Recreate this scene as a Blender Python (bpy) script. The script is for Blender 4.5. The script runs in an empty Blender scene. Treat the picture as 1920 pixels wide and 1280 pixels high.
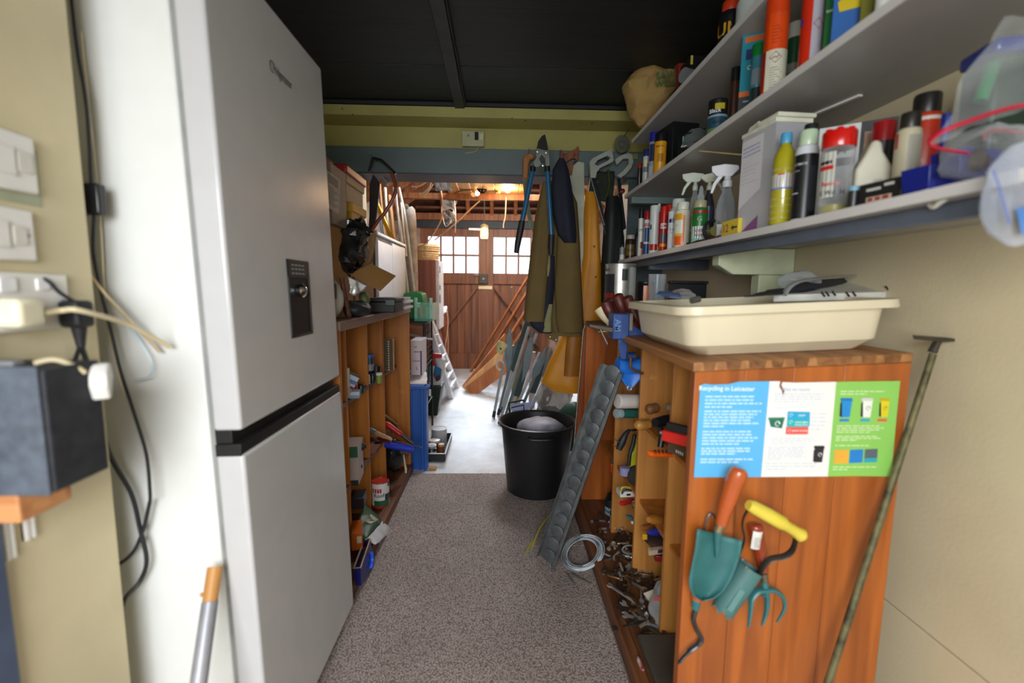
import bpy, math, random
from math import sin, cos, pi, radians, atan2, sqrt
from mathutils import Vector as V, Matrix, noise
random.seed(7)
S = bpy.context.scene
COL = S.collection
# ------------------------------------------------------------------ camera
EYE = V((0, 0, 1.15)); FPX = 853.33
CAMR = (Matrix.Rotation(radians(-1.75), 3, 'Z') @ Matrix.Rotation(radians(83.3), 3, 'X') @ Matrix.Rotation(radians(.65), 3, 'Z'))
cd = bpy.data.cameras.new('camera'); cam = bpy.data.objects.new('camera', cd); COL.objects.link(cam)
cd.sensor_width = 36; cd.lens = 16; cd.clip_start = .02
cam.matrix_world = Matrix.Translation(EYE) @ CAMR.to_4x4()
cd.dof.use_dof = True; cd.dof.focus_distance = 2.3; cd.dof.aperture_fstop = 1.7
S.camera = cam
# ------------------------------------------------------------------ light
w = bpy.data.worlds.new('overcast_sky'); S.world = w; w.use_nodes = True
bg = w.node_tree.nodes['Background']; bg.inputs[0].default_value = (.86, .93, 1, 1); bg.inputs[1].default_value = 2.6
def area(name, loc, rot, sx, sy, e, col):
    l = bpy.data.lights.new(name, 'AREA'); l.shape = 'RECTANGLE'; l.size = sx; l.size_y = sy; l.energy = e; l.color = col
    o = bpy.data.objects.new(name, l); COL.objects.link(o); o.location = loc; o.rotation_euler = [radians(a) for a in rot]; return o
def lamp(name, loc, e, col, r=.04):
    l = bpy.data.lights.new(name, 'POINT'); l.energy = e; l.color = col; l.shadow_soft_size = r
    o = bpy.data.objects.new(name, l); COL.objects.link(o); o.location = loc; return o
area('daylight_open_door', (-.2, -.95, 1.30), (46, 0, 0), 1.1, 1.0, 55, (.97, .98, 1))
area('daylight_garage_windows', (-.18, 7.9, 3.1), (-48, 0, 0), 2.6, 1.2, 2000, (.86, .93, 1))
area('garage_floor_fill', (.5, 4.3, 2.72), (0, 0, 0), 1.0, 1.4, 190, (.88, .94, 1))  # added fill lamp brightening the garage floor; no skylight in the roof
S.view_settings.view_transform = 'Standard'; S.view_settings.look = 'None'; S.view_settings.gamma = 1
S.view_settings.use_curve_mapping = False; S.view_settings.exposure = 0.0
# ------------------------------------------------------------------ measuring: a photo pixel into a point on a known plane
def ray(px, py): return CAMR @ V(((px - 960) / FPX, (640 - py) / FPX, -1))
def TX(px, py, x): d = ray(px, py); return EYE + d * (x / d.x)
def TY(px, py, y): d = ray(px, py); return EYE + d * (y / d.y)
def TZ(px, py, z): d = ray(px, py); return EYE + d * ((z - EYE.z) / d.z)
def pr(p):
    q = CAMR.transposed() @ (V(p) - EYE); return 960 + FPX * q.x / -q.z, 640 - FPX * q.y / -q.z
def on(px, x, z):
    lo, hi = .15, 8.
    for _ in range(40):
        m = (lo + hi) / 2
        u = pr((x, m, z))[0]
        if (u > px) == (x > 0): lo = m
        else: hi = m
    return V((x, lo, z))
def zat(p, py):
    lo, hi = -.5, 4.
    for _ in range(40):
        m = (lo + hi) / 2
        if pr((p[0], p[1], m))[1] > py: lo = m
        else: hi = m
    return lo
def rad(p, wpx):
    d = V((p[1], -p[0], 0)).normalized() * .01
    return .01 * wpx / abs(pr(V(p) + d)[0] - pr(V(p) - d)[0])
def facing(p): return atan2(-p[0], p[1])          # turn so that local -Y looks to the open door
# ------------------------------------------------------------------ materials
def lin(h):
    f = lambda c: c / 12.92 if c <= .04045 else ((c + .055) / 1.055) ** 2.4
    return [f(int(h[i:i + 2], 16) / 255) for i in (0, 2, 4)]
MATS = {}
def newmat(key):
    m = bpy.data.materials.new(key); m.use_nodes = True; nt = m.node_tree
    return m, nt, nt.nodes['Principled BSDF']
def nd(nt, t, **k):
    n = nt.nodes.new(t)
    for a, b in k.items():
        if a.startswith('i_'): n.inputs[a[2:].replace('_', ' ')].default_value = b
        else: setattr(n, a, b)
    return n
def P(h, r=.5, m=0., v=.12, s=14, b=0., bs=60, e=0, coat=0, h2=None):
    """painted / plastic / metal surface with mild mottling"""
    key = 'surface_%s_%s_%s_%s_%s_%s_%s_%s' % (h, r, m, v, b, e, s, h2)
    if key in MATS: return MATS[key]
    mt, nt, bs_ = newmat(key); L = nt.links.new; c = lin(h)
    tc = nd(nt, 'ShaderNodeTexCoord'); n = nd(nt, 'ShaderNodeTexNoise', i_Scale=s, i_Detail=3.)
    L(tc.outputs['Object'], n.inputs['Vector'])
    rp = nd(nt, 'ShaderNodeValToRGB')
    c2 = lin(h2) if h2 else [x * (1 - 2 * v) for x in c]
    rp.color_ramp.elements[0].position = .3; rp.color_ramp.elements[1].position = .62
    rp.color_ramp.elements[0].color = (*c2, 1); rp.color_ramp.elements[1].color = (*c, 1)
    L(n.outputs['Fac'], rp.inputs[0]); L(rp.outputs[0], bs_.inputs['Base Color'])
    bs_.inputs['Roughness'].default_value = r; bs_.inputs['Metallic'].default_value = m
    if coat: bs_.inputs['Coat Weight'].default_value = coat; bs_.inputs['Coat Roughness'].default_value = .15
    if b:
        n2 = nd(nt, 'ShaderNodeTexNoise', i_Scale=float(bs), i_Detail=4.); L(tc.outputs['Object'], n2.inputs['Vector'])
        bp = nd(nt, 'ShaderNodeBump', i_Strength=b, i_Distance=.004); L(n2.outputs['Fac'], bp.inputs['Height']); L(bp.outputs[0], bs_.inputs['Normal'])
    if e:
        bs_.inputs['Emission Color'].default_value = (*c, 1); bs_.inputs['Emission Strength'].default_value = e
    MATS[key] = mt; return mt
def W(h1, h2, sc=(30, 30, 2), r=.4, b=.15, det=5., knots=0):
    """wood: noise stretched along the grain"""
    key = 'wood_%s_%s_%s_%s' % (h1, h2, sc, r)
    if key in MATS: return MATS[key]
    mt, nt, bs_ = newmat(key); L = nt.links.new
    tc = nd(nt, 'ShaderNodeTexCoord'); mp = nd(nt, 'ShaderNodeMapping'); mp.inputs['Scale'].default_value = sc
    n = nd(nt, 'ShaderNodeTexNoise', i_Scale=1., i_Detail=det, i_Distortion=.6); L(tc.outputs['Object'], mp.inputs[0]); L(mp.outputs[0], n.inputs['Vector'])
    rp = nd(nt, 'ShaderNodeValToRGB'); rp.color_ramp.elements[0].position = .32; rp.color_ramp.elements[1].position = .66
    rp.color_ramp.elements[0].color = (*lin(h1), 1); rp.color_ramp.elements[1].color = (*lin(h2), 1)
    L(n.outputs['Fac'], rp.inputs[0])
    out = rp.outputs[0]
    # scuffs of bare wood
    n3 = nd(nt, 'ShaderNodeTexNoise', i_Scale=9., i_Detail=6., i_Roughness=.7); L(tc.outputs['Object'], n3.inputs['Vector'])
    r3 = nd(nt, 'ShaderNodeValToRGB'); r3.color_ramp.elements[0].position = .66; r3.color_ramp.elements[1].position = .74
    mx = nd(nt, 'ShaderNodeMix', data_type='RGBA'); L(n3.outputs['Fac'], r3.inputs[0])
    ml = nd(nt, 'ShaderNodeMath', operation='MULTIPLY'); ml.inputs[1].default_value = .35; L(r3.outputs[0], ml.inputs[0]); L(ml.outputs[0], mx.inputs['Factor'])
    L(out, mx.inputs[6]); mx.inputs[7].default_value = (*[min(1, x * 1.5 + .03) for x in lin(h2)], 1)
    L(mx.outputs[2], bs_.inputs['Base Color'])
    bs_.inputs['Roughness'].default_value = r
    bp = nd(nt, 'ShaderNodeBump', i_Strength=b, i_Distance=.003); L(n.outputs['Fac'], bp.inputs['Height']); L(bp.outputs[0], bs_.inputs['Normal'])
    MATS[key] = mt; return mt
def G(h='f4f8fa', gl=.12, r=.08):
    """clear plastic / glass: tinted see-through with a sheen"""
    key = 'clear_%s_%s_%s' % (h, gl, r)
    if key in MATS: return MATS[key]
    mt, nt, bs_ = newmat(key); L = nt.links.new; nt.nodes.remove(bs_)
    t = nd(nt, 'ShaderNodeBsdfTransparent'); t.inputs[0].default_value = (*lin(h), 1)
    g = nd(nt, 'ShaderNodeBsdfPrincipled'); g.inputs['Base Color'].default_value = (*lin(h), 1); g.inputs['Roughness'].default_value = r
    lw = nd(nt, 'ShaderNodeLayerWeight', i_Blend=.35); a = nd(nt, 'ShaderNodeMath', operation='ADD', use_clamp=True); a.inputs[1].default_value = gl
    n = nd(nt, 'ShaderNodeTexNoise', i_Scale=25.); tc = nd(nt, 'ShaderNodeTexCoord'); L(tc.outputs['Object'], n.inputs['Vector'])
    bp = nd(nt, 'ShaderNodeBump', i_Strength=.15, i_Distance=.002); L(n.outputs['Fac'], bp.inputs['Height']); L(bp.outputs[0], g.inputs['Normal'])
    m = nd(nt, 'ShaderNodeMixShader'); L(lw.outputs['Facing'], a.inputs[0])
    p = nd(nt, 'ShaderNodeMath', operation='MULTIPLY'); p.inputs[1].default_value = .75; L(a.outputs[0], p.inputs[0])
    L(p.outputs[0], m.inputs[0]); L(t.outputs[0], m.inputs[1]); L(g.outputs[0], m.inputs[2]); L(m.outputs[0], nt.nodes['Material Output'].inputs[0])
    MATS[key] = mt; return mt
# ------------------------------------------------------------------ mesh building
GLYPH = {}
def glyphs(s):
    if s in GLYPH: return GLYPH[s]
    c = bpy.data.curves.new('t', 'FONT'); c.body = s; c.size = 1; c.resolution_u = 2; c.align_x = 'CENTER'; c.align_y = 'CENTER'; c.offset = .012
    o = bpy.data.objects.new('t', c); COL.objects.link(o); me = o.to_mesh()
    r = ([v.co.to_2d() for v in me.vertices], [tuple(p.vertices) for p in me.polygons])
    o.to_mesh_clear(); bpy.data.objects.remove(o); bpy.data.curves.remove(c); GLYPH[s] = r; return r
def fr(p, d, up=V((0, 0, 1))):
    """frame with local z along d"""
    d = V(d).normalized(); a = up if abs(d.dot(up)) < .97 else V((1, 0, 0))
    x = a.cross(d).normalized(); y = d.cross(x)
    return Matrix(((x.x, y.x, d.x, p[0]), (x.y, y.y, d.y, p[1]), (x.z, y.z, d.z, p[2]), (0, 0, 0, 1)))
def smooth(pts, k=6, closed=False):
    pts = [V(p) for p in pts]; n = len(pts); out = []
    if n < 3: return pts
    for i in range(n if closed else n - 1):
        g = lambda j: pts[j % n] if closed else pts[max(0, min(n - 1, j))]
        a, b_, c, d = g(i - 1), g(i), g(i + 1), g(i + 2)
        for j in range(k):
            t = j / k
            out.append(.5 * ((2 * b_) + (c - a) * t + (2 * a - 5 * b_ + 4 * c - d) * t * t + (3 * b_ - a - 3 * c + d) * t ** 3))
    if not closed: out.append(pts[-1])
    return out
def wm(o):
    return (wm(o.parent) @ o.matrix_basis) if o.parent else o.matrix_basis.copy()
class B:
    def __init__(s, m=None): s.v = []; s.f = []; s.mi = []; s.mats = []; s.M = Matrix.Identity(4); s.use(m)
    def use(s, m):
        s.m = m
        if m is not None and m not in s.mats: s.mats.append(m)
        return s
    def at(s, M): s.M = M if isinstance(M, Matrix) else Matrix.Translation(M); return s
    def add(s, vs, fs):
        k = len(s.v); s.v += [s.M @ V(p) for p in vs]; s.f += [tuple(i + k for i in f) for f in fs]
        s.mi += [s.mats.index(s.m) if s.m else 0] * len(fs); return s
    def box(s, x0, x1, y0, y1, z0, z1, M=None):
        vs = [V((x, y, z)) for x in (x0, x1) for y in (y0, y1) for z in (z0, z1)]
        if M is not None: vs = [M @ p for p in vs]
        return s.add(vs, [(0, 1, 3, 2), (4, 6, 7, 5), (0, 4, 5, 1), (2, 3, 7, 6), (0, 2, 6, 4), (1, 5, 7, 3)])
    def bar(s, p, q, wd, th, up=V((0, 0, 1))):
        M = fr(p, V(q) - V(p), up); L = (V(q) - V(p)).length
        return s.box(-wd / 2, wd / 2, -th / 2, th / 2, 0, L, M)
    def lathe(s, prof, n=20, M=Matrix.Identity(4), sx=1., sy=1., a0=0., a1=2 * pi, thick=0):
        full = abs(a1 - a0 - 2 * pi) < 1e-6; k = n if full else n + 1; vs = []; fs = []
        for r, z in prof:
            for i in range(k):
                a = a0 + (a1 - a0) * i / n; vs.append(M @ V((r * sin(a) * sx, -r * cos(a) * sy, z)))
        for j in range(len(prof) - 1):
            for i in range(n):
                i2 = (i + 1) % k; a, b_, c, d = j * k + i, j * k + i2, (j + 1) * k + i2, (j + 1) * k + i
                if prof[j][0] < 1e-6: fs.append((a, c, d))
                elif prof[j + 1][0] < 1e-6: fs.append((a, b_, c))
                else: fs.append((a, b_, c, d))
        if full and prof[0][0] > 1e-6 and thick == 0: fs.append(tuple(reversed(range(k))))
        if full and prof[-1][0] > 1e-6 and thick == 0: fs.append(tuple(range((len(prof) - 1) * k, len(prof) * k)))
        return s.add(vs, fs)
    def cyl(s, p, q, r0, r1=None, n=14):
        p, q = V(p), V(q); return s.lathe([(r0, 0), (r0 if r1 is None else r1, (q - p).length)], n, fr(p, q - p))
    def tube(s, pts, r, n=8, closed=False, flat=1.):
        pts = [V(p) for p in pts]; N = len(pts); rs = r if isinstance(r, (list, tuple)) else [r] * N
        vs = []; fs = []; up = None
        for i, p in enumerate(pts):
            a = pts[(i - 1) % N] if closed or i else p; c = pts[(i + 1) % N] if closed or i < N - 1 else p
            d = (c - a).normalized()
            if up is None: up = V((0, 0, 1)) if abs(d.z) < .9 else V((1, 0, 0))
            x = up.cross(d)
            x = x.normalized() if x.length > 1e-5 else V((1, 0, 0)); y = d.cross(x); up = y
            vs += [p + (x * cos(2 * pi * k / n) + y * sin(2 * pi * k / n) * flat) * rs[i] for k in range(n)]
        for i in range(N if closed else N - 1):
            j = (i + 1) % N
            for k in range(n): fs.append((i * n + k, i * n + (k + 1) % n, j * n + (k + 1) % n, j * n + k))
        if not closed: fs += [tuple(reversed(range(n))), tuple(range((N - 1) * n, N * n))]
        return s.add(vs, fs)
    def prism(s, out, t, M=Matrix.Identity(4)):
        """outline in local xz, thickness along local y from -t/2 to t/2"""
        n = len(out); vs = [M @ V((x, -t / 2, z)) for x, z in out] + [M @ V((x, t / 2, z)) for x, z in out]
        fs = [tuple(range(n)), tuple(reversed(range(n, 2 * n)))] + [(i, i + n, (i + 1) % n + n, (i + 1) % n) for i in range(n)]
        return s.add(vs, fs)
    def grid(s, fn, nu, nv, thick=0., wrap=False):
        k = nu if wrap else nu + 1
        vs = [V(fn(i / nu, j / nv)) for j in range(nv + 1) for i in range(k)]
        fs = [(j * k + i, j * k + (i + 1) % k, (j + 1) * k + (i + 1) % k, (j + 1) * k + i) for j in range(nv) for i in range(nu)]
        return s.add(vs, fs)
    def text(s, t, size, M, wrap=None, bend=0.):
        """flat lettering in local xy of M, or round a cylinder of radius wrap facing -Y of M"""
        vs, fs = glyphs(t)
        if wrap: q = [M @ V((wrap * sin(a.x * size / wrap), -wrap * cos(a.x * size / wrap), a.y * size)) for a in vs]
        else: q = [M @ V((a.x * size, a.y * size, 0)) for a in vs]
        return s.add(q, fs)
    def quad(s, a, b_, c, d): return s.add([a, b_, c, d], [(0, 1, 2, 3)])
    def build(s, name, parent=None, local=False, flat=False, bev=0., solid=0., sub=0, ang=38, seg=2, loc=None):
        vs = s.v
        if parent is not None and not local:
            I = wm(parent).inverted(); vs = [I @ p for p in vs]
        o_loc = V((0, 0, 0))
        if parent is None and not local:
            lo = [min(p[i] for p in vs) for i in range(3)]; hi = [max(p[i] for p in vs) for i in range(3)]
            o_loc = V(((lo[0] + hi[0]) / 2, (lo[1] + hi[1]) / 2, lo[2])); vs = [p - o_loc for p in vs]
        me = bpy.data.meshes.new(name); me.from_pydata([tuple(p) for p in vs], [], s.f)
        for m in s.mats: me.materials.append(m)
        me.polygons.foreach_set('material_index', s.mi)
        if not flat:
            me.polygons.foreach_set('use_smooth', [True] * len(me.polygons)); me.set_sharp_from_angle(angle=radians(ang))
        me.update()
        o = bpy.data.objects.new(name, me); COL.objects.link(o); o.location = loc if loc is not None else o_loc
        if parent is not None: o.parent = parent
        if solid: md = o.modifiers.new('s', 'SOLIDIFY'); md.thickness = solid; md.offset = 0
        if bev: md = o.modifiers.new('b', 'BEVEL'); md.width = bev; md.segments = seg; md.limit_method = 'ANGLE'
        if sub: md = o.modifiers.new('u', 'SUBSURF'); md.levels = sub; md.render_levels = sub
        return o
def tag(o, label=None, cat=None, group=None, kind=None):
    if label: o['label'] = label
    if cat: o['category'] = cat
    if group: o['group'] = group
    if kind: o['kind'] = kind
    return o
def thing(name, label, cat, loc=(0, 0, 0), rz=0., group=None, rx=0., ry=0.):
    o = bpy.data.objects.new(name, None); COL.objects.link(o); o.location = loc; o.rotation_euler = (rx, ry, rz); o.empty_display_size = .05
    return tag(o, label, cat, group)
def struct(b, name, **k): return tag(b.build(name, **k), kind='structure')
def piece(o, parent, loc, rot=None):
    c = o.copy(); COL.objects.link(c); c.parent = parent; c.location = loc
    if rot is not None: c.rotation_euler = rot
    return c
# ================================================================== palette
CREAM = P('cfc3a3', .6, v=.05, s=3, b=.15, bs=90)
CREAMY = P('d2c6a2', .62, v=.09, s=4, b=.2, bs=70)
YELLOW = P('a8a25c', .55, v=.08, s=5, b=.2)
BLUEGREY = P('5f6f6e', .45, v=.08, s=6, b=.15)
SLATE = P('565a66', .5, v=.15, s=8)
BLACKBOARD = W('101214', '1d2022', (2, 40, 2), .55, .2)
ORANGEWOOD = W('84441a', 'ae5f24', (26, 26, 1.6), .33, .12)
SHELFWOOD = W('96551c', 'b9742c', (22, 22, 1.5), .45, .12)
DARKWOOD = W('4b2a16', '6d4123', (3, 30, 30), .4, .15)
DOORWOOD = W('583322', '83502f', (24, 24, 1.2), .5, .25)
RAFTER = W('6e3e22', '9c6034', (24, 24, 1.5), .6, .25)
PINE = W('b98148', 'd9ab72', (26, 26, 1.4), .55, .15)
WHITEMEL = P('a3a19e', .35, v=.03)
STEEL = P('a9aaac', .3, 1., v=.1)
GALV = P('8f9698', .38, .85, v=.18, s=25)
BLACK = P('141416', .4)
BLACKRUB = P('1b1c20', .55)
WHITEPL = P('e4e2dc', .35, v=.03)
SILVER = P('d8dade', .15, 1., v=.05)
# ================================================================== the setting
def mat_concrete():
    mt, nt, bs_ = newmat('concrete_floor'); L = nt.links.new
    tc = nd(nt, 'ShaderNodeTexCoord'); n = nd(nt, 'ShaderNodeTexNoise', i_Scale=3.2, i_Detail=8., i_Roughness=.65); L(tc.outputs['Object'], n.inputs['Vector'])
    rp = nd(nt, 'ShaderNodeValToRGB'); e = rp.color_ramp.elements; e[0].position = .35; e[1].position = .65; e[0].color = (*lin('96938f'), 1); e[1].color = (*lin('cfd0d2'), 1)
    L(n.outputs['Fac'], rp.inputs[0]); L(rp.outputs[0], bs_.inputs['Base Color'])
    r2 = nd(nt, 'ShaderNodeMapRange'); r2.inputs['To Min'].default_value = .28; r2.inputs['To Max'].default_value = .6; L(n.outputs['Fac'], r2.inputs[0]); L(r2.outputs[0], bs_.inputs['Roughness'])
    n2 = nd(nt, 'ShaderNodeTexNoise', i_Scale=40., i_Detail=6.); L(tc.outputs['Object'], n2.inputs['Vector'])
    bp = nd(nt, 'ShaderNodeBump', i_Strength=.35, i_Distance=.004); L(n2.outputs['Fac'], bp.inputs['Height']); L(bp.outputs[0], bs_.inputs['Normal']); return mt
def mat_carpet():
    mt, nt, bs_ = newmat('loop_carpet'); L = nt.links.new
    tc = nd(nt, 'ShaderNodeTexCoord'); v = nd(nt, 'ShaderNodeTexVoronoi', i_Scale=230.); mp = nd(nt, 'ShaderNodeMapping'); mp.inputs['Scale'].default_value = (1, .72, 1)
    L(tc.outputs['Object'], mp.inputs[0]); L(mp.outputs[0], v.inputs['Vector'])
    n = nd(nt, 'ShaderNodeTexNoise', i_Scale=2.5, i_Detail=7.); L(tc.outputs['Object'], n.inputs['Vector'])
    rp = nd(nt, 'ShaderNodeValToRGB'); e = rp.color_ramp.elements; e[0].color = (*lin('cabdb5'), 1); e[1].color = (*lin('786a64'), 1); e[0].position = .1; e[1].position = .75
    L(v.outputs['Distance'], rp.inputs[0]); sp = nd(nt, 'ShaderNodeMix', data_type='RGBA', blend_type='MULTIPLY'); sp.inputs['Factor'].default_value = .6
    r2 = nd(nt, 'ShaderNodeValToRGB'); r2.color_ramp.elements[0].position = .3; r2.color_ramp.elements[1].position = .7; r2.color_ramp.elements[0].color = (.55, .52, .5, 1); r2.color_ramp.elements[1].color = (1, 1, 1, 1)
    L(n.outputs['Fac'], r2.inputs[0]); L(rp.outputs[0], sp.inputs[6]); L(r2.outputs[0], sp.inputs[7]); L(sp.outputs[2], bs_.inputs['Base Color']); bs_.inputs['Roughness'].default_value = .95
    bp = nd(nt, 'ShaderNodeBump', i_Strength=.8, i_Distance=.004); bp.invert = True; L(v.outputs['Distance'], bp.inputs['Height']); L(bp.outputs[0], bs_.inputs['Normal']); return mt
XR = 1.04
struct(B(mat_concrete()).box(-1.7, 1.7, -1.3, 6.5, -.1, 0), 'floor')
struct(B(P('8f8f8c', .9, v=.2, s=3)).box(-14, 14, -14, 20, -.3, -.12), 'ground')
CARPET = mat_carpet()
seam = TZ(880, 1024, .008).y
tag(B(CARPET).box(-.545, .392, seam + .001, 2.71, .0005, .0085).build('carpet_strip', bev=.003), 'far brown loop carpet strip meeting the concrete floor', 'carpet')
tag(B(CARPET).box(-.545, .392, -1.0, seam - .001, .0005, .0085).build('carpet_strip', bev=.003), 'near brown loop carpet strip beside the fridge', 'carpet')
# right wall: plaster with a board dado below a seam
wr = struct(B(CREAM).box(XR + .012, XR + .12, -1.2, 2.9, 0, 2.3), 'wall_right')
B(CREAM).box(XR, XR + .011, -1.2, 2.9, .335, 2.22).build('wall_panel', wr, bev=.002)
B(CREAM).box(XR, XR + .011, -1.2, 2.9, 0, .331).build('wall_panel', wr, bev=.002)
# left: alcove wall behind fridge and cabinet, and the pier with the sockets
struct(B(CREAMY).box(-1.4, -1.25, -1.2, 2.9, 0, 2.3), 'wall_left')
struct(B(CREAMY).box(-1.25, -.72, .64, .835, 0, 2.2), 'wall_pier')
B_ = B(P('4a566e', .45)).box(-.80, -.705, .52, .636, 0, 2.2); struct(B_, 'trim_1', bev=.004)
# wall behind the camera with the open doorway
wf = B(CREAM).box(-1.4, -.72, -1.2, -1.08, 0, 2.3).box(.55, 1.16, -1.2, -1.08, 0, 2.3).box(-.72, .55, -1.2, -1.08, 2.0, 2.3); struct(wf, 'wall_front')
# wall between the store and the garage, with its lintel
YW = 2.9
struct(B(CREAM).box(-1.7, -.86, YW, 3.06, 0, 1.84), 'wall_back_left')
struct(B(P('4c5c60', .5)).box(.80, 1.7, YW, 3.06, 0, 1.84), 'wall_back_right')
wb = struct(B(YELLOW).box(-1.7, 1.7, YW, 3.09, 1.975, 3.4), 'wall_back')
B(BLUEGREY).box(-1.25, 1.1, YW - .025, 3.09, 1.835, 1.985).build('lintel_board', wb, bev=.004)
B(P('3a3842', .5)).box(-1.25, 1.1, YW - .025, 3.09, 1.829, 1.8345).build('lintel_shade', wb)  # thin dark sheet: shade of the lintel's underside put into colour
bb = B(YELLOW); bz = TY(620, 214, 2.72).z
bb.box(-1.25, 1.05, 2.72, YW, bz, bz + .062); bm_ = bb.build('wall_beam', wb, bev=.003)
nl = B(P('2a2418', .7))
for px, py in ((642, 204), (661, 215), (960, 222), (1110, 231), (985, 226)):
    p = TY(px, py, 2.7195); nl.cyl(p, p + V((0, -.002, 0)), .004, n=8)
nl.build('nail_head', wb)
# ceiling: dark boards and battens
ZC = 2.19
ce = struct(B(BLACKBOARD).box(-1.4, 1.2, -1.2, 2.9, ZC + .02, ZC + .1), 'ceiling')
for x0, x1 in ((-1.25, -.225), (-.225, 1.04)):
    y = 2.9
    for k in range(7):
        B(BLACKBOARD).box(x0 + .002, x1 - .002, y - .596, y - .002, ZC + .001, ZC + .02).build('ceiling_board', ce, bev=.002); y -= .6
B(P('26272b', .5, v=.25)).box(-.255, -.20, -1.1, 2.75, ZC - .035, ZC + .0005).build('batten', ce, bev=.003)
B(P('1c1f22', .6)).box(-1.25, 1.04, 2.72, 2.9, ZC - .03, ZC + .0005).build('batten', ce, bev=.003)
cb = [V((-.195, y, ZC - .02 + .008 * sin(y * 9))) for y in [(i * .15) for i in range(0, 19)]]
tag(B(BLACKRUB).tube(smooth(cb, 3), .004, 6).build('ceiling_cable'), 'thin black cable running along the ceiling batten', 'cable')
# ------------------------------------------------------------------ garage shell
YD = 6.42
XG0, XG1 = -1.42, 1.32
struct(B(P('a08c7c', .85, v=.2, s=6, b=.4)).box(XG0 - .15, XG0, 3.06, 6.6, 0, 2.08), 'wall_garage_left')
MORTAR = P('9a8478', .9, v=.2, s=12, b=.3)
wg = struct(B(MORTAR).box(XG1 + .012, XG1 + .15, 3.06, 6.6, 0, 2.08), 'wall_garage_right')
brick_m = [P('b0725e', .85, v=.2, b=.4), P('c08a78', .85, v=.2, b=.4), P('caa08e', .85, v=.15, b=.4)]
protos = []
for m in brick_m:
    o = B(m).box(-.006, .012, -.106, .106, -.032, .032).build('brick', wg, local=True); protos.append(o); o.location = (XG1 + .006, 3.3, .4 + .075 * len(protos))
for r in range(8, 24):
    for k in range(13):
        y = 3.6 + k * .225 + (.112 if r % 2 else 0)
        if y < 6.35: piece(random.choice(protos), wg, (XG1 + .006, y, .04 + r * .075))
# roof of the garage
ROOFB = W('3d2418', '5c3826', (20, 2, 20), .75, .3)
ZE, ZR = 2.08, 3.15
rl = struct(B(ROOFB).add([(XG0 - .1, 3.06, ZE), (0, 3.06, ZR), (0, 5.3, ZR), (XG0 - .1, 6.6, ZE), (XG0 - .1, 3.06, ZE + .05), (0, 3.06, ZR + .05), (0, 5.3, ZR + .05), (XG0 - .1, 6.6, ZE + .05)],
    [(0, 1, 2, 3), (4, 7, 6, 5), (0, 3, 7, 4), (0, 4, 5, 1)]), 'roof_left')
rr = struct(B(ROOFB).add([(XG1 + .1, 3.06, ZE), (0, 3.06, ZR), (0, 5.3, ZR), (XG1 + .1, 6.6, ZE), (XG1 + .1, 3.06, ZE + .05), (0, 3.06, ZR + .05), (0, 5.3, ZR + .05), (XG1 + .1, 6.6, ZE + .05)],
    [(3, 2, 1, 0), (5, 6, 7, 4), (4, 7, 3, 0), (1, 5, 4, 0)]), 'roof_right')
rf = struct(B(ROOFB).add([(XG0 - .1, 6.6, ZE), (XG1 + .1, 6.6, ZE), (0, 5.3, ZR), (XG0 - .1, 6.6, ZE + .05), (XG1 + .1, 6.6, ZE + .05), (0, 5.3, ZR + .05)], [(0, 2, 1), (3, 4, 5), (0, 1, 4, 3)]), 'roof_far')
for k in range(9):
    y = 3.25 + k * .34
    zt = 1. if y < 5.2 else max(.1, (6.5 - y) / 1.3)
    B(RAFTER).bar((XG0, y, ZE - .02), (XG0 * (1 - zt) - .0, y, ZE - .02 + (ZR - ZE) * zt * .98), .1, .045, V((0, 1, 0))).build('rafter', rl)
    B(RAFTER).bar((XG1, y, ZE - .02), (XG1 * (1 - zt), y, ZE - .02 + (ZR - ZE) * zt * .98), .1, .045, V((0, 1, 0))).build('rafter', rr)
for x in (-.75, -.42, -.1, .22, .54, .9):
    zt = 1 - abs(x) / 1.5
    B(RAFTER).bar((x, 6.5, ZE + .0), (x, 6.5 - 1.25 * zt, ZE + (ZR - ZE) * zt * .95), .045, .1, V((0, 1, 0))).build('rafter', rf)
for k in range(6):
    t = .05 + k * .09
    B(W('5a3422', '7d4c34', (2, 20, 20), .7)).box(-1.3 * (1 - t), 1.25 * (1 - t), 6.47 - 1.3 * t, 6.51 - 1.3 * t, ZE - .03 + (ZR - ZE) * t, ZE - .005 + (ZR - ZE) * t).build('roof_batten', rf)
tb = thing('tie_beam', 'orange-lit timber tie beam spanning the garage roof', 'beam', (0, 4.7, 2.055))
zb0, zb1 = TY(900, 374, 4.675).z, TY(900, 363, 4.675).z
B(RAFTER).box(XG0, XG1, 4.675, 4.725, zb0, zb1).build('timber', tb, bev=.003)
lo = thing('loft_boarding', 'pale boards laid over the tie beam, lit by the lamp', 'boards', (-.1, 4.3, zb1))
for k in range(7):
    x = -.5 + k * .115
    B(PINE).box(x, x + .109, 3.75, 4.72, zb1 + .0004, zb1 + .02).build('board', lo, bev=.002)
# far wall: plate, dark header, door posts
struct(B(MORTAR).box(XG0, TY(911, 560, YD).x - .902, YD - .02, 6.6, 0, 2.08), 'wall_far_left'); struct(B(MORTAR).box(TY(911, 560, YD).x + .902, XG1, YD - .02, 6.6, 0, 2.08), 'wall_far_right')
struct(B(RAFTER).box(XG0, XG1, YD - .06, 6.6, 2.06, 2.15), 'trim_2', bev=.004)
struct(B(P('2c3034', .6)).box(-1.12, .76, YD - .04, 6.6, TY(870, 428.5, YD).z, 2.06), 'trim_3', bev=.004)
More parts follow.
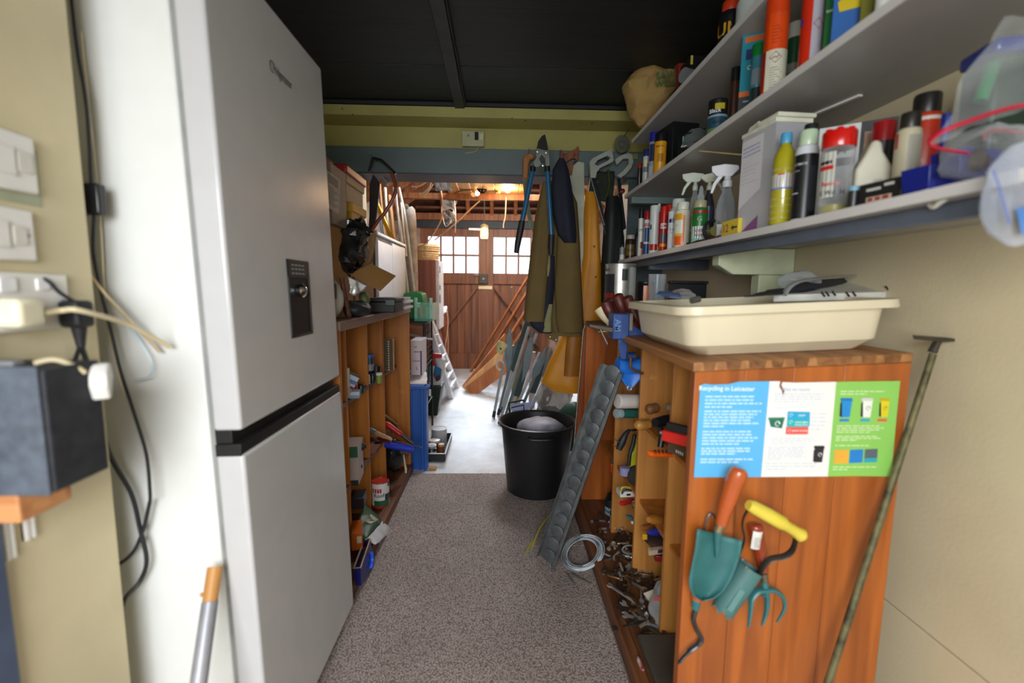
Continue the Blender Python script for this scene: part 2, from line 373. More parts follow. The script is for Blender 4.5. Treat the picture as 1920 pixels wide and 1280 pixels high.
# ------------------------------------------------------------------ garage doors
xm = TY(911, 560, YD).x
GLASS = G('f6fbff', .04, .02)
def garage_door(n, sx, fx):
    """leaf from the meeting line xm outwards (sx = -1 left, 1 right)"""
    z = lambda py: TY(870, py, YD).z
    d = thing(n, None, None, (xm + sx * .45, YD, .02)); del_ = 0
    d['kind'] = 'structure'
    X = lambda a: xm + sx * a
    Wd = .90; zt = z(428); zw1 = z(444); zw0 = z(511.5); zr = z(532); zb = z(662); st = .105
    def bx(a0, a1, z0, z1, y0=YD - .022, y1=YD + .022, m=DOORWOOD): return B(m).box(min(X(a0), X(a1)), max(X(a0), X(a1)), y0, y1, z0, z1)
    bx(.0006, st, .003, zt).build('stile', d, bev=.004); bx(Wd - st, Wd, .003, zt).build('stile', d, bev=.004)
    bx(st, Wd - st, zw1, zt).build('rail', d, bev=.004); bx(st, Wd - st, zr, zw0).build('rail', d, bev=.004); bx(st, Wd - st, .003, zb).build('rail', d, bev=.004)
    pw = (Wd - 2 * st) / 4; zm = z(478.6)
    for k in range(1, 4): bx(st + k * pw - .013, st + k * pw + .013, zw0, zw1).build('glazing_bar', d)
    bx(st, Wd - st, zm - .013, zm + .013, YD - .02, YD + .02).build('glazing_bar', d)
    for k in range(4):
        for a, b_ in ((zw0, zm - .013), (zm + .013, zw1)):
            bx(st + k * pw + .013, st + (k + 1) * pw - .013, a, b_, YD + .004, YD + .008, GLASS).build('pane', d)
    nb = 7; bw = (Wd - 2 * st) / nb
    for k in range(nb): bx(st + k * bw + .002, st + (k + 1) * bw - .002, zb, zr, YD + .004, YD + .02).build('plank', d, bev=.003)
    bx(st, Wd - st, zb - .02, zr + .02, YD + .0205, YD + .03).build('backing', d)
    B(DOORWOOD).bar((X(st + .02), YD - .008, zr - .05), (X(Wd - st - .04), YD - .008, zb + .1), .024, .11, V((0, 1, 0))).build('brace', d, bev=.003)
    return d
dl = garage_door('door_1', -1, 0); dr = garage_door('door_2', 1, 0)
lk = thing('rim_lock', 'dark metal rim lock on the garage doors\' meeting stiles', 'lock', TY(905, 531, YD - .024))
p0, p1 = TY(898, 531, YD - .024), TY(915, 514, YD - .024)
B(P('4a443e', .5, .6)).box(p0.x, p1.x, YD - .06, YD - .0225, p0.z, p1.z).build('case', lk, bev=.004)
q = TY(889, 516, YD - .024); B(P('6a645c', .5, .7)).box(q.x, p0.x, YD - .04, YD - .0225, q.z - .012, q.z + .012).build('bolt', lk, bev=.003)
B(P('8a8478', .4, .8)).cyl(V(((p0.x + p1.x) / 2, YD - .075, (p0.z + p1.z) / 2)), V(((p0.x + p1.x) / 2, YD - .06, (p0.z + p1.z) / 2)), .016).build('knob', lk)
p0, p1 = TY(897, 542, YD - .024), TY(923, 536, YD - .024)
tag(B(P('d8c79a', .5)).box(p0.x, p1.x, YD - .036, YD - .0225, p0.z, p1.z).build('turn_button', bev=.003), 'pale wooden turn button just under the door lock', 'latch')
p = TY(959, 538, YD - .024); tag(B(STEEL).cyl(p, p + V((0, 0, -.07)), .005).cyl(p + V((0, .02, 0)), p + V((0, -.01, 0)), .008).build('hasp_pin'), 'small steel pin hanging on the right garage door', 'pin')
# ================================================================== fridge freezer
FRW = P('bfbfbf', .24, v=.02)  # doors' white greyed; weaker light on the front put into the colour
FRS = P('dcdeda', .3, v=.02)
fr_ = thing('fridge_freezer', 'tall white fridge freezer with water dispenser on its upper door', 'fridge', (-.493, .905, .0185), ry=-.027)
B(FRS).box(-.64, -.066, .004, .572, .03, 1.775).build('body', fr_, True, bev=.004)
B(BLACK).box(-.62, -.08, .02, .55, 0, .03).build('plinth', fr_, True)
B(P('8d8f8c', .6)).box(-.066, -.056, .01, .565, .04, 1.77).build('door_seal', fr_, True)
B(FRW).box(-.056, 0, 0, .575, .84, 1.785).build('upper_door', fr_, True, bev=.007, seg=3)
B(FRW).box(-.056, 0, 0, .575, .035, .79).build('lower_door', fr_, True, bev=.007, seg=3)
B(P('0c0c0e', .6)).box(-.056, -.004, .0005, .573, .786, .812).box(-.056, -.022, .004, .57, .812, .845).build('handle_recess', fr_, True, bev=.002)
I = wm(fr_).inverted()
def fl(px, py): return I @ TX(px, py, -.53)
a, b_ = fl(532, 485), fl(578, 625)
y0, y1, z0, z1 = a.y, b_.y, b_.z, a.z
ds = B(P('1a1b1d', .5)).box(.0005, .004, y0, y1, z1 - .045, z1).box(-.0005, .004, y0, y0 + .006, z0, z1).box(-.0005, .004, y1 - .006, y1, z0, z1).box(-.0005, .004, y0, y1, z0, z0 + .006).build('dispenser', fr_, True, bev=.001)
B(P('050506', .55)).box(.0002, .0016, y0 + .006, y1 - .006, z0 + .006, z1 - .045).build('dispenser_recess', ds, True)
B(SILVER).lathe([(.0, .0), (.016, .002), (.018, .014), (.01, .022), (0, .024)], 14, Matrix.Translation((.0016, y0 + .05, z1 - .078)) @ Matrix.Rotation(pi / 2, 4, 'Y')).build('dispenser_tap', ds, True)
t = B(P('9aa0a4', .4))
F = lambda y, z: Matrix(((0, 0, 1, .0046), (1, 0, 0, y), (0, 1, 0, z), (0, 0, 0, 1)))
for k, zz in enumerate((.012, .022, .033)):
    for j in range(4): t.box(.0042, .0046, y0 + .02 + j * .02, y0 + .033 + j * .02, z1 - zz - .003, z1 - zz)
t.build('print', ds, True)
a, b_ = fl(511, 122), fl(547, 155)
lt = B(P('3c3d3e', .4)); Fm = Matrix(((0, 0, 1, .0006), (1, 0, 0, (a.y + b_.y) / 2 + .016), (0, 1.7, 0, (a.z + b_.z) / 2), (0, 0, 0, 1)))
lt.text('Fridgemaster', .0185, Fm)
lt.tube([V((.0006, a.y + .012 + .011 * cos(u), a.z + .002 + .013 * sin(u))) for u in [i * .5 for i in range(11)]], .0012, 5); lt.build('lettering', fr_, True)
# ================================================================== sockets and cables on the pier
XP = -.7195
def plate(name, label, y0, y1, z0, z1, kids, grp=None):
    t = thing(name, label, 'switch' if 'switch' in name else 'socket', (XP, (y0 + y1) / 2, z0), group=grp)
    B(WHITEPL).box(XP, XP + .012, y0, y1, z0, z1).build('plate', t, bev=.003)
    for nm, m, ya, yb, za, zb, d in kids: B(m).box(XP + .011, XP + .012 + d, ya, yb, za, zb).build(nm, t, bev=.0015)
    sc = B(STEEL)
    for y in (y0 + .012, y1 - .012): sc.cyl((XP + .0115, y, (z0 + z1) / 2), (XP + .0135, y, (z0 + z1) / 2), .003, n=8)
    sc.build('screw', t); return t
PB = P('a9ae93', .6); 
tag(B(PB).box(XP - .001, XP + .0012, .655, .757, 1.268, 1.352).build('wall_patch'), 'grey-green patch behind and below the upper switch', 'paint')  # patch darker than the wall, plate-high, set lower than the switch
plate('fused_switch', 'upper white fused spur switch on the cream pier', .655, .744, 1.284, 1.368, [('rocker', WHITEPL, .672, .71, 1.305, 1.345, .004), ('fuse_holder', P('d9d6cc', .4), .714, .736, 1.312, 1.342, .003)])
plate('fused_switch', 'lower white fused spur switch just above the double socket', .648, .73, 1.182, 1.258, [('rocker', WHITEPL, .663, .69, 1.2, 1.238, .004), ('fuse_holder', P('d9d6cc', .4), .696, .716, 1.205, 1.232, .003)])
plate('double_socket', 'white double socket with a cream and a black plug', .64, .775, 1.078, 1.164, [('rocker', P('f2f2f4', .3), .668, .692, 1.136, 1.158, .004), ('rocker', P('f2f2f4', .3), .722, .742, 1.138, 1.156, .003)])
pl = thing('plug', 'cream three-pin plug pushed into the left half of the socket', 'plug', (XP + .014, .675, 1.09))
B(P('e6dfc2', .4)).box(XP + .0125, XP + .05, .655, .697, 1.085, 1.128).build('plug_body', pl, bev=.008, seg=3)
c0 = V((XP + .045, .697, 1.105)); c1 = TX(150, 582, -.645); c2 = TY(235, 606, .80); c3 = TY(290, 634, .86)
B(P('d8caa4', .5)).tube(smooth([c0, V((XP + .05, .72, 1.108)), c1, c2, c3, TY(318, 650, .89)], 6), .0042, 8).build('flex', pl)
pk = thing('plug', 'black moulded plug in the right half of the socket', 'plug', (XP + .014, .745, 1.075))
a = TX(140, 580, -.69)
B(BLACKRUB).box(XP + .0125, XP + .046, a.y - .014, a.y + .02, 1.078, 1.122).build('plug_body', pk, bev=.007, seg=3)
B(BLACKRUB).lathe([(.011, 0), (.008, -.02), (.006, -.035)], 12, Matrix.Translation((XP + .03, a.y + .004, 1.08))).build('strain_relief', pk)
B(BLACKRUB).tube(smooth([TX(82, 522, XP + .013), TX(95, 530, XP + .02), TX(112, 548, XP + .022), V((XP + .03, a.y, 1.12))], 5), .003, 6).build('switch_cord', pk)
YC = .87
def cpath(pts, y=YC): return smooth([TY(px, py, y if isinstance(y, float) else y) for px, py in pts], 6)
s0 = V((XP + .03, a.y + .004, 1.05))
cb = [s0] + [TY(px, py, yy) for px, py, yy in ((118, 745, .80), (106, 850, .79), (118, 935, .80), (158, 1018, .83), (205, 1060, .86), (245, 1040, .88), (268, 995, .885), (281, 940, .885))]
B(BLACKRUB).tube(smooth(cb, 6), .0036, 7).build('flex', pk)
cb = [s0] + [TY(px, py, yy) for px, py, yy in ((166, 690, .80), (186, 765, .83), (205, 850, .86), (246, 925, .88), (262, 988, .885), (275, 1050, .885), (262, 1090, .885), (232, 1128, .86), (225, 1200, .85))]
B(BLACKRUB).tube(smooth(cb, 6), .0042, 7).build('flex', pk)
il = thing('lamp_flex', 'black flex with an inline switch hanging down the fridge side', 'cable', TY(174, 402, YC))
B(BLACKRUB).tube(cpath([(128, -60), (135, 10), (146, 100), (163, 205), (172, 350)]), .0032, 7).build('flex', il)
B(BLACKRUB).tube(cpath([(177, 400), (175, 470), (188, 540), (208, 620), (226, 695), (250, 770), (274, 850), (281, 920), (281, 942)]), .0032, 7).build('flex', il)
p0, p1 = TY(156, 403, YC), TY(192, 345, YC)
B(P('16171a', .3)).box(p0.x, p1.x, YC - .012, YC + .008, p0.z, p1.z).build('inline_switch', il, bev=.004, seg=3)
tag(B(P('cdb68a', .5)).tube(smooth([TY(148, 490, .85), TY(172, 520, .86), TY(205, 560, .87), TY(262, 620, .88), TY(300, 660, .895)], 5), .0055, 7, flat=.5).build('flat_cable'), 'flat beige cable crossing the fridge side beside the pier', 'cable')
tag(B(P('b9d4e4', .3)).tube(smooth([TY(232, 600, .893), TY(262, 640, .893), TY(285, 680, .893), TY(280, 705, .893), TY(250, 712, .893)], 5), .0014, 6).build('thin_cord'), 'thin pale blue cord curling on the fridge side', 'cord')
tag(B(P('d6c7a6', .5)).tube(smooth([TY(152, 60, .895), TY(166, 200, .895), TY(182, 345, .895), TY(190, 440, .895), TY(200, 600, .895), TY(232, 740, .895)], 5), .0016, 6).build('thin_cord'), 'thin beige cord running behind the black flex', 'cord')
# loose white plug hanging in front
wp = thing('plug', 'loose white plug hanging pins up over the black slate box', 'plug', TX(190, 720, -.60))
c = TX(190, 712, -.60); Mx = Matrix.Translation(c) @ Matrix.Rotation(.35, 4, 'Y') @ Matrix.Rotation(.5, 4, 'X') @ Matrix.Rotation(-.9, 4, 'Z')
wb_ = B(WHITEPL).at(Mx).prism([(-.026, -.018), (.026, -.018), (.026, .012), (.012, .022), (-.012, .022), (-.026, .012)], .022).build('plug_body', wp, bev=.004, seg=3)
B(P('b08a4a', .35, 1.)).at(Mx).box(-.004, .004, -.03, -.01, .004, .006).box(-.016, -.008, -.028, -.01, -.008, -.005).box(.008, .016, -.028, -.01, -.008, -.005).build('pin', wp)
B(P('d8caa4', .5)).tube(smooth([TX(64, 681, -.64), TX(100, 674, -.625), TX(135, 684, -.61), TX(160, 698, -.603)], 5), .0035, 7).build('flex', wp)
# slate box and bracket
sb = thing('slate_box', 'dark slate box on a wooden block fixed to the pier', 'box', (-.66, .655, .86))
B(P('545c68', .75, v=.2, s=40, b=.4), ).box(-.7195, -.607, .607, .612, .862, 1.04).build('front_slate', sb, bev=.002)
B(P('2c2e34', .7, v=.2, s=40, b=.4)).box(-.7195, -.604, .613, .70, .864, 1.035).build('case', sb, bev=.003)
B(W('a8683c', 'cf9560', (2, 30, 30), .6)).box(-.7195, -.655, .612, .69, .82, .8635).build('block', sb, bev=.003)
B(WHITEPL).box(-.7195, -.712, .642, .648, .745, .8195).box(-.7195, -.712, .652, .656, .745, .8195).box(-.7195, -.712, .672, .677, .76, .8195).box(-.7195, -.712, .682, .686, .76, .8195).box(-.7195, -.716, .642, .656, .745, .8195).box(-.7195, -.716, .672, .686, .76, .8195).build('bracket', sb)
B(P('8b8d8e', .6)).add([], []).box(-.70, -.66, .63, .648, 1.0355, 1.043).build('clip', sb, bev=.002)
# wooden-ended pole leaning on the fridge
pt = TY(403, 1062, .882); pm = TY(378, 1240, .80); d = (pm - pt).normalized(); pb = pt + d * ((.003 - pt.z) / d.z)
po = thing('pole', 'grey pole with a wooden plug end leaning on the fridge', 'pole', pb)
j = pt + d * .062
B(P('c98f4c', .5, v=.1)).cyl(pt, j, .0135).cyl(pt + d * .05 + V((-.02, 0, 0)), pt + d * .05, .004, n=8).build('wooden_end', po, bev=.001)
B(P('9b9ca2', .45, .3)).cyl(j, pb, .0145).build('shaft', po)
# ================================================================== right-hand cabinet
rc = thing('cabinet', 'orange-varnished pine cabinet with open pigeonholes and dovetailed end', 'cabinet', (.69, 1.65, 0))
Y0, Y1 = 1.0, 2.30; XF, XB = .445, .945
def topz(x): return .988 + (x - .44) * .05
k = [.445, .56, .672, .79, .945]
for i in range(4):
    B(ORANGEWOOD).add([(k[i] + .0004, y, z) for y in (Y0, Y0 + .024) for z in (0,)] + [(k[i + 1] - .0004, y, 0) for y in (Y0, Y0 + .024)] +
        [(k[i] + .0004, y, topz(k[i]) - .022) for y in (Y0, Y0 + .024)] + [(k[i + 1] - .0004, y, topz(k[i + 1]) - .022) for y in (Y0, Y0 + .024)],
        [(0, 2, 6, 4), (1, 5, 7, 3), (0, 4, 5, 1), (2, 3, 7, 6), (4, 6, 7, 5), (0, 1, 3, 2)]).build('end_board', rc, bev=.0012)
B(DARKWOOD.copy() if 0 else ORANGEWOOD).box(XF, XB, Y1 - .024, Y1, 0, topz(XF) - .022).build('end_board', rc, bev=.002)
TOPW = W('7a4c28', 'a87646', (26, 2, 26), .55, .2)
B(TOPW).add([(x, y, topz(x) + dz) for x in (XF - .004, XB + .003) for y in (Y0, Y1) for dz in (-.022, 0)], [(0, 1, 3, 2), (4, 6, 7, 5), (0, 4, 5, 1), (2, 3, 7, 6), (0, 2, 6, 4), (1, 5, 7, 3)]).build('top', rc, bev=.003)
TAIL = W('5e3a1c', '8a5a2e', (30, 4, 30), .6)
x = .462
for i in range(9):
    wd = .03 + .006 * ((i * 7) % 3)
    z = topz(x + wd / 2)
    B(TAIL).prism([(x, z - .001), (x + wd, z - .001), (x + wd - .004, z - .0195), (x + .004, z - .0195)], .006, Matrix.Translation((0, Y0 + .0022, 0))).build('dovetail', rc, bev=.0006); x += .052
B(W('8a6a42', 'a98654', (22, 2, 22), .6)).box(XB - .01, XB, Y0 + .0245, Y1 - .0245, .05, topz(XB) - .023).build('back', rc)
BW = W('4b2a16', '714526', (30, 2, 30), .5, .3)
B(BW).box(.43, XB - .0105, Y0 + .0245, Y1 - .0245, .03, .048).box(.395, .431, Y0 - .1, Y1, .0, .062).build('bottom_board', rc, bev=.004)
DIV = W('a0682e', 'bf8340', (26, 26, 1.6), .5)
DY = [1.318, 1.62, 1.95]
for y in DY: B(DIV).box(.52, XB - .0105, y - .008, y + .008, .0485, topz(.52) - .0225).build('divider', rc, bev=.001)
SZ = (.66, .37)
ys = [Y0 + .0245] + [y for d_ in DY for y in (d_ - .008, d_ + .008)] + [Y1 - .0245]
for i in range(4):
    for z in SZ: B(SHELFWOOD).box(.535, XB - .011, ys[2 * i] + .0002, ys[2 * i + 1] - .0002, z - .014, z).build('shelf', rc)
# ================================================================== left-hand cabinet
lc = thing('cabinet', 'brown wooden pigeonhole cabinet beside the fridge with grey top', 'cabinet', (-.8, 2.12, 0))
LY0, LY1, LX = 1.53, 2.75, -.535
B(W('6d5548', '8a7263', (26, 2, 26), .5, .15)).box(-1.1, LX + .008, LY0, LY1 + .005, .998, 1.032).build('top', lc, bev=.004)
B(SHELFWOOD).box(-1.1, LX, LY1 - .026, LY1, 0, .9975).build('end_board', lc, bev=.002)
B(SHELFWOOD).box(-1.1, LX, LY0, LY0 + .026, 0, .9975).build('end_board', lc, bev=.002)
B(W('70441e', '8f5c2c', (26, 26, 1.6), .6)).box(-1.11, -1.101, LY0, LY1, .02, .9975).build('back', lc)
LD = [1.84, 2.14, 2.44]
for y in LD: B(SHELFWOOD).box(-1.1, -.615, y - .009, y + .009, .0485, .9972).build('divider', lc, bev=.001)
lys = [LY0 + .0262] + [y for d_ in LD for y in (d_ - .0092, d_ + .0092)] + [LY1 - .0262]
LSZ = (.685, .33)
for i in range(4):
    for z in LSZ: B(BW).box(-1.1, -.612, lys[2 * i], lys[2 * i + 1], z - .018, z).build('shelf', lc, bev=.001)
B(BW).box(-1.1, -.565, LY0 + .0262, LY1 - .0262, .03, .048).box(-.565, -.525, LY0, LY1, .0, .06).build('bottom_board', lc, bev=.004)
# ================================================================== shelves on the right wall
XS = .70
def shelf(label, z0, z1, y0, y1, extra=None):
    t = thing('wall_shelf', label, 'shelf', (.87, (y0 + y1) / 2, z0), group=None)
    B(WHITEMEL).box(XS, XR - .001, y0, y1, z0, z1).build('board', t, bev=.002); B(P('dad8d6', .35, v=.02)).box(XS - .0012, XS - .0001, y0, y1, z0 + .0005, z1 - .0005).build('edging', t); return t  # whiter front strip: light on the shelf edge put into its colour
SL = 1.318; SM = 1.672; ST = 1.937
s1 = shelf('lowest white wall shelf, crowded with bottles and spray cans', SL - .02, SL, .42, 2.68)
B(P('5b6472', .45, v=.1)).box(XS + .035, XS + .057, .42, 2.6, SL - .05, SL - .0205).box(XS + .045, XR - .001, 2.25, 2.28, SL - .07, SL - .0205).build('rail', s1, bev=.002)
s2 = shelf('middle white wall shelf holding orange aerosol cans', SM - .02, SM, .3, 2.60)
B(P('6d807e', .5)).box(XS + .02, XR - .001, 2.53, 2.58, SM - .055, SM - .0205).build('rail', s2, bev=.002)
s3 = shelf('topmost white wall shelf under the dark ceiling', ST - .02, ST, .3, 2.50)
p0, p1 = TZ(1525, 215, SM - .021), TZ(1614, 178, SM - .021)
tag(B(WHITEPL).bar(p0, p1, .012, .006).build('plastic_strip'), 'narrow white strip under the middle shelf', 'strip')
GP = P('c8cfae', .55, v=.08)
br = thing('shelf_bracket', 'pale green wooden bracket holding up the lowest shelf', 'bracket', (.98, 1.6, 1.15))
B(GP).prism([(.768, SL - .021), (.768, 1.238), (.822, 1.206), (XR - .001, 1.206), (XR - .001, SL - .021)], .05, Matrix.Translation((0, 1.615, 0))).build('arm', br, bev=.003)
B(GP).box(.915, XR - .001, 1.59, 1.64, 1.02, 1.2055).build('post', br, bev=.003)
hk = TX(1765, 385, XS + .03)
tag(B(WHITEPL).tube(smooth([hk + V((0, .03, .03)), hk + V((-.005, .012, .0)), hk + V((-.012, -.012, .004)), hk + V((-.012, -.03, .012))], 5), .004, 7).build('cup_hook'), 'small white hook under the lowest shelf near the bag', 'hook')
# ------------------------------------------------------------------ board with a white edge standing at the cabinet's far end
vb = thing('veneered_board', 'brown veneered board with worn white edging behind the right cabinet', 'board', (.66, 2.345, 0))
zt = .965
out = [(.395, .0), (.98, 0), (.98, zt), (.47, zt), (.452, zt - .006), (.443, zt - .03)]
B(W('8a3f12', 'a8561e', (20, 20, 1.4), .4)).prism([(x + (.004 if x < .5 else 0), z) for x, z in out], .018, Matrix.Translation((0, 2.345, 0))).build('panel', vb)
eb = smooth([(.394, 2.345, .0), (.42, 2.345, .5), (.442, 2.345, zt - .03)], 4) + smooth([(.443, 2.345, zt - .028), (.452, 2.345, zt - .004), (.472, 2.345, zt + .001)], 4) + [V((.98, 2.345, zt + .001))]
B(P('cfc6b4', .5, v=.2, s=50)).tube(eb, .0115, 6, flat=.3).build('edging', vb)
# ================================================================== tins, bottles and cartons
def hx(x): return P(x, .35, v=.04) if isinstance(x, str) else x
PROF = {
    'tin': ([(.96, 0), (1, .01), (1, .03), (.985, .035), (.985, .95), (1, .955), (1, .985), (.97, 1), (.9, 1), (.88, .975), (0, .975)], None),
    'aero': ([(.93, 0), (1, .012), (1, .02), (.97, .028), (.97, .74), (.9, .775), (.78, .79)], [(.93, .765), (.95, .79), (.95, .985), (.9, 1), (0, 1)]),
    'full': ([(.95, 0), (1, .01), (1, .8)], [(1.005, .80), (1.005, .985), (.95, 1), (0, 1)]),
    'bottle': ([(.9, 0), (1, .02), (1, .68), (.93, .76), (.5, .86), (.42, .88), (.42, .92)], [(.5, .885), (.52, .9), (.5, .99), (.45, 1), (0, 1)]),
    'wide': ([(.92, 0), (1, .02), (1, .76), (.9, .82), (.7, .84)], [(.76, .835), (.78, .845), (.78, .98), (.72, 1), (0, 1)]),
    'jar': ([(.95, 0), (1, .015), (1, .78), (.95, .8)], [(1.03, .8), (1.05, .81), (1.05, .98), (.98, 1), (0, 1)]),
    'tube': ([(1, 0), (1, .8), (.5, .84), (.4, .86)], [(.45, .86), (.42, .98), (.3, 1), (0, 1)]),
}
def can(px, x, z, wpx, top, label, kind='aero', body='cccccc', cap='202020', bands=(), texts=(), cat='can', name=None, group=None, turn=0., base=None, n=22, slot=None, h=None, p=None):
    """a round container whose base centre is met at column px on the plane X=x; size read off wpx and top"""
    p = p or on(px, x, z); r = rad(p, wpx); h = h or zat(p, top) - z
    t = thing(name or {'can': 'aerosol_can', 'tin': 'paint_tin', 'bottle': 'bottle', 'jar': 'jar'}.get(cat, cat.replace(' ', '_')), label, cat, (p.x, p.y, z + .0006), facing(p) + turn, group)
    pb, pc = PROF[kind]
    B(hx(body)).lathe([(a * r, b_ * h) for a, b_ in pb], n).build('body', t, True)
    if pc: B(hx(cap)).lathe([(a * r, b_ * h) for a, b_ in pc], n).build('cap' if kind != 'jar' else 'lid', t, True)
    if bands or texts:
        lb = B()
        for i, bd in enumerate(bands):
            z0, z1, c = bd[:3]; a0, a1 = (bd[3], bd[4]) if len(bd) > 3 else (-pi, pi)
            rr = r * 1.004 + .00025 * i
            lb.use(hx(c)); k = max(3, int(n * (a1 - a0) / (2 * pi))); lb.lathe([(rr, z0 * h), (rr, z1 * h)], k, a0=a0, a1=a1, thick=1)
        for tx in texts:
            s, zz, sz, c = tx[:4]; da = tx[4] if len(tx) > 4 else 0.
            lb.use(hx(c)); lb.text(s, sz * h, Matrix.Rotation(da, 4, 'Z') @ Matrix.Translation((0, 0, zz * h)), wrap=r * 1.006 + .0003 * (len(bands) + 1))
        lb.build('label', t, True)
    return t, r, h
def print_lines(b, M, x0, x1, z0, z1, n, wd, seed=1, fill=.8):
    """rows of unreadably small print as thin strips, local xz of M at y=0"""
    rd = random.Random(seed)
    for i in range(n):
        z = z1 - (z1 - z0) * (i + .5) / n; x = x0; e = x0 + (x1 - x0) * (rd.uniform(.75, 1) if i % 4 != 3 else rd.uniform(.3, .6))
        while x < e:
            L = min(rd.uniform(.04, .14) * (x1 - x0), e - x)
            b.add([M @ V((x, 0, z - wd / 2)), M @ V((x + L, 0, z - wd / 2)), M @ V((x + L, 0, z + wd / 2)), M @ V((x, 0, z + wd / 2))], [(0, 1, 2, 3)]); x += L + .018 * (x1 - x0)
def rect(b, m, x0, x1, z0, z1, y=0.): b.use(hx(m)); return b.quad((x0, y, z0), (x1, y, z0), (x1, y, z1), (x0, y, z1))
TXT = Matrix.Rotation(pi / 2, 4, 'X')                     # lettering upright, facing -Y
def at_txt(x, y, z, rz=0.): return Matrix.Translation((x, y, z)) @ Matrix.Rotation(rz, 4, 'Z') @ TXT
def carton(p, wd, dp, h, rz, label, body, name='carton', cat='carton', group=None, prints=(), texts=(), side=(), sidetexts=(), lean=0.):
    """box standing at p, its printed face towards local -Y, second printed face -X"""
    t = thing(name, label, cat, (p[0], p[1], p[2] + .0006), rz, group, ry=lean)
    B(hx(body)).box(-wd / 2, wd / 2, 0, dp, 0, h).build('body', t, True, bev=.0015)
    lb = B()
    for i, (x0, x1, z0, z1, c) in enumerate(prints): rect(lb, c, (x0 - .5) * wd, (x1 - .5) * wd, z0 * h, z1 * h, -.0006 - .0003 * i)
    for s, x, zz, sz, c in texts: lb.use(hx(c)); lb.text(s, sz * h, at_txt((x - .5) * wd, -.0008 - .0003 * len(prints), zz * h))
    for i, (y0, y1, z0, z1, c) in enumerate(side):
        xx = -wd / 2 - .0006 - .0003 * i; lb.use(hx(c)); lb.quad((xx, y1 * dp, z0 * h), (xx, y0 * dp, z0 * h), (xx, y0 * dp, z1 * h), (xx, y1 * dp, z1 * h))
    for s, y, zz, sz, c in sidetexts: lb.use(hx(c)); lb.text(s, sz * h, at_txt(-wd / 2 - .0008 - .0003 * len(side), y * dp, zz * h, -pi / 2))
    if lb.f: lb.build('label', t, True)
    return t
def crumple(amp, fq, seed):
    o = V((seed * 7.3, seed * 3.1, seed))
    return lambda p: V([(noise.noise(V(p) * fq + o + V((i * 31., 0, 0)))) * amp + noise.noise(V(p) * fq * 2.7 + o + V((0, i * 17., 0))) * amp * .5 for i in range(3)])
def lump(b, c, rx, ry, rz, amp=.2, fq=12., seed=1, nu=20, nv=12, tilt=Matrix.Identity(3)):
    """crumpled closed bag or rag"""
    cr = crumple(amp * min(rx, ry, rz), fq, seed); c = V(c)
    def f(u, v):
        th = 2 * pi * u; ph = pi * (v * .998 + .001)
        q = tilt @ V((rx * sin(ph) * cos(th), ry * sin(ph) * sin(th), -rz * cos(ph)))
        return c + q + cr(c + q)
    return b.grid(f, nu, nv, wrap=True)
def sheet(b, a, b_, c, d, amp, fq, seed, nu=14, nv=14):
    """crumpled sheet over the quad a b c d"""
    a, b_, c, d = map(V, (a, b_, c, d)); cr = crumple(amp, fq, seed)
    def f(u, v): q = (a * (1 - u) + b_ * u) * (1 - v) + (d * (1 - u) + c * u) * v; return q + cr(q)
    return b.grid(f, nu, nv)
# ------------------------------------------------------------------ lowest shelf, from the far end to the near end
z = SL
can(1166, .715, z, 10, 459, 'small black and white tube at the far end of the lowest shelf', 'tube', 'd8d8d4', '2a2c2e', [(.35, .8, '30403c')], cat='tube')
can(1181, .74, z, 20, 441, 'dark brown bottle with a yellow label, lowest shelf far end', 'wide', '2c1a10', 'b9b2aa', [(.15, .6, '6e5a24', -.9, .9), (.3, .42, '2c1a10', -.5, .5)], cat='bottle')
can(1193, .75, z, 9, 428, 'slim navy bottle beside the brown bottle on the lowest shelf', 'bottle', '191c3a', '23264a', cat='bottle')
can(1199.5, .72, z, 10, 392, 'white aerosol with a black cap and orange foot, lowest shelf', 'full', 'd9dccf', '17191a', [(.02, .14, 'd0601c', -.4, 1.), (.16, .3, '7a3a1c', -.2, 1.)], [('LPS', .55, .07, '222222')])
can(1211, .725, z, 12, 396, 'slim aerosol with a red cap and blue label, lowest shelf', 'full', 'd8dadc', 'a51420', [(.64, .72, 'b01822'), (.02, .25, '234f88'), (.3, .62, '2f4f8c', -.8, 1.)])
can(1225, .725, z, 19, 386, 'tall white aerosol with a red foot band, lowest shelf', 'full', 'ccd4cf', 'd2dad4', [(.06, .19, 'a8200f', -1.2, 1.2), (.5, .6, '3c4440', -1.0, -.6)])
can(1232, .74, z, 12, 382, 'white-tipped sealant tube between the white and red aerosols', 'tube', 'b4242a', 'd5d9d2', [(.0, .12, 'c9b72a', -1.4, 1.4), (.12, .5, 'd8d4cc', -1.4, -.2)], cat='tube')
can(1242, .725, z, 13, 387, 'red aerosol lettered UM in front of another red one', 'full', 'b31c16', 'c01a14', [(.5, .62, 'd6cfc8', -1.2, 1.2), (.2, .4, '4c5560', -1., 1.), (.1, .17, 'd8902a', -1.2, 1.2)], [('UM', .56, .09, 'b01818')])
can(1253, .76, z, 14, 384, 'plain dark red aerosol behind the one lettered UM', 'full', 'a01612', 'bb2a16', [(.4, .46, 'c8a024', -1., 1.)])
can(1257.5, .725, z, 15, 397, 'white carton-slim can with a navy square and blue XX', 'full', 'd6dadf', 'd6dadf', [(.7, .84, '1e2a78', -.9, 1.)], [('XX', .52, .08, '4450a8'), ('SE', .44, .08, 'd04438')])
can(1268, .77, z, 31, 374, 'white bottle with a wide white cap behind the orange label bottle', 'wide', 'd2d6cc', 'cdd6ce', cat='bottle')
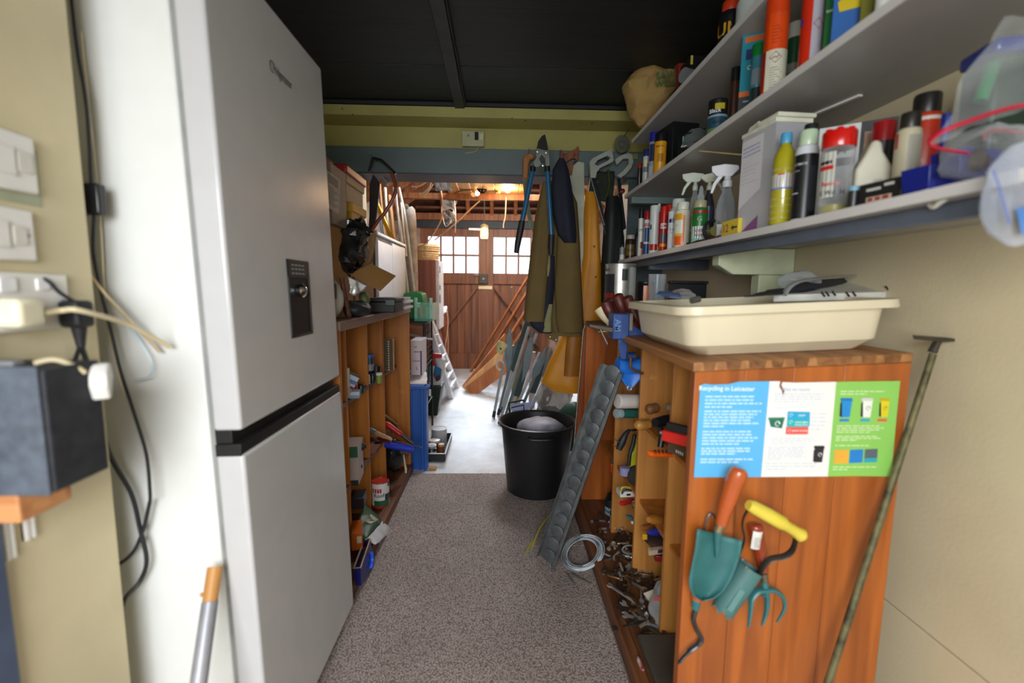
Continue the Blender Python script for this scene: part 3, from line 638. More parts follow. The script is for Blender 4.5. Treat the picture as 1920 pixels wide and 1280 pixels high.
can(1277, .73, z, 30, 380, 'white bottle with a yellow and orange label, lowest shelf', 'wide', 'd9d8c2', 'd3d8c6', [(.04, .9 * .8, 'dde0cc', -1.5, .3), (.6, .74, 'd8a020', -1.5, .25), (.04, .25, 'e8621c', -1.5, .25), (.24, .3, 'e8b83c', -1.3, .1), (.12, .7, 'e07038', .05, .28)], [('-', .5, .1, '5a8a3c', -.7)], cat='bottle')
def sprayer(px, x, wpx, top, neck, label, body, trig, shape='bottle', liquid=None, bands=(), texts=(), noz=-1, clear=False):
    p = on(px, x, z); r = rad(p, wpx); h = zat(p, neck) - z; H = zat(p, top) - z
    t = thing('spray_bottle', label, 'spray bottle', (p.x, p.y, z + .0006), facing(p))
    B(body if not isinstance(body, str) else hx(body)).lathe([(.9 * r, 0), (r, .02 * h), (r, .6 * h), (.85 * r, .75 * h), (.42 * r, .95 * h), (.4 * r, h)], 18).build('body', t, True)
    if liquid: B(hx(liquid)).lathe([(.85 * r, .01 * h), (.93 * r, .03 * h), (.93 * r, .3 * h), (0, .3 * h)], 16).build('liquid', t, True)
    k = (H - h); b2 = B(hx(trig)); s = noz
    b2.lathe([(.5 * r, h), (.5 * r, h + .28 * k), (.36 * r, h + .32 * k), (.3 * r, h + .5 * k)], 14)
    b2.prism([(-s * .012, h + .45 * k), (s * .035, h + .5 * k), (s * .05, h + .72 * k), (s * .052, h + .95 * k), (s * .01, H), (-s * .03, h + .9 * k), (-s * .034, h + .75 * k)][::-s], .02)
    b2.prism([(s * .028, h + .55 * k), (s * .045, h + .2 * k), (s * .052, h - .2 * k), (s * .044, h - .22 * k), (s * .034, h + .15 * k), (s * .014, h + .5 * k)][::-s], .014)
    b2.build('trigger', t, True, bev=.002)
    lb = B()
    for i, (z0, z1, c, a0, a1) in enumerate(bands): lb.use(hx(c)); lb.lathe([(r * 1.005 + .0003 * i, z0 * h), (r * 1.005 + .0003 * i, z1 * h)], 10, a0=a0, a1=a1, thick=1)
    for tx in texts: lb.use(hx(tx[3])); lb.text(tx[0], tx[2] * h, Matrix.Rotation(tx[4], 4, 'Z') @ Matrix.Translation((0, 0, tx[1] * h)), wrap=r * 1.01 + .001)
    if lb.f: lb.build('label', t, True)
    return t
sprayer(1297, .80, 20, 324, 358, 'clear sprayer with a white trigger at the back, far end', G('dfe6e8', .2), 'c6cfc0', bands=[(.3, .34, 'e8e8e8', -.5, .5)])
p = on(1309, .735, z); 
tt, r, h = can(1309, .735, z, 31, 364, 'green and white car-wax bottle with a clear nozzle', 'wide', '1f6b2c', 'a5a27c', [(.03, .4, 'dfe6e4', -1.0, .9), (.03, .12, '7fb8a8', -1.0, .0), (.7, .76, '9b1f22', -1.1, 1.2)], [('turtle', .3, .105, '8d3a55'), ('wax', .2, .11, '8d3a55'), ('G', .56, .16, '7dc28a')], cat='bottle', h=.155)
B(G('dfe8ee', .25)).lathe([(.012, h), (.012, h * 1.12), (.008, h * 1.16), (.007, h * 1.28), (.003, h * 1.34), (0, h * 1.34)], 12).build('nozzle', tt, True)
sprayer(1324, .79, 24, 325, 357, 'dark sprayer with a cream trigger behind the wax bottle', '23262c', 'c9cbb8', noz=1, bands=[(.4, .7, '2e3850', -.9, .9)])
sprayer(1357, .77, 38, 308, 352, 'clear half-empty spray bottle with a white hooded trigger', G('dde4ea', .12), 'd3d6dc', liquid='aab4c0', bands=[(.05, .3, 'd9dde2', -.9, 1.)], texts=[('ergo', .16, .085, 'c05a5e', 0.), ('-', .26, .1, '4f5a70', 0.)])
a = on(1392 - 70, .715, z + .002); c = on(1352, .72, z + .002)
tag(sheet(B(P('5c2f2b', .85, v=.2, b=.5)), on(1287, .705, z + .004), on(1352, .705, z + .004), on(1345, .84, z + .004) , on(1300, .84, z + .004), .006, 30, 3).build('cleaning_cloth', solid=.005), 'flat rust-brown cleaning cloth at the edge of the lowest shelf', 'cloth')
q = on(1335, .735, z); tl = thing('tape_roll', 'black belt of webbing coiled on the rust-brown cloth', 'belt', (q.x, q.y, z + .01))
B(BLACKRUB).tube([q + V((.028 * cos(u) * (1 + .12 * u / 9), 0, .038 + .03 * sin(u) * (1 + .1 * u / 9))) for u in [i * .45 for i in range(30)]], .009, 6, flat=.5).build('coil', tl)
B(P('6d6a3a', .4)).lathe([(.012, -.02), (.017, -.02), (.017, .02), (.012, .02)], 14, fr(q + V((0, 0, .032)), V((0, 1, 0)))).build('core', tl)
tl.name = 'webbing_belt'
p = on(1352, .712, z); q = on(1383, .716, z); hh = zat(p, 416.5) - z
carton(((p.x + q.x) / 2, (p.y + q.y) / 2, z), (q - p).length, .03, hh, atan2(q.y - p.y, q.x - p.x), 'small yellow carton marked 12 with a black arrow', 'dcc23a', prints=[(0, .06, 0, 1, 'b5aa88')], texts=[('12', .26, .48, .72, 'b0301c')])
b2 = B(hx('1a1a18')).at(Matrix.Translation(((p.x + q.x) / 2, (p.y + q.y) / 2, z)) @ Matrix.Rotation(atan2(q.y - p.y, q.x - p.x), 4, 'Z'))
L = (q - p).length; b2.prism([(L * .12, hh * .48), (L * .22, hh * .64), (L * .22, hh * .53), (L * .46, hh * .53), (L * .46, hh * .43), (L * .22, hh * .43), (L * .22, hh * .32)], .001, Matrix.Translation((0, -.0016, 0)))
car = [o for o in COL.objects if o.get('label') == 'small yellow carton marked 12 with a black arrow'][0]; b2.build('arrow', car)
# clear dispenser with a pull-up lid
p = on(1381, .725, z); q = on(1441, .735, z); rz = atan2(q.y - p.y, q.x - p.x); wd = (q - p).length; h = zat(p, 262) - z
cm = (p + q) / 2
ds = thing('food_dispenser', 'clear plastic storage tub with a paper label and white flip lid', 'storage tub', (cm.x, cm.y, z + .0006), rz)
CL = G('eef0f4', .2)
B(CL).box(-wd / 2, wd / 2, 0, .002, .002, h).box(-wd / 2, wd / 2, .098, .1, .002, h).box(-wd / 2, -wd / 2 + .002, .002, .098, .002, h).box(wd / 2 - .002, wd / 2, .002, .098, .002, h).box(-wd / 2, wd / 2, 0, .1, 0, .002).build('tub', ds, True)
B(P('d9d2c4', .8, b=.3)).box(-wd / 2 + .006, wd / 2 - .03, .012, .088, .003, h * .55).build('contents', ds, True, bev=.01)
B(P('e1e2ce', .4)).box(-wd / 2 - .003, wd / 2 + .003, -.003, .103, h, h + .012).box(.0, wd / 2 + .012, -.004, .104, h + .011, h + .022).prism([(-wd / 2, h + .011), (-.02, h + .011), (-.02, h + .035), (-wd / 2 + .012, h + .03)], .08, Matrix.Translation((0, .05, 0))).build('lid', ds, True, bev=.002)
B(P('3560a8', .4)).box(-.012, .008, .03, .07, h + .0121, h + .04).build('latch', ds, True, bev=.003)
lb = B(); rect(lb, 'dcdce2', -wd / 2 + .001, wd * .18, h * .42, h * .96, -.0008); lb.use(hx('dcdce2')).add([(-wd / 2 + .001, -.0008, h * .42), (-wd / 2 + .001, -.0008, h * .26), (wd * .18, -.0008, h * .42)], [(0, 1, 2)])
lb.use(hx('8a4f8c')).add([(-wd / 2 + .02, -.0009, .004), (wd * .16, -.0009, .004), (wd * .16, -.0009, h * .16)], [(0, 1, 2)]).build('paper_label', ds, True)
lb = B(hx('9aa0c0')); print_lines(lb, Matrix.Translation((0, -.0012, 0)), -wd / 2 + .008, wd * .14, h * .78, h * .9, 3, .004, 5); lb.use(hx('b8bcc8')); print_lines(lb, Matrix.Translation((0, -.0012, 0)), -wd / 2 + .012, wd * .1, h * .5, h * .7, 5, .0018, 6); lb.build('lettering', ds, True)
st_ = TY(1312, 283, on(1312, .74, z).y); p2 = TY(1379, 289, on(1379, .78, z).y)
sk = thing('wooden_stick', 'pale wooden stick poking out beside the storage tub', 'stick', st_)
B(P('c9bb7a', .5)).tube([st_, p2, p2 + (p2 - st_) * .4], .0042, 8, flat=.6).build('rod', sk)
# bottles in the middle of the shelf
tt, r, h = can(1462, .725, z, 43, 250, 'clear bottle of yellow squash with a blue cap', 'bottle', P('a8a020', .15, coat=.6, v=.05), '4f9fc8', [(.38, .55, 'c8c8d8', -1.6, 1.6), (.535, .55, 'b8443c', -.5, .1), (.38, .4, '6a7ac0', -1.5, 1.5)], cat='bottle')
rb = B(G('f0f0c0', .3))
for zz in (.07, .14, .21, .28, .6): rb.tube([V((r * 1.0 * sin(u), -r * 1.0 * cos(u), zz * h)) for u in [i * .35 for i in range(18)]], .0016, 5, closed=True)
rb.build('ribs', tt, True)
can(1506, .78, z, 27, 234, 'black-capped bottle hidden behind the frosted-cap bottle', 'full', '2c2e30', '1c1e20', cat='bottle')
can(1503, .735, z, 46, 246, 'black-labelled bottle with a wide frosted measuring cap', 'wide', 'c9cfd6', P('b9cfb0', .25, v=.1), [(.02, .73, '16181d', -2., 2.), (.3, .31, 'd0d0d4', -1.4, -.5), (.55, .555, 'd0d0d4', -1.4, -.5), (.1, .6, '2a2e34', .3, 1.1)], [('ULTIMATE', .62, .035, 'c8c8cc', -.55)], cat='bottle', name='bottle')
tt, r, h = can(1561, .74, z, 64, 248, 'clear plastic jar with a bright red lid', 'jar', G('e8eaea', .1), P('c8170f', .25, coat=.4, v=.04), [(.2, .74, P('cfcfc4', .3, v=.06), -1.5, -.1), (.6, .64, '1d1d1d', -1.2, -.3), (.53, .58, 'c4261c', -1.3, -.2)], [('Bascon', .36, .075, 'c8403a', -.3), ('K WASH', .25, .075, '33363a', -.2)], cat='jar')
B(hx('a89a2a')).lathe([(.88 * r, .01 * h), (.93 * r, .03 * h), (.93 * r, .11 * h), (0, .11 * h)], 18).build('contents', tt, True)
kn = B(P('c8170f', .25, coat=.4, v=.04))
for i in range(7): kn.cyl((r * .82 * sin(i * .9), -r * .82 * cos(i * .9), h * .97), (r * .82 * sin(i * .9), -r * .82 * cos(i * .9), h * 1.02), .008, .006, 8)
kn.build('lid_lug', tt, True)['kind'] = 'stuff'
p = on(1590, .90, z); h = zat(p, 230) - z
carton((p.x, p.y, z), .16, .05, h, facing(p), 'white carton with a black printed corner behind the red-lidded jar', 'd5d8da', prints=[(.55, 1, 0, 1, '1d1b1a'), (.6, .95, .72, .9, 'b0886a'), (.1, .5, .6, .68, '2a2c2e')], texts=[('Vi', .3, .76, .14, '1d2226')])
can(1640, .90, z, 46, 230, 'dark bottle with a broad red cap at the back', 'full', '1c1a1a', 'a01018', cat='bottle')
p = on(1632, .78, z); wd = 2 * rad(p, 72); h = zat(p, 260) - z
wb2 = thing('plastic_bottle', 'grubby white square bottle with a house-shaped shoulder', 'bottle', (p.x, p.y, z + .0006), facing(p) + .25)
B(P('cfcbb8', .5, v=.1, s=10)).prism([(-wd / 2, 0), (wd / 2, 0), (wd / 2, h * .6), (wd * .2, h * .82), (wd * .14, h * .96), (-.004, h), (-wd * .14, h * .96), (-wd * .28, h * .8), (-wd / 2, h * .6)], .06, Matrix.Translation((0, .03, 0))).build('body', wb2, True, bev=.006, seg=3)
lb = B(hx('9a978a')); print_lines(lb, Matrix.Translation((0, -.0006, 0)), .0, wd * .28, h * .2, h * .45, 9, .0022, 8); lb.build('label', wb2, True)
can(1598, .725, z, 22, 350, 'little bottle with a pale blue cap by the sardine tin', 'full', '26282a', '7fb0c4', cat='bottle', h=None)
p = on(1608, .722, z); q = on(1688, .735, z); rz = atan2(q.y - p.y, q.x - p.x); wd = (q - p).length; h = zat(p, 345) - z
carton(((p.x + q.x) / 2, (p.y + q.y) / 2, z), wd, .045, h * .93, rz, 'flat black carton with red panels lying before the blue tray', '232322', prints=[(.2, .8, .14, .36, 'cdb6a2'), (.24, .36, .18, .32, 'a43a2c'), (.42, .54, .18, .32, 'a43a2c'), (.6, .74, .18, .32, 'a43a2c'), (.2, .55, .62, .74, 'c8c8be'), (.62, .85, .72, .84, 'c8c8be')])
can(1690, .80, z, 52, 213, 'stained white bottle with a black screw cap', 'wide', P('c8c0a4', .5, v=.12, s=8), '26231f', [(.62, .78, 'a8282c', -1.5, -.8), (.22, .75, '9c968a', .0, 1.1)], cat='bottle')
can(1716, .88, z, 70, 178, 'orange-red tub with a black lid by the wall', 'wide', 'c23418', '1d1b1a', [(.76, .79, 'dcd6cc')], [('o', .5, .06, 'd8b0a0', -.2), ('ille', .42, .07, 'd8b0a0', -.1)], cat='tub')
# blue trays
BL = P('1e2a86', .2, v=.05, coat=.4)
def tray(name, label, p, q, dp, h, m, cat='tray'):
    rz = atan2(q.y - p.y, q.x - p.x); wd = (q - p).length; t = thing(name, label, cat, ((p.x + q.x) / 2, (p.y + q.y) / 2, p.z + .0006), rz)
    k = .86; b2 = B(m)
    def ring(s, zz): return [(-wd / 2 * s, dp / 2 - dp / 2 * s, zz), (wd / 2 * s, dp / 2 - dp / 2 * s, zz), (wd / 2 * s, dp / 2 + dp / 2 * s, zz), (-wd / 2 * s, dp / 2 + dp / 2 * s, zz)]
    vs = ring(k, 0) + ring(1, h) + ring(.94, h) + ring(k - .05, .004)
    b2.add(vs, [(3, 2, 1, 0)] + [(i + 4 * j, (i + 1) % 4 + 4 * j, (i + 1) % 4 + 4 * j + 4, i + 4 * j + 4) for j in range(3) for i in range(4)] + [(12, 13, 14, 15)])
    b2.build('shell', t, True, bev=.003); return t
p = on(1683, .725, z); q = on(1738, .73, z); tray('parts_tray', 'small blue tray before the larger blue one', p, q, .09, zat(p, 322) - z, BL)
p = on(1735, .74, z); q = on(1792, .745, z); tray('parts_tray', 'larger blue plastic tray beside the ziplock bag', p, q, .13, zat(p, 292) - z, BL)
p = on(1757, .80, z); tag(B(P('1c2c8c', .3)).cyl(p, p + V((.0, 0, .1)), .006).cyl(p + V((0, 0, .1)), p + V((0, 0, .15)), .0075).build('marker_pen'), 'blue marker pen standing behind the blue tray', 'pen')
p = on(1868, .90, z); h = zat(p, 115) - z
dk = thing('storage_box', 'dark green box with a blue lid behind the ziplock bag', 'box', (p.x, p.y, z + .0006), facing(p) + .6)
B(P('0d2a1c', .4)).box(-.055, .055, -.04, .04, 0, h).build('body', dk, True, bev=.01, seg=3); B(BL).box(-.058, .058, -.043, .043, h, h + .025).build('lid', dk, True, bev=.006)
# ziplock bag with a red seal and the bag hanging before it
zb = thing('ziplock_bag', 'clear ziplock bag with a red seal standing on the lowest shelf', 'bag', on(1850, .80, z))
c = on(1845, .775, z + .052)
lump(B(G('e2e6e6', .10, .12)), c, .055, .06, .045, .3, 22, 4).build('pouch', zb)
rd = P('c01436', .35)
zz = lambda px, py, y: TY(px, py, y)
B(rd).tube(smooth([zz(1815, 288, .70), zz(1760, 278, .71), zz(1742, 266, .715), zz(1770, 245, .70), zz(1830, 222, .685), zz(1890, 203, .675), zz(1960, 190, .66)], 6), .0038, 8, flat=.5).build('seal', zb)
B(rd).tube(smooth([zz(1846, 262, .73), zz(1848, 250, .73), zz(1870, 244, .72), zz(1930, 250, .71)], 6), .0032, 8, flat=.5).build('seal', zb)
sheet(B(G('e8eeec', .1, .1)), zz(1745, 268, .715), zz(1960, 190, .66), zz(1990, 20, .66), zz(1880, 40, .72), .010, 18, 5, 12, 12).build('bag_top', zb)
B(P('1f7a4c', .3)).cyl(zz(1838, 190, .73), zz(1862, 120, .73), .009).build('green_tube', zb)
ic = zz(1825, 285, .745); tag(lump(B(P('4a2e1c', .6, v=.2)), ic + V((.012, .01, -.012)), .02, .02, .02, .3, 50, 8, 12, 8).build('brown_lump'), 'small brown lump inside the ziplock bag', 'lump')
hb = thing('hanging_bag', 'clear plastic bag with blue print hanging off the shelf end', 'bag', zz(1890, 440, .62))
lump(B(G('dfe3ea', .2, .15)), zz(1918, 362, .63), .062, .02, .07, .35, 22, 9, 20, 14).build('pouch', hb)
sheet(B(P('4a7fc0', .4)), zz(1905, 392, .605), zz(1965, 380, .605), zz(1965, 430, .605), zz(1915, 440, .605), .003, 25, 2, 6, 6).build('print', hb)
B(P('6a78b8', .4)).tube(smooth([zz(1862, 318, .606), zz(1872, 345, .606), zz(1880, 375, .606), zz(1893, 420, .606)], 4), .0012, 5).build('print', hb)
# ------------------------------------------------------------------ middle shelf
z = SM
can(1198, .73, z, 9, 306, 'short red-topped bottle at the far end of the middle shelf', 'full', '2b2526', 'a02a1e', cat='bottle')
can(1210, .735, z, 13, 281, 'white and navy aerosol beside the red-topped bottle', 'full', 'b9c0bc', '20306a', [(.35, .6, '2a3a50', -1., 1.), (.5, .7, 'd8d8b8', -.8, .2)])
can(1222, .74, z, 15, 249, 'aerosol with a tall royal-blue cap on the middle shelf', 'full', '9aa0a8', '20249a', [(.4, .75, '26305c', -1.2, 1.2), (.05, .3, 'b8bcc0', -1., 1.)])
can(1236, .735, z, 23, 252, 'yellow aerosol with a black cap on the middle shelf', 'full', 'd99a14', '15161a', [(.66, .7, '8a5a20', -.9, .7), (.3, .5, 'b07014', -.5, .6)])
pb2 = TX(1290, 268, .75)
bg2 = thing('pack_of_bags', 'clear-wrapped black pack marked 100 on the middle shelf', 'pack', (pb2.x, pb2.y, z))
lump(B(G('9aa0a0', .22, .1)), (pb2.x + .03, pb2.y, z + .055), .06, .1, .05, .3, 26, 6).build('wrapper', bg2)
B(P('17191a', .5)).box(pb2.x + .005, pb2.x + .08, pb2.y - .07, pb2.y + .075, z + .003, z + .07).build('pack', bg2, bev=.004)
fp = TX(1293, 265, pb2.x - .012); rz = facing(fp)
lb = B(hx('0f1512')).at(Matrix.Translation(fp) @ Matrix.Rotation(rz - .5, 4, 'Z')); lb.box(-.05, .06, 0, .001, -.055, .035)
lb.use(hx('6fc0a0')).text('100', .034, at_txt(-.01, -.0012, .012)).use(hx('d8dcda')).text('disposable', .014, at_txt(-.006, -.0012, -.012)).build('label', bg2)
p = on(1282, .86, z); carton((p.x, p.y, z), .13, .16, zat(p, 205) - z, .15, 'flat black box behind the wrapped pack', '15171a', name='box', cat='box')
can(1343, .745, z, 38, 190, 'black paint tin with a blue and yellow label', 'tin', '17181a', None, [(.02, .5, '24485a', -1.4, 1.4), (.5, .56, '7a9ab0', -1.3, 1.3), (.7, .86, 'b8a81c', -.3, .7), (.02, .2, '5a7a4a', -1.2, 1.2)], [('Black', .66, .16, 'e6e8e8', -.3), ('satin', .36, .14, '152025', .0)], cat='tin')
p = on(1367, .76, z); q = on(1400, .742, z)
fp = on(1396, .745, z); h = zat(fp, 42) - z; h = min(h, .245)
carton((fp.x + .025, fp.y, z), .085, .06, h, -.55, 'teal oven-cleaner box with orange stripes', '1a8296', prints=[(.1, .9, .90, .97, 'c8682c'), (.15, .8, .7, .82, '1c2c66'), (.0, 1, .27, .33, 'd0682c'), (.0, 1, .0, .27, '303a40'), (.15, .9, .2, .22, '9aa4a8'), (.15, .9, .06, .15, '1c2224')], texts=[('OVEN', .5, .60, .075, 'cfe0e4'), ('clean', .5, .76, .05, 'e0e4ec')], side=[(.1, .9, .1, .5, '2a92a4')])
can(1372, .80, z, 18, 128, 'dark bottle half hidden beside the teal box', 'full', '4a2a1c', '16181a', cat='bottle')
tt, r, h = can(1416, .735, z, 27, 68, 'green-capped cleaner bottle before the teal box', 'full', '2f6f7a', '0e6e2c', [(.05, .3, '1c2a2c', -1.2, 1.2), (.35, .6, '6a7a80', -1., 1.)], cat='bottle', h=.17)
can(1447, .735, z, 47, -40, 'tall orange aerosol with a hazard-diamond label', 'aero', 'd1400e', 'cf3a0c', [(.02, .36, 'cfd0bc', -.75, 1.4), (.36, .66, 'd8480e', -.6, 1.2), (.05, .36, 'a02418', -1.5, -.8)], h=.30)
o_ = [o for o in COL.objects if o.get('label', '').startswith('tall orange aerosol')][0]
b2 = B(hx('b02a30')); rr = rad(on(1447, .735, z), 47) * 1.02
def wrap_pts(pts, r, z0): return [V((r * sin(x / r), -r * cos(x / r), z0 + y)) for x, y in pts]
b2.tube(wrap_pts([(.002, -.014), (.016, 0), (.002, .014), (-.012, 0)], rr, .088), .0011, 4, closed=True); b2.use(hx('50564c'))
b2.tube(wrap_pts([(-.006, -.003), (.0, .002), (.004, -.002), (.009, .003)], rr, .088), .0012, 4)
for i in range(9): b2.tube(wrap_pts([(-.01, 0), (.0, 0), (.008 + .006 * (i % 3), 0)], rr, .062 - i * .006), .0006, 4)
b2.use(hx('8a2c0c'))
for i in range(6): b2.tube(wrap_pts([(-.01, 0), (0, 0), (.006 + .005 * (i % 3), 0)], rr, .165 - i * .008), .0007, 4)
b2.build('print', o_, True)
can(1482, .80, z, 30, 45, 'dark green tin behind the two orange aerosols', 'full', '15482c', 'b8bcb4', [(.34, .46, '8f9088')], cat='tin', name='tin')
can(1514, .74, z, 42, -60, 'red-orange aerosol with a lilac print panel', 'aero', 'c92c12', 'd3390f', [(.05, .72, 'b0acb8', .05, 1.5), (.68, .7, 'a02028', .05, 1.5), (.6, .72, '1c1a1c', -1.3, -.5)], [('b', .4, .1, '28409a', -.95)], h=.28)
o_ = [o for o in COL.objects if o.get('label', '').startswith('red-orange aerosol')][0]
b2 = B(hx('9a3a58')); rr = rad(on(1514, .74, z), 42) * 1.03; b2.at(Matrix.Rotation(.7, 4, 'Z')).tube(wrap_pts([(0, -.012), (.012, 0), (0, .012), (-.012, 0)], rr, .10), .001, 4, closed=True); b2.build('print', o_, True)
p = on(1547, .745, z); carton((p.x + .012, p.y, z), .035, .03, .26, facing(p), 'narrow green packet with white stripes and red lettering', '1d6e34', prints=[(0, 1, .0, .12, 'c8d0c8'), (.05, .95, .42, .44, 'a8c0a8'), (.05, .95, .56, .58, 'a8c0a8')], texts=[('Ori', .5, .86, .12, 'c83a34')], name='packet', cat='packet')
p = on(1584, .745, z); gl = carton((p.x + .01, p.y, z), .072, .02, .24, facing(p), 'blue rubber-glove packet picturing a yellow glove', '2f62a8', prints=[(.5, 1, .8, 1, '3c74b8')], name='packet', cat='packet')
b2 = B(hx('cdb61e')); b2.prism([(-.026, .03), (.01, .03), (.018, .05), (.022, .075), (.016, .078), (.012, .062), (.010, .085), (.004, .086), (.0, .066), (-.006, .088), (-.012, .086), (-.01, .064), (-.02, .082), (-.026, .078), (-.02, .058), (-.03, .05)], .001, Matrix.Translation((.002, -.0014, .05))).build('glove_picture', gl, True)
p = on(1624, .76, z); carton((p.x + .01, p.y, z), .045, .03, .22, facing(p), 'olive packet at the near end of the middle shelf', '6a6a1e', name='packet', cat='packet')
can(1652, .76, z, 34, -60, 'white bottle at the near end of the middle shelf', 'bottle', 'd6d8d2', 'd6d8d2', cat='bottle', h=.2)
# ------------------------------------------------------------------ topmost shelf
z = ST
p = on(1392, .80, z); tg = can(1404, .80, z, 58, -30, 'large white tub on the topmost shelf', 'wide', 'c4ccc8', 'd0d4d0', cat='tub', h=.16)
can(1364, .80, z, 44, 5, 'black and orange tub lettered UNI on the topmost shelf', 'wide', '15151a', 'c23a16', [(.02, .22, '8c8c8a'), (.24, .72, '17171a', -1.5, 1.5)], [('UNI', .5, .3, 'd8a81e', .0)], cat='tub')
q = TX(1285, 74, .70); 
rl_ = thing('foam_roll', 'grey roll of pipe insulation sticking out of the topmost shelf', 'roll', q)
e = V((1.0, q.y + .12, q.z + .0)); q = V((q.x, q.y, ST + .028)); e.z = q.z
B(P('6c7174', .7, v=.1)).lathe([(.014, 0), (.027, 0), (.027, .34), (.014, .34)], 18, fr(q, e - q)).build('foam', rl_)
bgp = TX(1222, 180, .685)
pbag = thing('paper_bag', 'crumpled brown paper bag hanging over the topmost shelf end', 'bag', (bgp.x, bgp.y, ST - .12))
q = on(1292, .74, z); carton((q.x + .06, q.y, z), .12, .12, zat(q, 104) - z, .0, 'black box with a yellow tab on the topmost shelf', '121214', name='box', cat='box', prints=[(.0, .08, .72, 1, 'b8a84a')])
q = on(1276, .75, z); carton((q.x + .03, q.y, z), .06, .03, zat(q, 118) - z, .2, 'slim red-brown book leaning by the paper bag', '7a2a1c', name='book', cat='book', lean=-.15)
# ================================================================== things on the right-hand cabinet
def topy(x, y=1.5): return topz(x) + .0006
TRW = P('d9cfb2', .4, v=.05, s=5)
tr = thing('litter_tray', 'large cream plastic tray standing on the right cabinet', 'tray', (.69, 1.26, topy(.69) + .0012), 0, ry=-.05)
def rr_ring(hx_, hy, z, rd, n=5, cx=0, cy=0):
    o = []
    for sx, sy, a0 in ((1, -1, -pi / 2), (1, 1, 0), (-1, 1, pi / 2), (-1, -1, pi)):
        for i in range(n):
            a = a0 + (pi / 2) * i / (n - 1); o.append(V((cx + sx * (hx_ - rd) + rd * cos(a), cy + sy * (hy - rd) + rd * sin(a), z)))
    return o
rings = [rr_ring(.203, .175, .0, .03), rr_ring(.234, .203, .026, .04), rr_ring(.247, .215, .112, .05), rr_ring(.250, .218, .114, .05), rr_ring(.266, .234, .116, .055), rr_ring(.268, .236, .102, .055), rr_ring(.27, .238, .102, .055), rr_ring(.268, .236, .121, .055), rr_ring(.245, .212, .122, .05), rr_ring(.229, .198, .028, .04), rr_ring(.198, .17, .004, .03)]
vs = [p for r_ in rings for p in r_]; N = 20
B(TRW).add(vs, [tuple(reversed(range(N)))] + [(j * N + i, j * N + (i + 1) % N, (j + 1) * N + (i + 1) % N, (j + 1) * N + i) for j in range(10) for i in range(N)] + [tuple(range(10 * N, 11 * N))]).build('shell', tr, True)
# what lies in the tray
def tl(px, py, y): return TY(px, py, y)
rk = thing('dish_drainer', 'white plastic handled rack with dark slots lying in the cream tray', 'rack', (.80, 1.30, 1.03))
B(P('d9dad2', .35)).add([tl(1450, 553, 1.2), tl(1690, 546, 1.2), tl(1690, 520, 1.32), tl(1610, 522, 1.36), tl(1460, 549, 1.3), tl(1450, 566, 1.2), tl(1690, 560, 1.2), tl(1690, 534, 1.32), tl(1610, 536, 1.36), tl(1460, 562, 1.3)],
    [(0, 1, 2, 3, 4), (9, 8, 7, 6, 5), (0, 5, 6, 1), (1, 6, 7, 2), (2, 7, 8, 3), (3, 8, 9, 4), (4, 9, 5, 0)]).build('body', rk, bev=.002)
sl_ = P('1e2022', .5)
for px, py in ((1548, 546), (1560, 545), (1586, 547), (1598, 546), (1660, 536), (1672, 534), (1684, 532), (1540, 547)):
    a = tl(px, py, 1.196); c = tl(px + 7, py + 9, 1.193); B(sl_).bar(a, c, .004, .002, V((0, 1, 0))).build('slot', rk)
B(P('c9cac8', .2, .6)).tube(smooth([tl(1470, 553, 1.19), tl(1482, 536, 1.2), tl(1510, 525, 1.22), tl(1570, 519, 1.28), tl(1625, 516, 1.33)], 6), .009, 8, flat=.4).build('rim', rk)
B(P('2b2d33', .4)).add([tl(1478, 548, 1.26), tl(1500, 527, 1.29), tl(1640, 517, 1.4), tl(1652, 521, 1.4), tl(1560, 535, 1.3), tl(1478, 553, 1.25), tl(1500, 531, 1.30), tl(1640, 521, 1.41), tl(1652, 525, 1.41), tl(1560, 539, 1.31)],
    [(0, 1, 2, 3, 4), (9, 8, 7, 6, 5), (0, 5, 6, 1), (1, 6, 7, 2), (2, 7, 8, 3), (3, 8, 9, 4), (4, 9, 5, 0)]).build('insert', rk)
tag(sheet(B(P('2a2b30', .6)), tl(1395, 556, 1.12), tl(1468, 550, 1.15), tl(1475, 541, 1.3), tl(1440, 545, 1.3), .004, 20, 5, 8, 8).build('plastic_sheet', solid=.003), 'dark grey folded sheet lying in the tray before the rack', 'sheet')
cp = tl(1500, 527, 1.33)
tag(lump(B(G('dfe4e6', .18)), cp, .06, .04, .03, .3, 24, 3).build('clear_bag'), 'crumpled clear bag behind the white rack in the tray', 'bag')
bp = tl(1262, 550, 1.28); pk2 = thing('bag_of_parts', 'blue and clear plastic pack in the tray\'s left end', 'bag', bp)
sheet(B(G('cfd4d6', .25)), tl(1235, 556, 1.2), tl(1310, 560, 1.15), tl(1290, 541, 1.3), tl(1255, 545, 1.36), .006, 25, 4).build('film', pk2)
sheet(B(P('3c5f9c', .4)), tl(1228, 552, 1.22), tl(1280, 558, 1.17), tl(1270, 548, 1.3), tl(1240, 546, 1.33), .005, 25, 6, 8, 8).build('print', pk2, solid=.002)
c = tl(1305, 556, 1.12); tag(B(P('55524c', .5)).cyl(c + V((-.01, 0, -.01)), c + V((.012, .01, -.006)), .008).build('spool'), 'small dark reel beside the blue pack in the tray', 'reel')
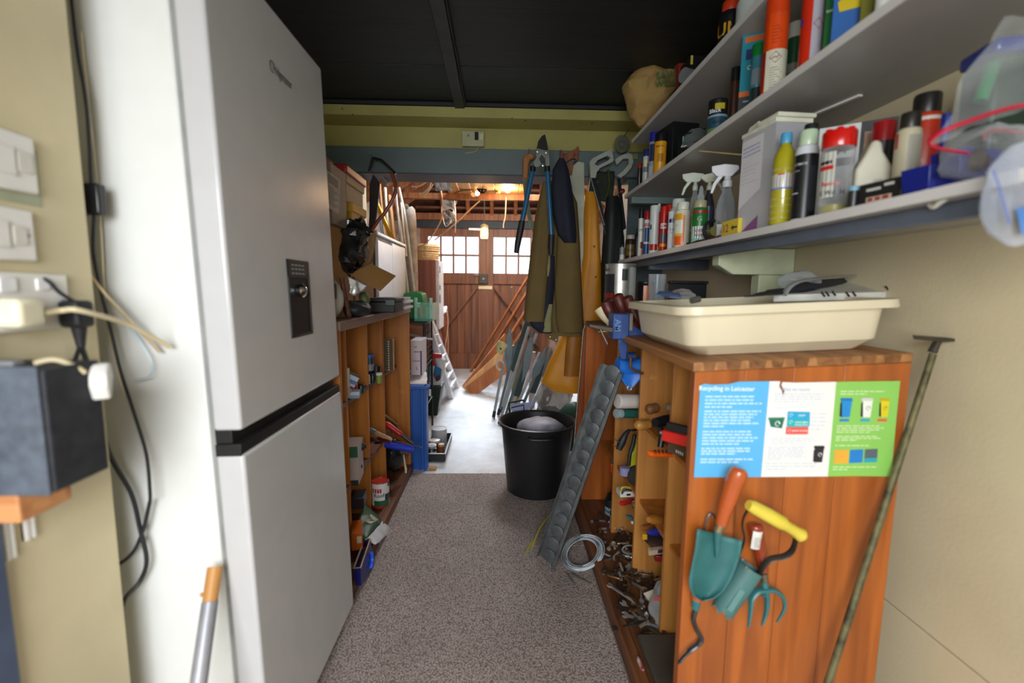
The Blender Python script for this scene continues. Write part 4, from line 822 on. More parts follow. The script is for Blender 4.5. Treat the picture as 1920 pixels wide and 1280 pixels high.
# tins, beaker and frame behind the tray
def TYz(px, py, y): return TY(px, py, y)
def rest_can(px, y, wpx, top, *a, **k):
    x = TY(px, 560, y).x; p = V((x, y, topy(x))); return can(px, x, p.z, wpx, top, *a, p=p, **k)
Yt = 2.02
tt, r, h = rest_can(1161, Yt, 56, 546, 'black wood-stain tin printed with flames, under the silver tin', 'tin', '1a1716', None, [(.02, .98, '1c1513', -1.5, 1.5), (.5, .95, 'd0701c', -1.3, -.6), (.45, .9, 'b8544a', .0, .9)], [('uido', .22, .32, 'd8d4d0', -.35)], cat='tin', h=.105)
p = V((TY(1161, 560, Yt).x, Yt, topy(.5) + .1055))
can(1161, p.x, p.z, 58, 495, 'silver paint tin standing on the flame-printed tin', 'tin', P('b9bab4', .3, .7), None, [(.04, .72, '2a2a2e', -1.5, -.35), (.08, .22, '8a2820', -1.5, -.3), (.55, .85, '26302c', .12, .5), (.05, .9, 'a9aca6', .62, 1.4)], [('MAX', .83, .12, '3a3c3a', -1.0)], cat='tin', p=p)
p = on(1232, .63, topy(.63)); p = V((TY(1232, 530, 2.05).x, 2.05, topy(.7)))
bk = thing('beaker', 'clear glass beaker behind the cream tray', 'beaker', p); r = rad(p, 33); h = zat(p, 514) - p.z
B(G('e9eef0', .2)).lathe([(0, .002), (r * .9, .002), (r * .93, .01), (r * .98, h), (r * 1.02, h), (r * .95, .004)], 18).build('glass', bk, True)
p = V((TY(1210, 540, 2.1).x, 2.1, topy(.6))); can(1210, p.x, p.z, 34, 528, 'low dark tin with an orange mark beside the beaker', 'tin', '15171b', None, [(.5, .9, 'c86a14', -.2, 1.)], cat='tin', p=p)
a = TY(1255, 540, 1.9); c = TY(1326, 527, 1.9)
pf = thing('picture_frame', 'dark shallow frame standing behind the tray', 'frame', ((a.x + c.x) / 2, 1.9, topy(.7)))
B(P('16181b', .4)).box(a.x, c.x, 1.9, 1.912, topy(.7), c.z - .012).box(a.x, c.x, 1.885, 1.93, c.z - .012, c.z).build('panel', pf, bev=.002)
# gloves: brown rubber with cream cuff
GLV = P('5a2018', .45, v=.15, b=.2)
gv = thing('rubber_glove', 'brown rubber glove with a cream cuff behind the blue vice', 'glove', TY(1160, 620, 1.72))
Y_ = 1.72
def gp(px, py, y=Y_): return TY(px, py, y)
lump(B(GLV), gp(1178, 590), .05, .045, .05, .12, 16, 2, tilt=Matrix.Rotation(.4, 3, 'Y')).build('palm', gv)
for (x0, y0, x1, y1, rr_, yy) in ((1150, 596, 1136, 568, .021, 1.70), (1172, 588, 1158, 556, .022, 1.69), (1190, 592, 1176, 560, .022, 1.67), (1200, 606, 1186, 580, .02, 1.65), (1196, 628, 1186, 606, .018, 1.64)):
    a, c = gp(x0, y0, yy), gp(x1, y1, yy)
    B(GLV).tube(smooth([a, (a + c) / 2 + V((-.004, -.008, 0)), c, c + (c - a) * .12], 4), [rr_ * k for k in (1, 1, 1, 1, 1, 1, 1, 1, 1, .95, .8, .6, .35)][:len(smooth([a, a, c, c], 4))], 10).build('finger', gv)
B(P('d6cba8', .6, v=.06)).tube(smooth([gp(1150, 604, 1.71), gp(1136, 590, 1.72), gp(1128, 577, 1.73)], 4), [.022, .023, .024, .025, .026, .027, .028, .029, .03], 12).build('cuff', gv)
B(P('d6cba8', .6, v=.06)).add([gp(1126, 575), gp(1148, 590), gp(1140, 617), gp(1135, 600), gp(1126, 575, 1.735), gp(1148, 590, 1.735), gp(1140, 617, 1.735), gp(1135, 600, 1.735)], [(0, 1, 2, 3), (7, 6, 5, 4), (0, 4, 5, 1), (1, 5, 6, 2), (2, 6, 7, 3), (3, 7, 4, 0)]).build('cuff', gv, bev=.003)
# bench vice clamped to the cabinet top
VB = P('2b4a86', .38, v=.15, s=20, b=.2); VB2 = P('1f5fb4', .35, v=.1)
vc = thing('bench_vice', 'blue bench vice clamped on the right cabinet\'s edge', 'vice', TY(1172, 680, 1.6))
yv = 1.60
def vp(px, py, y=yv): return TY(px, py, y)
a, c = vp(1144, 634), vp(1176, 587)
B(VB).box(a.x, c.x, yv - .035, yv + .035, a.z, c.z).build('jaw', vc, bev=.004)
B(VB).prism([(vp(1176, 632).x, vp(1176, 632).z), (vp(1212, 636).x, topy(.5)), (vp(1178, 605).x, vp(1178, 605).z)], .04, Matrix.Translation((0, yv, 0))).build('web', vc, bev=.003)
B(P('8c8270', .5, .3, v=.2)).box(c.x - .0, c.x + .012, yv - .036, yv + .036, a.z + .03, c.z + .002).build('jaw_plate', vc, bev=.002)
B(P('5a4c44', .5, .5)).prism([(vp(1102, 606).x, vp(1102, 606).z), (vp(1146, 612).x, vp(1146, 612).z), (vp(1146, 623).x, vp(1146, 623).z), (vp(1102, 612).x, vp(1102, 612).z)], .05, Matrix.Translation((0, yv - .005, 0))).build('front_jaw', vc, bev=.003)
B(P('a58a4a', .35, .9)).cyl(vp(1122, 622, yv - .02), vp(1150, 620, yv - .02), .0075).build('screw', vc)
B(STEEL).cyl(vp(1126, 618, yv - .04), vp(1140, 646, yv - .04), .0035).build('handle_bar', vc); B(STEEL).lathe([(0, -.006), (.006, 0), (0, .006)], 10, Matrix.Translation(vp(1140, 646, yv - .04))).build('handle_knob', vc)
B(VB).add([vp(1158, 634), vp(1178, 634), vp(1176, 674), vp(1163, 674), vp(1158, 634, yv + .04), vp(1178, 634, yv + .04), vp(1176, 674, yv + .04), vp(1163, 674, yv + .04)], [(0, 1, 2, 3), (7, 6, 5, 4), (0, 4, 5, 1), (1, 5, 6, 2), (2, 6, 7, 3), (3, 7, 4, 0)]).build('clamp_arm', vc, bev=.003)
B(P('1d3462', .4)).cyl(vp(1176, 668, yv - .02), vp(1190, 668, yv - .02), .016).build('clamp_boss', vc)
B(P('6a4a34', .6, .6)).tube([vp(1183, 670, yv - .04), vp(1182, 688, yv - .04), vp(1186, 693, yv - .04), vp(1206, 700, yv - .04)], .005, 8).build('clamp_handle', vc)
B(P('5f86ba', .4)).text('AM', .03, Matrix.Translation(vp(1158, 610, yv - .0358)) @ TXT @ Matrix.Rotation(-pi / 2, 4, 'Z')).build('lettering', vc)
bt = thing('tarpaulin', 'folded bright blue tarpaulin with a brass eyelet hanging from a pigeonhole', 'tarpaulin', vp(1180, 720, 1.66))
BLT = P('1f6fd0', .45, v=.08, s=8)
cy = vp(1157, 690, 1.66), vp(1213, 690, 1.66)
B(BLT).tube(smooth([vp(1157, 687, 1.66), vp(1180, 688, 1.665), vp(1212, 688, 1.67), vp(1230, 688, 1.70)], 4), [.031, .031, .031, .031, .031, .031, .031, .031, .031, .03, .03, .03, .03][:len(smooth([V((0, 0, 0))] * 4, 4))], 12, flat=1.15).build('roll', bt)
B(BLT).grid(lambda u, v: vp(1157 + (1211 - 1157) * u + (1181 - 1157 - (1211 - 1157) * u) * v ** 1.1, 697 + (733 - 697) * v, 1.634 + .012 * sin(pi * u) * (1 - v)), 10, 8).build('flap', bt, solid=.004)
e = vp(1180, 727, 1.626); B(P('c8c2a4', .3, .8)).tube([e + V((.008 * cos(u), -.003, .008 * sin(u))) for u in [i * .5 for i in range(13)]], .0028, 6).build('eyelet', bt)
# ------------------------------------------------------------------ leaflet pinned on the cabinet end
YP = Y0 - .0012
lf = thing('recycling_leaflet', 'blue, white and green recycling leaflet pinned on the cabinet end', 'leaflet', (.69, YP, .72))
def pp(px, py, d=0.): return TY(px, py, YP - d)
BLU, WHP, GRN = P('58afe4', .45, v=.02), P('e6e4e2', .45, v=.02), P('86c25a', .45, v=.02)
def poly(b, m, pts, d): b.use(hx(m)); return b.add([pp(x, y, d) for x, y in pts], [tuple(range(len(pts)))[::-1]])
def page(name, m, pts):
    b = B(m); n = len(pts); f = [pp(x, y, .0012) for x, y in pts]; k = [pp(x, y, .0002) for x, y in pts]
    return b.add(f + k, [tuple(reversed(range(n)))] + [(i, (i + 1) % n, n + (i + 1) % n, n + i) for i in range(n)]).build(name, lf, flat=True)
page('panel', BLU, [(1313, 723), (1320, 719), (1335, 721), (1365, 720), (1385, 715.5), (1443, 714.5), (1427, 894), (1301, 894.5)])
page('panel', WHP, [(1443, 714.5), (1463, 714.5), (1461, 724), (1466, 733), (1468, 742), (1471, 733), (1465, 722), (1467, 716), (1490, 717), (1568, 715.5), (1552, 893), (1427, 894)])
page('panel', GRN, [(1568, 715.5), (1640, 714.5), (1688, 714), (1681, 780), (1671, 893), (1600, 892), (1552, 893)])
ink = B(hx('eaf3fa'))
def ptext(b, m, s, px, py, hpx, d=.0016, rot=0.): b.use(hx(m)); c = pp(px, py, d); sz = hpx * 1.35 / FPX * 1.0; return b.text(s, sz, Matrix.Translation(c) @ TXT @ Matrix.Rotation(rot, 4, 'Z'))
ptext(ink, 'eaf3fa', 'Recycling in Leicester', 1363, 728.5, 9.3, rot=-.01)
def plines(b, m, x0, y0, x1, y1, n, wpx, seed, sk=0.):
    rd = random.Random(seed); b.use(hx(m))
    for i in range(n):
        y = y0 + (y1 - y0) * (i + .5) / n; xa = x0 + sk * (y - y0); e = xa + (x1 - x0) * (rd.uniform(.82, 1) if i < n - 1 else rd.uniform(.3, .7)); x = xa
        while x < e:
            L = min(rd.uniform(5, 16), e - x); b.add([pp(x, y + wpx / 2, .0015), pp(x + L, y + wpx / 2, .0015), pp(x + L, y - wpx / 2, .0015), pp(x, y - wpx / 2, .0015)], [(0, 1, 2, 3)]); x += L + 2.
for (ya, yb, n, s_) in ((740, 766, 4, 1), (768, 802, 6, 2), (806, 835, 5, 3), (838, 853, 3, 4), (858, 869, 2, 5)): plines(ink, 'b4daf2', 1323 - (ya - 740) * .08, ya, 1431 - (ya - 740) * .1, yb, n, 3.1, s_, -.08)
ptext(ink, '8fb4d6', 'How we can recycle your banana'[:0] + 'What we recycle', 1492, 730, 6.)
for (ya, yb, n, s_, x0, x1) in ((736, 755, 4, 6, 1452, 1548), (763, 767, 1, 7, 1448, 1528), (820, 833, 3, 8, 1445, 1540), (836, 862, 7, 9, 1440, 1518), (866, 882, 3, 10, 1436, 1540), (772, 808, 5, 11, 1522, 1552)): plines(ink, 'c3cfde', x0, ya, x1, yb, n, 1.7, s_, -.06)
for (ya, yb, n, s_) in ((731, 741, 2, 12), (796, 812, 4, 13), (816, 827, 3, 14), (832, 838, 1, 15), (873, 882, 2, 16)): plines(ink, 'c6e0a8', 1576 - (ya - 731) * .1, ya, 1668 - (ya - 731) * .1, yb, n, 2., s_, -.09)
poly(ink, '27a3cf', [(1475, 799), (1518, 799), (1519, 772), (1477, 771)], .0016); poly(ink, '1fb0b4', [(1475, 800), (1516, 800), (1517, 786), (1476, 786)], .0019); poly(ink, 'e25a54', [(1473, 814), (1515, 814), (1516, 800), (1474, 800)], .0016)
ptext(ink, 'e8f4f6', 'paper', 1504, 778, 4.5, .0022); ptext(ink, 'e8f4f6', 'mixed glass', 1503, 791, 4.2, .0022); ptext(ink, 'e8f4f6', 'bottles & jars', 1503, 796, 3.6, .0022); ptext(ink, 'fbe9e6', 'plastic bottles', 1500, 807, 4.2, .0022)
def icon(x, y, s, m='dfe9ec'):
    ink.use(hx(m)); c = pp(x, y, .002); r = s / FPX; ink.tube([c + V((r * cos(u), -.0003, r * sin(u))) for u in [.6 + i * .5 for i in range(10)]], r * .16, 4)
    ink.add([c + V((r * .2, -.0006, r * .1)), c + V((r * 1.2, -.0006, -r * .2)), c + V((r * .6, -.0006, r * 1.0))], [(0, 1, 2)])
icon(1483, 778, 3.2, 'bfe6f0'); icon(1483, 791, 3.2, 'bfe6f0'); icon(1480, 807, 3., 'f4c8c4')
poly(ink, '1d6b58', [(1445, 800), (1466, 803), (1471, 785), (1441, 784), (1443, 792)], .0016); poly(ink, '2b8068', [(1440, 786), (1472, 785), (1471, 782), (1441, 782.5)], .0018); icon(1458, 794, 4.8, 'f0f4f2')
def wheelie(x, y, w_, h_, m, lid, ic):
    poly(ink, m, [(x - w_ * .38, y + h_ * .5), (x + w_ * .3, y + h_ * .5), (x + w_ * .5, y - h_ * .38), (x - w_ * .36, y - h_ * .38)], .0016)
    poly(ink, '1c2024', [(x - w_ * .5, y + h_ * .45), (x - w_ * .3, y + h_ * .5), (x - w_ * .3, y - h_ * .36), (x - w_ * .44, y - h_ * .2)], .0018)
    poly(ink, lid, [(x - w_ * .42, y - h_ * .36), (x + w_ * .55, y - h_ * .34), (x + w_ * .5, y - h_ * .5), (x - w_ * .4, y - h_ * .5)], .002); icon(x + w_ * .12, y + h_ * .03, w_ * .17, ic)
wheelie(1586, 764, 24, 36, '1c8ad0', '1470b4', '3c9ad8'); wheelie(1625, 764, 23, 36, 'e4e6de', 'c8cac6', '9aa4a0'); wheelie(1658, 764, 20, 35, 'd8c81e', 'b8a818', 'a89a1c'); wheelie(1535, 851, 21, 31, '26272c', '1a1b20', 'e8e8ea')
for x, m in ((1583, '2a7ec8'), (1622, '2aa0bc'), (1654, 'd8583c')): poly(ink, m, [(x - 9, 790), (x + 9, 790), (x + 9, 785), (x - 9, 785)], .0016)
poly(ink, 'e0a83c', [(1563, 869), (1590, 869), (1592, 843), (1565, 843)], .0016); poly(ink, '1f7cc8', [(1592, 868), (1617, 867), (1619, 842), (1594, 843)], .0016); poly(ink, '55606a', [(1620, 867), (1644, 866), (1646, 841), (1622, 842)], .0016); poly(ink, '1f9fb0', [(1620, 867), (1644, 866), (1645, 858), (1621, 859)], .0019)
plines(ink, 'f2d490', 1568, 846, 1588, 868, 3, 2., 21); plines(ink, '9cc8ee', 1600, 845, 1616, 866, 3, 2., 22); plines(ink, 'b8c0c6', 1630, 844, 1643, 864, 3, 2., 23)
ink.build('print', lf, flat=True)['kind'] = 'stuff'
# ------------------------------------------------------------------ garden tools hung on the cabinet end
def bl(px, py, y): return TY(px, py, y)
def blade(left, right, y, bulge, n=8):
    def f(u, v):
        k = v * (len(left) - 1); i = min(int(k), len(left) - 2); t = k - i
        a = V(left[i]).lerp(V(left[i + 1]), t); c = V(right[i]).lerp(V(right[i + 1]), t); q = a.lerp(c, u)
        return bl(q.x, q.y, y + bulge * (1 - (2 * u - 1) ** 2))
    return f
TEAL = P('2f6a6a', .55, v=.12, s=20); TEALB = P('2f6f72', .4, v=.1, s=20); ORH = P('b2521e', .28, v=.1, s=10, coat=.5)
tw = thing('garden_trowel', 'green bladed hand trowel with an orange handle hung on the cabinet', 'trowel', bl(1345, 1120, .955))
L_ = [(1308, 991), (1303, 1030), (1297, 1060), (1292, 1085), (1293, 1102), (1300, 1116), (1312, 1124)]; R_ = [(1392, 1013), (1388, 1040), (1380, 1065), (1370, 1088), (1357, 1108), (1340, 1121), (1318, 1126)]
B(TEAL).grid(blade(L_, R_, .945, .022), 12, 18).build('blade', tw, solid=.0025)
hd = [bl(1352, 982, .958), bl(1358, 960, .956), bl(1368, 930, .953), bl(1378, 900, .95), bl(1386, 884, .948), bl(1389, 877, .948)]
B(ORH).tube(smooth(hd, 4), [.0125, .013, .0135, .014, .0145, .0155, .016, .017, .0175, .018, .0185, .019, .019, .0195, .0195, .019, .0185, .0175, .015, .012, .006][:len(smooth(hd, 4))], 14).build('handle', tw)
B(P('8a7a5c', .4, .7)).cyl(bl(1352, 981, .958), bl(1346, 996, .957), .0115, .0105).build('ferrule', tw); B(TEAL).tube([bl(1347, 994, .957), bl(1345, 1012, .957), bl(1344, 1045, .960)], [.0095, .008, .004], 10).build('tang', tw)
wd_ = thing('hand_weeder', 'bent grey steel weeding hook hanging behind the trowel', 'weeder', bl(1300, 1240, .985))
WS = P('5f6468', .4, .8, v=.2)
B(WS).tube(smooth([bl(1305, 1140, .984), bl(1300, 1160, .984), bl(1306, 1180, .982), bl(1315, 1196, .978), bl(1308, 1208, .978), bl(1293, 1220, .978), bl(1271, 1244, .978)], 5), [.0085] * 8 + [.009] * 12 + [.0075] * 6 + [.005] * 4 + [.002], 8, flat=.6).build('hook', wd_)
B(TEALB).cyl(bl(1306, 1120, .983), bl(1304, 1140, .984), .011, .009).build('socket', wd_)
B(ORH).cyl(bl(1322, 1030, .983), bl(1306, 1122, .983), .013).build('handle', wd_)
B(WS).tube(smooth([bl(1320, 1008, .985), bl(1322, 985, .985), bl(1330, 964, .985), bl(1340, 968, .985), bl(1344, 990, .985), bl(1334, 1012, .985)], 4), .0022, 6).build('hanging_loop', wd_)
bpn = thing('bulb_planter', 'yellow-handled bulb planter with a teal tube and dark yoke', 'bulb planter', bl(1390, 1090, .955))
YH = P('d6c244', .38, v=.08, s=20)
hp = [bl(1403, 946, .93), bl(1412, 950, .93), bl(1440, 965, .925), bl(1468, 981, .92), bl(1472, 984, .92), bl(1490, 995, .918), bl(1502, 1003, .917), bl(1506, 1006, .917)]
B(YH).tube(hp, [.011, .0145, .0155, .0155, .012, .012, .015, .011], 14).build('handle', bpn)
YK = P('45403a', .45, .6, v=.2)
B(YK).tube(smooth([bl(1407, 950, .935), bl(1396, 966, .94), bl(1392, 985, .945), bl(1396, 1010, .95), bl(1388, 1035, .95)], 5), .0065, 8, flat=.4).build('yoke', bpn)
B(YK).tube(smooth([bl(1492, 1010, .92), bl(1486, 1030, .925), bl(1472, 1042, .93), bl(1445, 1048, .935), bl(1430, 1062, .94), bl(1422, 1080, .945)], 5), .0085, 8, flat=.35).build('yoke', bpn)
t0, t1 = bl(1407, 1062, .955), bl(1356, 1142, .952)
TL2 = P('44706e', .5, v=.15, s=18); dd = (t1 - t0).normalized(); ln = (t1 - t0).length; M_ = fr(t0, dd, V((0, 1, 0)))
b2 = B(TL2).lathe([(.0285, 0), (.028, ln * .3), (.024, ln), (.0225, ln), (.0265, ln * .3), (.027, .0)], 20, M_, thick=1)
for i in range(7): a_ = i * .9; b2.prism([(-.006, 0), (.006, 0), (0, .010)], .002, M_ @ Matrix.Rotation(a_, 4, 'Z') @ Matrix.Translation((0, -.0235, ln)))
b2.build('tube', bpn)
B(P('557f7c', .5)).prism([(-.006, -.028), (.006, -.028), (.006, .028), (-.006, .028)], .002, M_ @ Matrix.Rotation(.3, 4, 'Z') @ Matrix.Translation((0, -.0275, ln * .65))).build('seam', bpn)
for px, py in ((1399, 1063), (1392, 1048)): B(STEEL).lathe([(.0038, 0), (.003, .002), (0, .003)], 10, fr(bl(px, py, .925), V((0, -1, 0)))).build('rivet', bpn)
fk = thing('hand_fork', 'teal three-pronged hand fork with a labelled red-brown handle', 'fork', bl(1432, 1170, .96))
RBH = P('8e3418', .28, v=.1, coat=.5)
B(RBH).tube(smooth([bl(1416, 981, .978), bl(1417, 990, .976), bl(1420, 1010, .974), bl(1426, 1040, .972), bl(1431, 1070, .97)], 4), [.008, .0125, .015, .016, .016, .016, .016, .0155, .015, .015, .0145, .014, .0135, .013, .0125, .012, .011], 14).build('handle', fk)
c = bl(1421, 1013, .957); B(P('e2e0da', .5)).at(Matrix.Translation(c) @ Matrix.Rotation(.08, 4, 'Y')).lathe([(.0165, -.022), (.0165, .02)], 8, Matrix.Translation((0, .0165, 0)), a0=-.75, a1=.75, thick=1).build('sticker', fk)
b2 = B(hx('8f918a')); print_lines(b2, Matrix.Translation(c + V((0, -.0012, 0))), -.008, .008, -.018, .008, 6, .0016, 31); b2.build('print', fk)
B(P('7d7662', .4, .7)).cyl(bl(1432, 1074, .97), bl(1434, 1090, .968), .0085).build('ferrule', fk)
B(TEALB).tube([bl(1433, 1088, .968), bl(1435, 1104, .966), bl(1435, 1118, .962)], [.007, .009, .008], 10).build('neck', fk)
for pts in ([(1435, 1106), (1420, 1108), (1409, 1122), (1407, 1145), (1403, 1176)], [(1435, 1108), (1438, 1125), (1436, 1150), (1428, 1173)], [(1435, 1106), (1452, 1106), (1468, 1120), (1470, 1142), (1456, 1167)]):
    q = smooth([bl(x, y, .962 - .018 * ((y - 1106) / 70)) for x, y in pts], 5); n_ = len(q); B(TEALB).tube(q, [.0105 * (1 - .72 * (i / (n_ - 1)) ** 2) for i in range(n_)], 8, flat=.55).build('prong', fk)
# long T-handled rod against the wall
ta = TY(1757, 640, 1.01); tb_ = TY(1553, 1278, .93); d = (tb_ - ta).normalized(); foot = ta + d * ((.004 - ta.z) / d.z)
rodm = P('6f6a48', .6, .4, v=.3, s=30, b=.3, h2='3c3a2c')
rd_ = thing('hoe', 'long rusty hoe standing blade up against the right wall', 'hoe', foot)
B(rodm).cyl(foot, ta + d * .03, .0088, .0075).build('shaft', rd_)
B(P('4a453c', .5, .6, v=.2)).tube([TY(1748, 660, 1.01), TY(1755, 645, 1.01), TY(1761, 637, 1.01)], [.009, .008, .007], 8).build('ferrule', rd_)
B(P('4c463c', .5, .6, v=.2)).add([TY(1711, 629, 1.0), TY(1770, 633, 1.0), TY(1814, 637, 1.0), TY(1812, 640, 1.0), TY(1765, 641, 1.0), TY(1713, 636, 1.0), TY(1711, 628, 1.02), TY(1770, 632, 1.02), TY(1814, 636, 1.02), TY(1812, 639, 1.02), TY(1765, 640, 1.02), TY(1713, 635, 1.02)],
    [(0, 1, 4, 5), (1, 2, 3, 4), (11, 10, 7, 6), (10, 9, 8, 7), (0, 6, 7, 1), (1, 7, 8, 2), (2, 8, 9, 3), (3, 9, 10, 4), (4, 10, 11, 5), (5, 11, 6, 0)]).build('blade', rd_)
# ================================================================== inside the right-hand cabinet
def rod_tool(name, label, cat, a, c, r, m, m2=None, r2=None, k=.55, group=None, tip=True):
    """handle from a, steel from k onward to c"""
    a, c = V(a), V(c); j = a.lerp(c, k); t = thing(name, label, cat, a, group=group); d = c - a
    n = 9; B(m).tube([a + (j - a) * (i / (n - 1)) for i in range(n)], [r * f for f in (.55, .9, 1, 1, .97, .94, .96, 1, .7)], 12).build('handle', t)
    if m2 is not None: B(m2).cyl(j - d * .01, c, r2 or r * .35).build('blade', t)
    return t
RT = P('4c3a30', .6, .4, v=.25, s=40, b=.3); OLDW = P('a8743c', .45, v=.15, s=14)
Q = lambda px, py, y: TY(px, py, y)
z1_, z2_, z0_ = SZ[0] + .0008, SZ[1] + .0008, .0493
# upper row
st = thing('torch', 'red and black square-ended tool sticking out past the cabinet end', 'tool', Q(1265, 830, 1.2))
a, c = Q(1246, 814, 1.19), Q(1296, 826, 1.13); d = (c - a)
B(P('c4201a', .35, v=.05)).bar(a, c + d * .6, .030, .03).build('body', st, bev=.003); B(P('1b1b1e', .4)).bar(a + V((0, 0, .022)) + d * .1, c + V((0, 0, .022)) + d * .6, .016, .03).build('grip', st, bev=.003)
e = Q(1262, 819, 1.17); B(P('c8c0b8', .4)).lathe([(.0055, 0), (.0055, .001), (.003, .001), (.003, 0)], 12, fr(e + V((0, -.006, 0)), V((0, -1, 0))), thick=1).build('badge', st); st.name = 'heavy_stapler'
gg = thing('glue_gun', 'black pistol-grip tool lying on the right cabinet\'s upper pigeonhole', 'tool', Q(1240, 800, 1.36))
B(P('1a1b1f', .35)).tube([Q(1228, 792, 1.35), Q(1245, 788, 1.37), Q(1282, 782, 1.40)], [.014, .017, .017], 12).tube(smooth([Q(1236, 798, 1.35), Q(1241, 815, 1.35), Q(1238, 838, 1.345)], 4), .0095, 10).build('body', gg)
B(P('8f8b80', .5)).cyl(Q(1237, 810, 1.345), Q(1246, 812, 1.34), .005).build('trigger', gg)
sw = thing('pruning_saw', 'pruning saw with a bright orange ribbed handle', 'saw', Q(1240, 850, 1.3))
ph = smooth([Q(1217, 849, 1.29), Q(1225, 851, 1.30), Q(1240, 851, 1.31), Q(1262, 853, 1.32)], 4)
B(P('e05c14', .35, v=.06)).tube(ph, [.007, .010, .0115, .012, .012, .012, .012, .012, .012, .012, .011, .010, .009][:len(ph)], 12, flat=.8).build('handle', sw)
b2 = B(P('5e2a10', .5))
for i in range(5): e = Q(1228 + i * 7, 845, 1.297 + .003 * i); b2.box(e.x - .0012, e.x + .0012, e.y - .01, e.y + .002, e.z - .006, e.z + .004)
o = b2.build('groove', sw); o['kind'] = 'stuff'
B(P('6e5a48', .45, .5, v=.2)).prism([(0, -.014), (.10, -.05), (.10, -.02), (0, .014)], .002, Matrix.Translation(Q(1252, 838, 1.24))).build('blade', sw)
lb = B(P('d8d0c4', .5)); e = Q(1268, 846, 1.235)
for i in range(4): lb.box(e.x + i * .006, e.x + i * .006 + .0025, 1.2365, 1.238, e.z - i * .003 - .004, e.z - i * .003 + .004)
o = lb.build('print', sw); o['kind'] = 'stuff'
rod_tool('mallet', 'round pale wooden mallet head end on the upper pigeonhole', 'mallet', Q(1192, 797, 1.56), Q(1240, 794, 1.60), .019, P('b8823c', .5, v=.15), None)
rod_tool('wood_block', 'brown offcut of timber at the back of the upper pigeonhole', 'block', Q(1212, 768, 1.58), Q(1250, 760, 1.60), .018, P('7c5430', .6, v=.15), None)
rod_tool('felt_block', 'grey felt block beside the brown timber offcut', 'block', Q(1250, 765, 1.5), Q(1276, 758, 1.52), .014, P('8d8170', .8, v=.2), None)
for s, (y0, y1, m, nm) in enumerate(((752, 752, P('cfc8c0', .6, v=.06), 'white paper roll under the blue tarpaulin'), (775, 776, P('1f5a52', .5, v=.08), 'teal roll beneath the white paper roll'))):
    r_ = (.028, .017)[s]; t = thing('paper_roll', nm, 'roll', Q(1180, y0 + 16, 1.72))
    B(m).cyl(Q(1157, y0, 1.69), Q(1225, y1, 1.75), r_, n=18).build('roll', t, bev=.003)
    if s: B(P('9cb0b0', .4, v=.2)).cyl(Q(1155, y0, 1.686), Q(1165, y0, 1.697), r_ * 1.04, n=18).build('end_wrap', t)
pg = thing('plug', 'black plug with brass pins dangling from the upper pigeonhole', 'plug', Q(1162, 840, 1.72))
B(BLACKRUB).tube([Q(1160, 842, 1.72), Q(1166, 828, 1.72), Q(1174, 812, 1.72), Q(1180, 806, 1.73)], [.012, .016, .010, .006], 10).tube(smooth([Q(1180, 806, 1.73), Q(1190, 806, 1.735), Q(1198, 802, 1.77), Q(1205, 798, 1.8)], 4), .0042, 7).build('plug_body', pg)
for px, py in ((1153, 824), (1148, 833)): B(P('c0a070', .35, .9)).bar(Q(px + 9, py + 5, 1.715), Q(px, py, 1.71), .006, .004).build('pin', pg)
yd = thing('tape_measure', 'yellow-green and black cased tool in the third pigeonhole', 'tool', Q(1192, 860, 1.76))
B(P('b4b01e', .4, v=.08)).prism([(Q(1180, 876, 1.76).x, Q(1180, 876, 1.76).z), (Q(1206, 868, 1.76).x, Q(1206, 868, 1.76).z), (Q(1209, 822, 1.76).x, Q(1209, 822, 1.76).z), (Q(1196, 820, 1.76).x, Q(1196, 820, 1.76).z), (Q(1190, 845, 1.76).x, Q(1190, 845, 1.76).z), (Q(1180, 856, 1.76).x, Q(1180, 856, 1.76).z)], .04, Matrix.Translation((0, 1.78, 0))).build('body', yd, bev=.004)
B(BLACKRUB).tube(smooth([Q(1190, 815, 1.755), Q(1186, 835, 1.755), Q(1181, 850, 1.755), Q(1179, 872, 1.755)], 4), .008, 8).build('grip', yd)
e = Q(1197, 857, 1.7592); B(P('1c1c14', .5)).box(e.x - .008, e.x + .008, e.y - .0004, e.y, e.z - .002, e.z + .002).box(e.x - .002, e.x + .002, e.y - .0004, e.y, e.z - .008, e.z + .009).build('emblem', yd)
rod_tool('lighter', 'small orange lighter standing against the far end board', 'lighter', Q(1148, 888, 2.15), Q(1147, 862, 2.15), .012, P('d24a14', .35), P('8a8a84', .3, .8), .007, .75)
rod_tool('screwdriver', 'slim screwdriver standing by the orange lighter', 'screwdriver', Q(1158, 860, 2.05), Q(1160, 890, 2.05), .008, P('3a4a7c', .4), STEEL, .003)
p = Q(1170, 912, 1.78); can(1170, p.x, z2_ + .055, 20, 890, 'lilac plastic cup in the third pigeonhole', 'tin', '8a86b0', None, cat='cup', name='cup', p=V((p.x, 1.78, Q(1170, 912, 1.78).z)))
p = Q(1196, 912, 1.72); tag(lump(B(P('3c3e34', .8, v=.2)), p + V((.02, .03, .025)), .045, .05, .055, .25, 20, 12).build('dark_bag'), 'dark olive bag stuffed in the third pigeonhole', 'bag')
e = Q(1166, 926, 1.72)
carton(Q(1182, 932, 1.74), .085, .05, .022, .1, 'flat white box with a black square beneath the lilac cup', 'd6d2cc', prints=[(.3, .5, .3, .7, '2c2422')], name='box', cat='box')
B2 = thing('cable_bundle', 'yellow and black flex looped on the flat white box', 'cable', Q(1175, 915, 1.73))
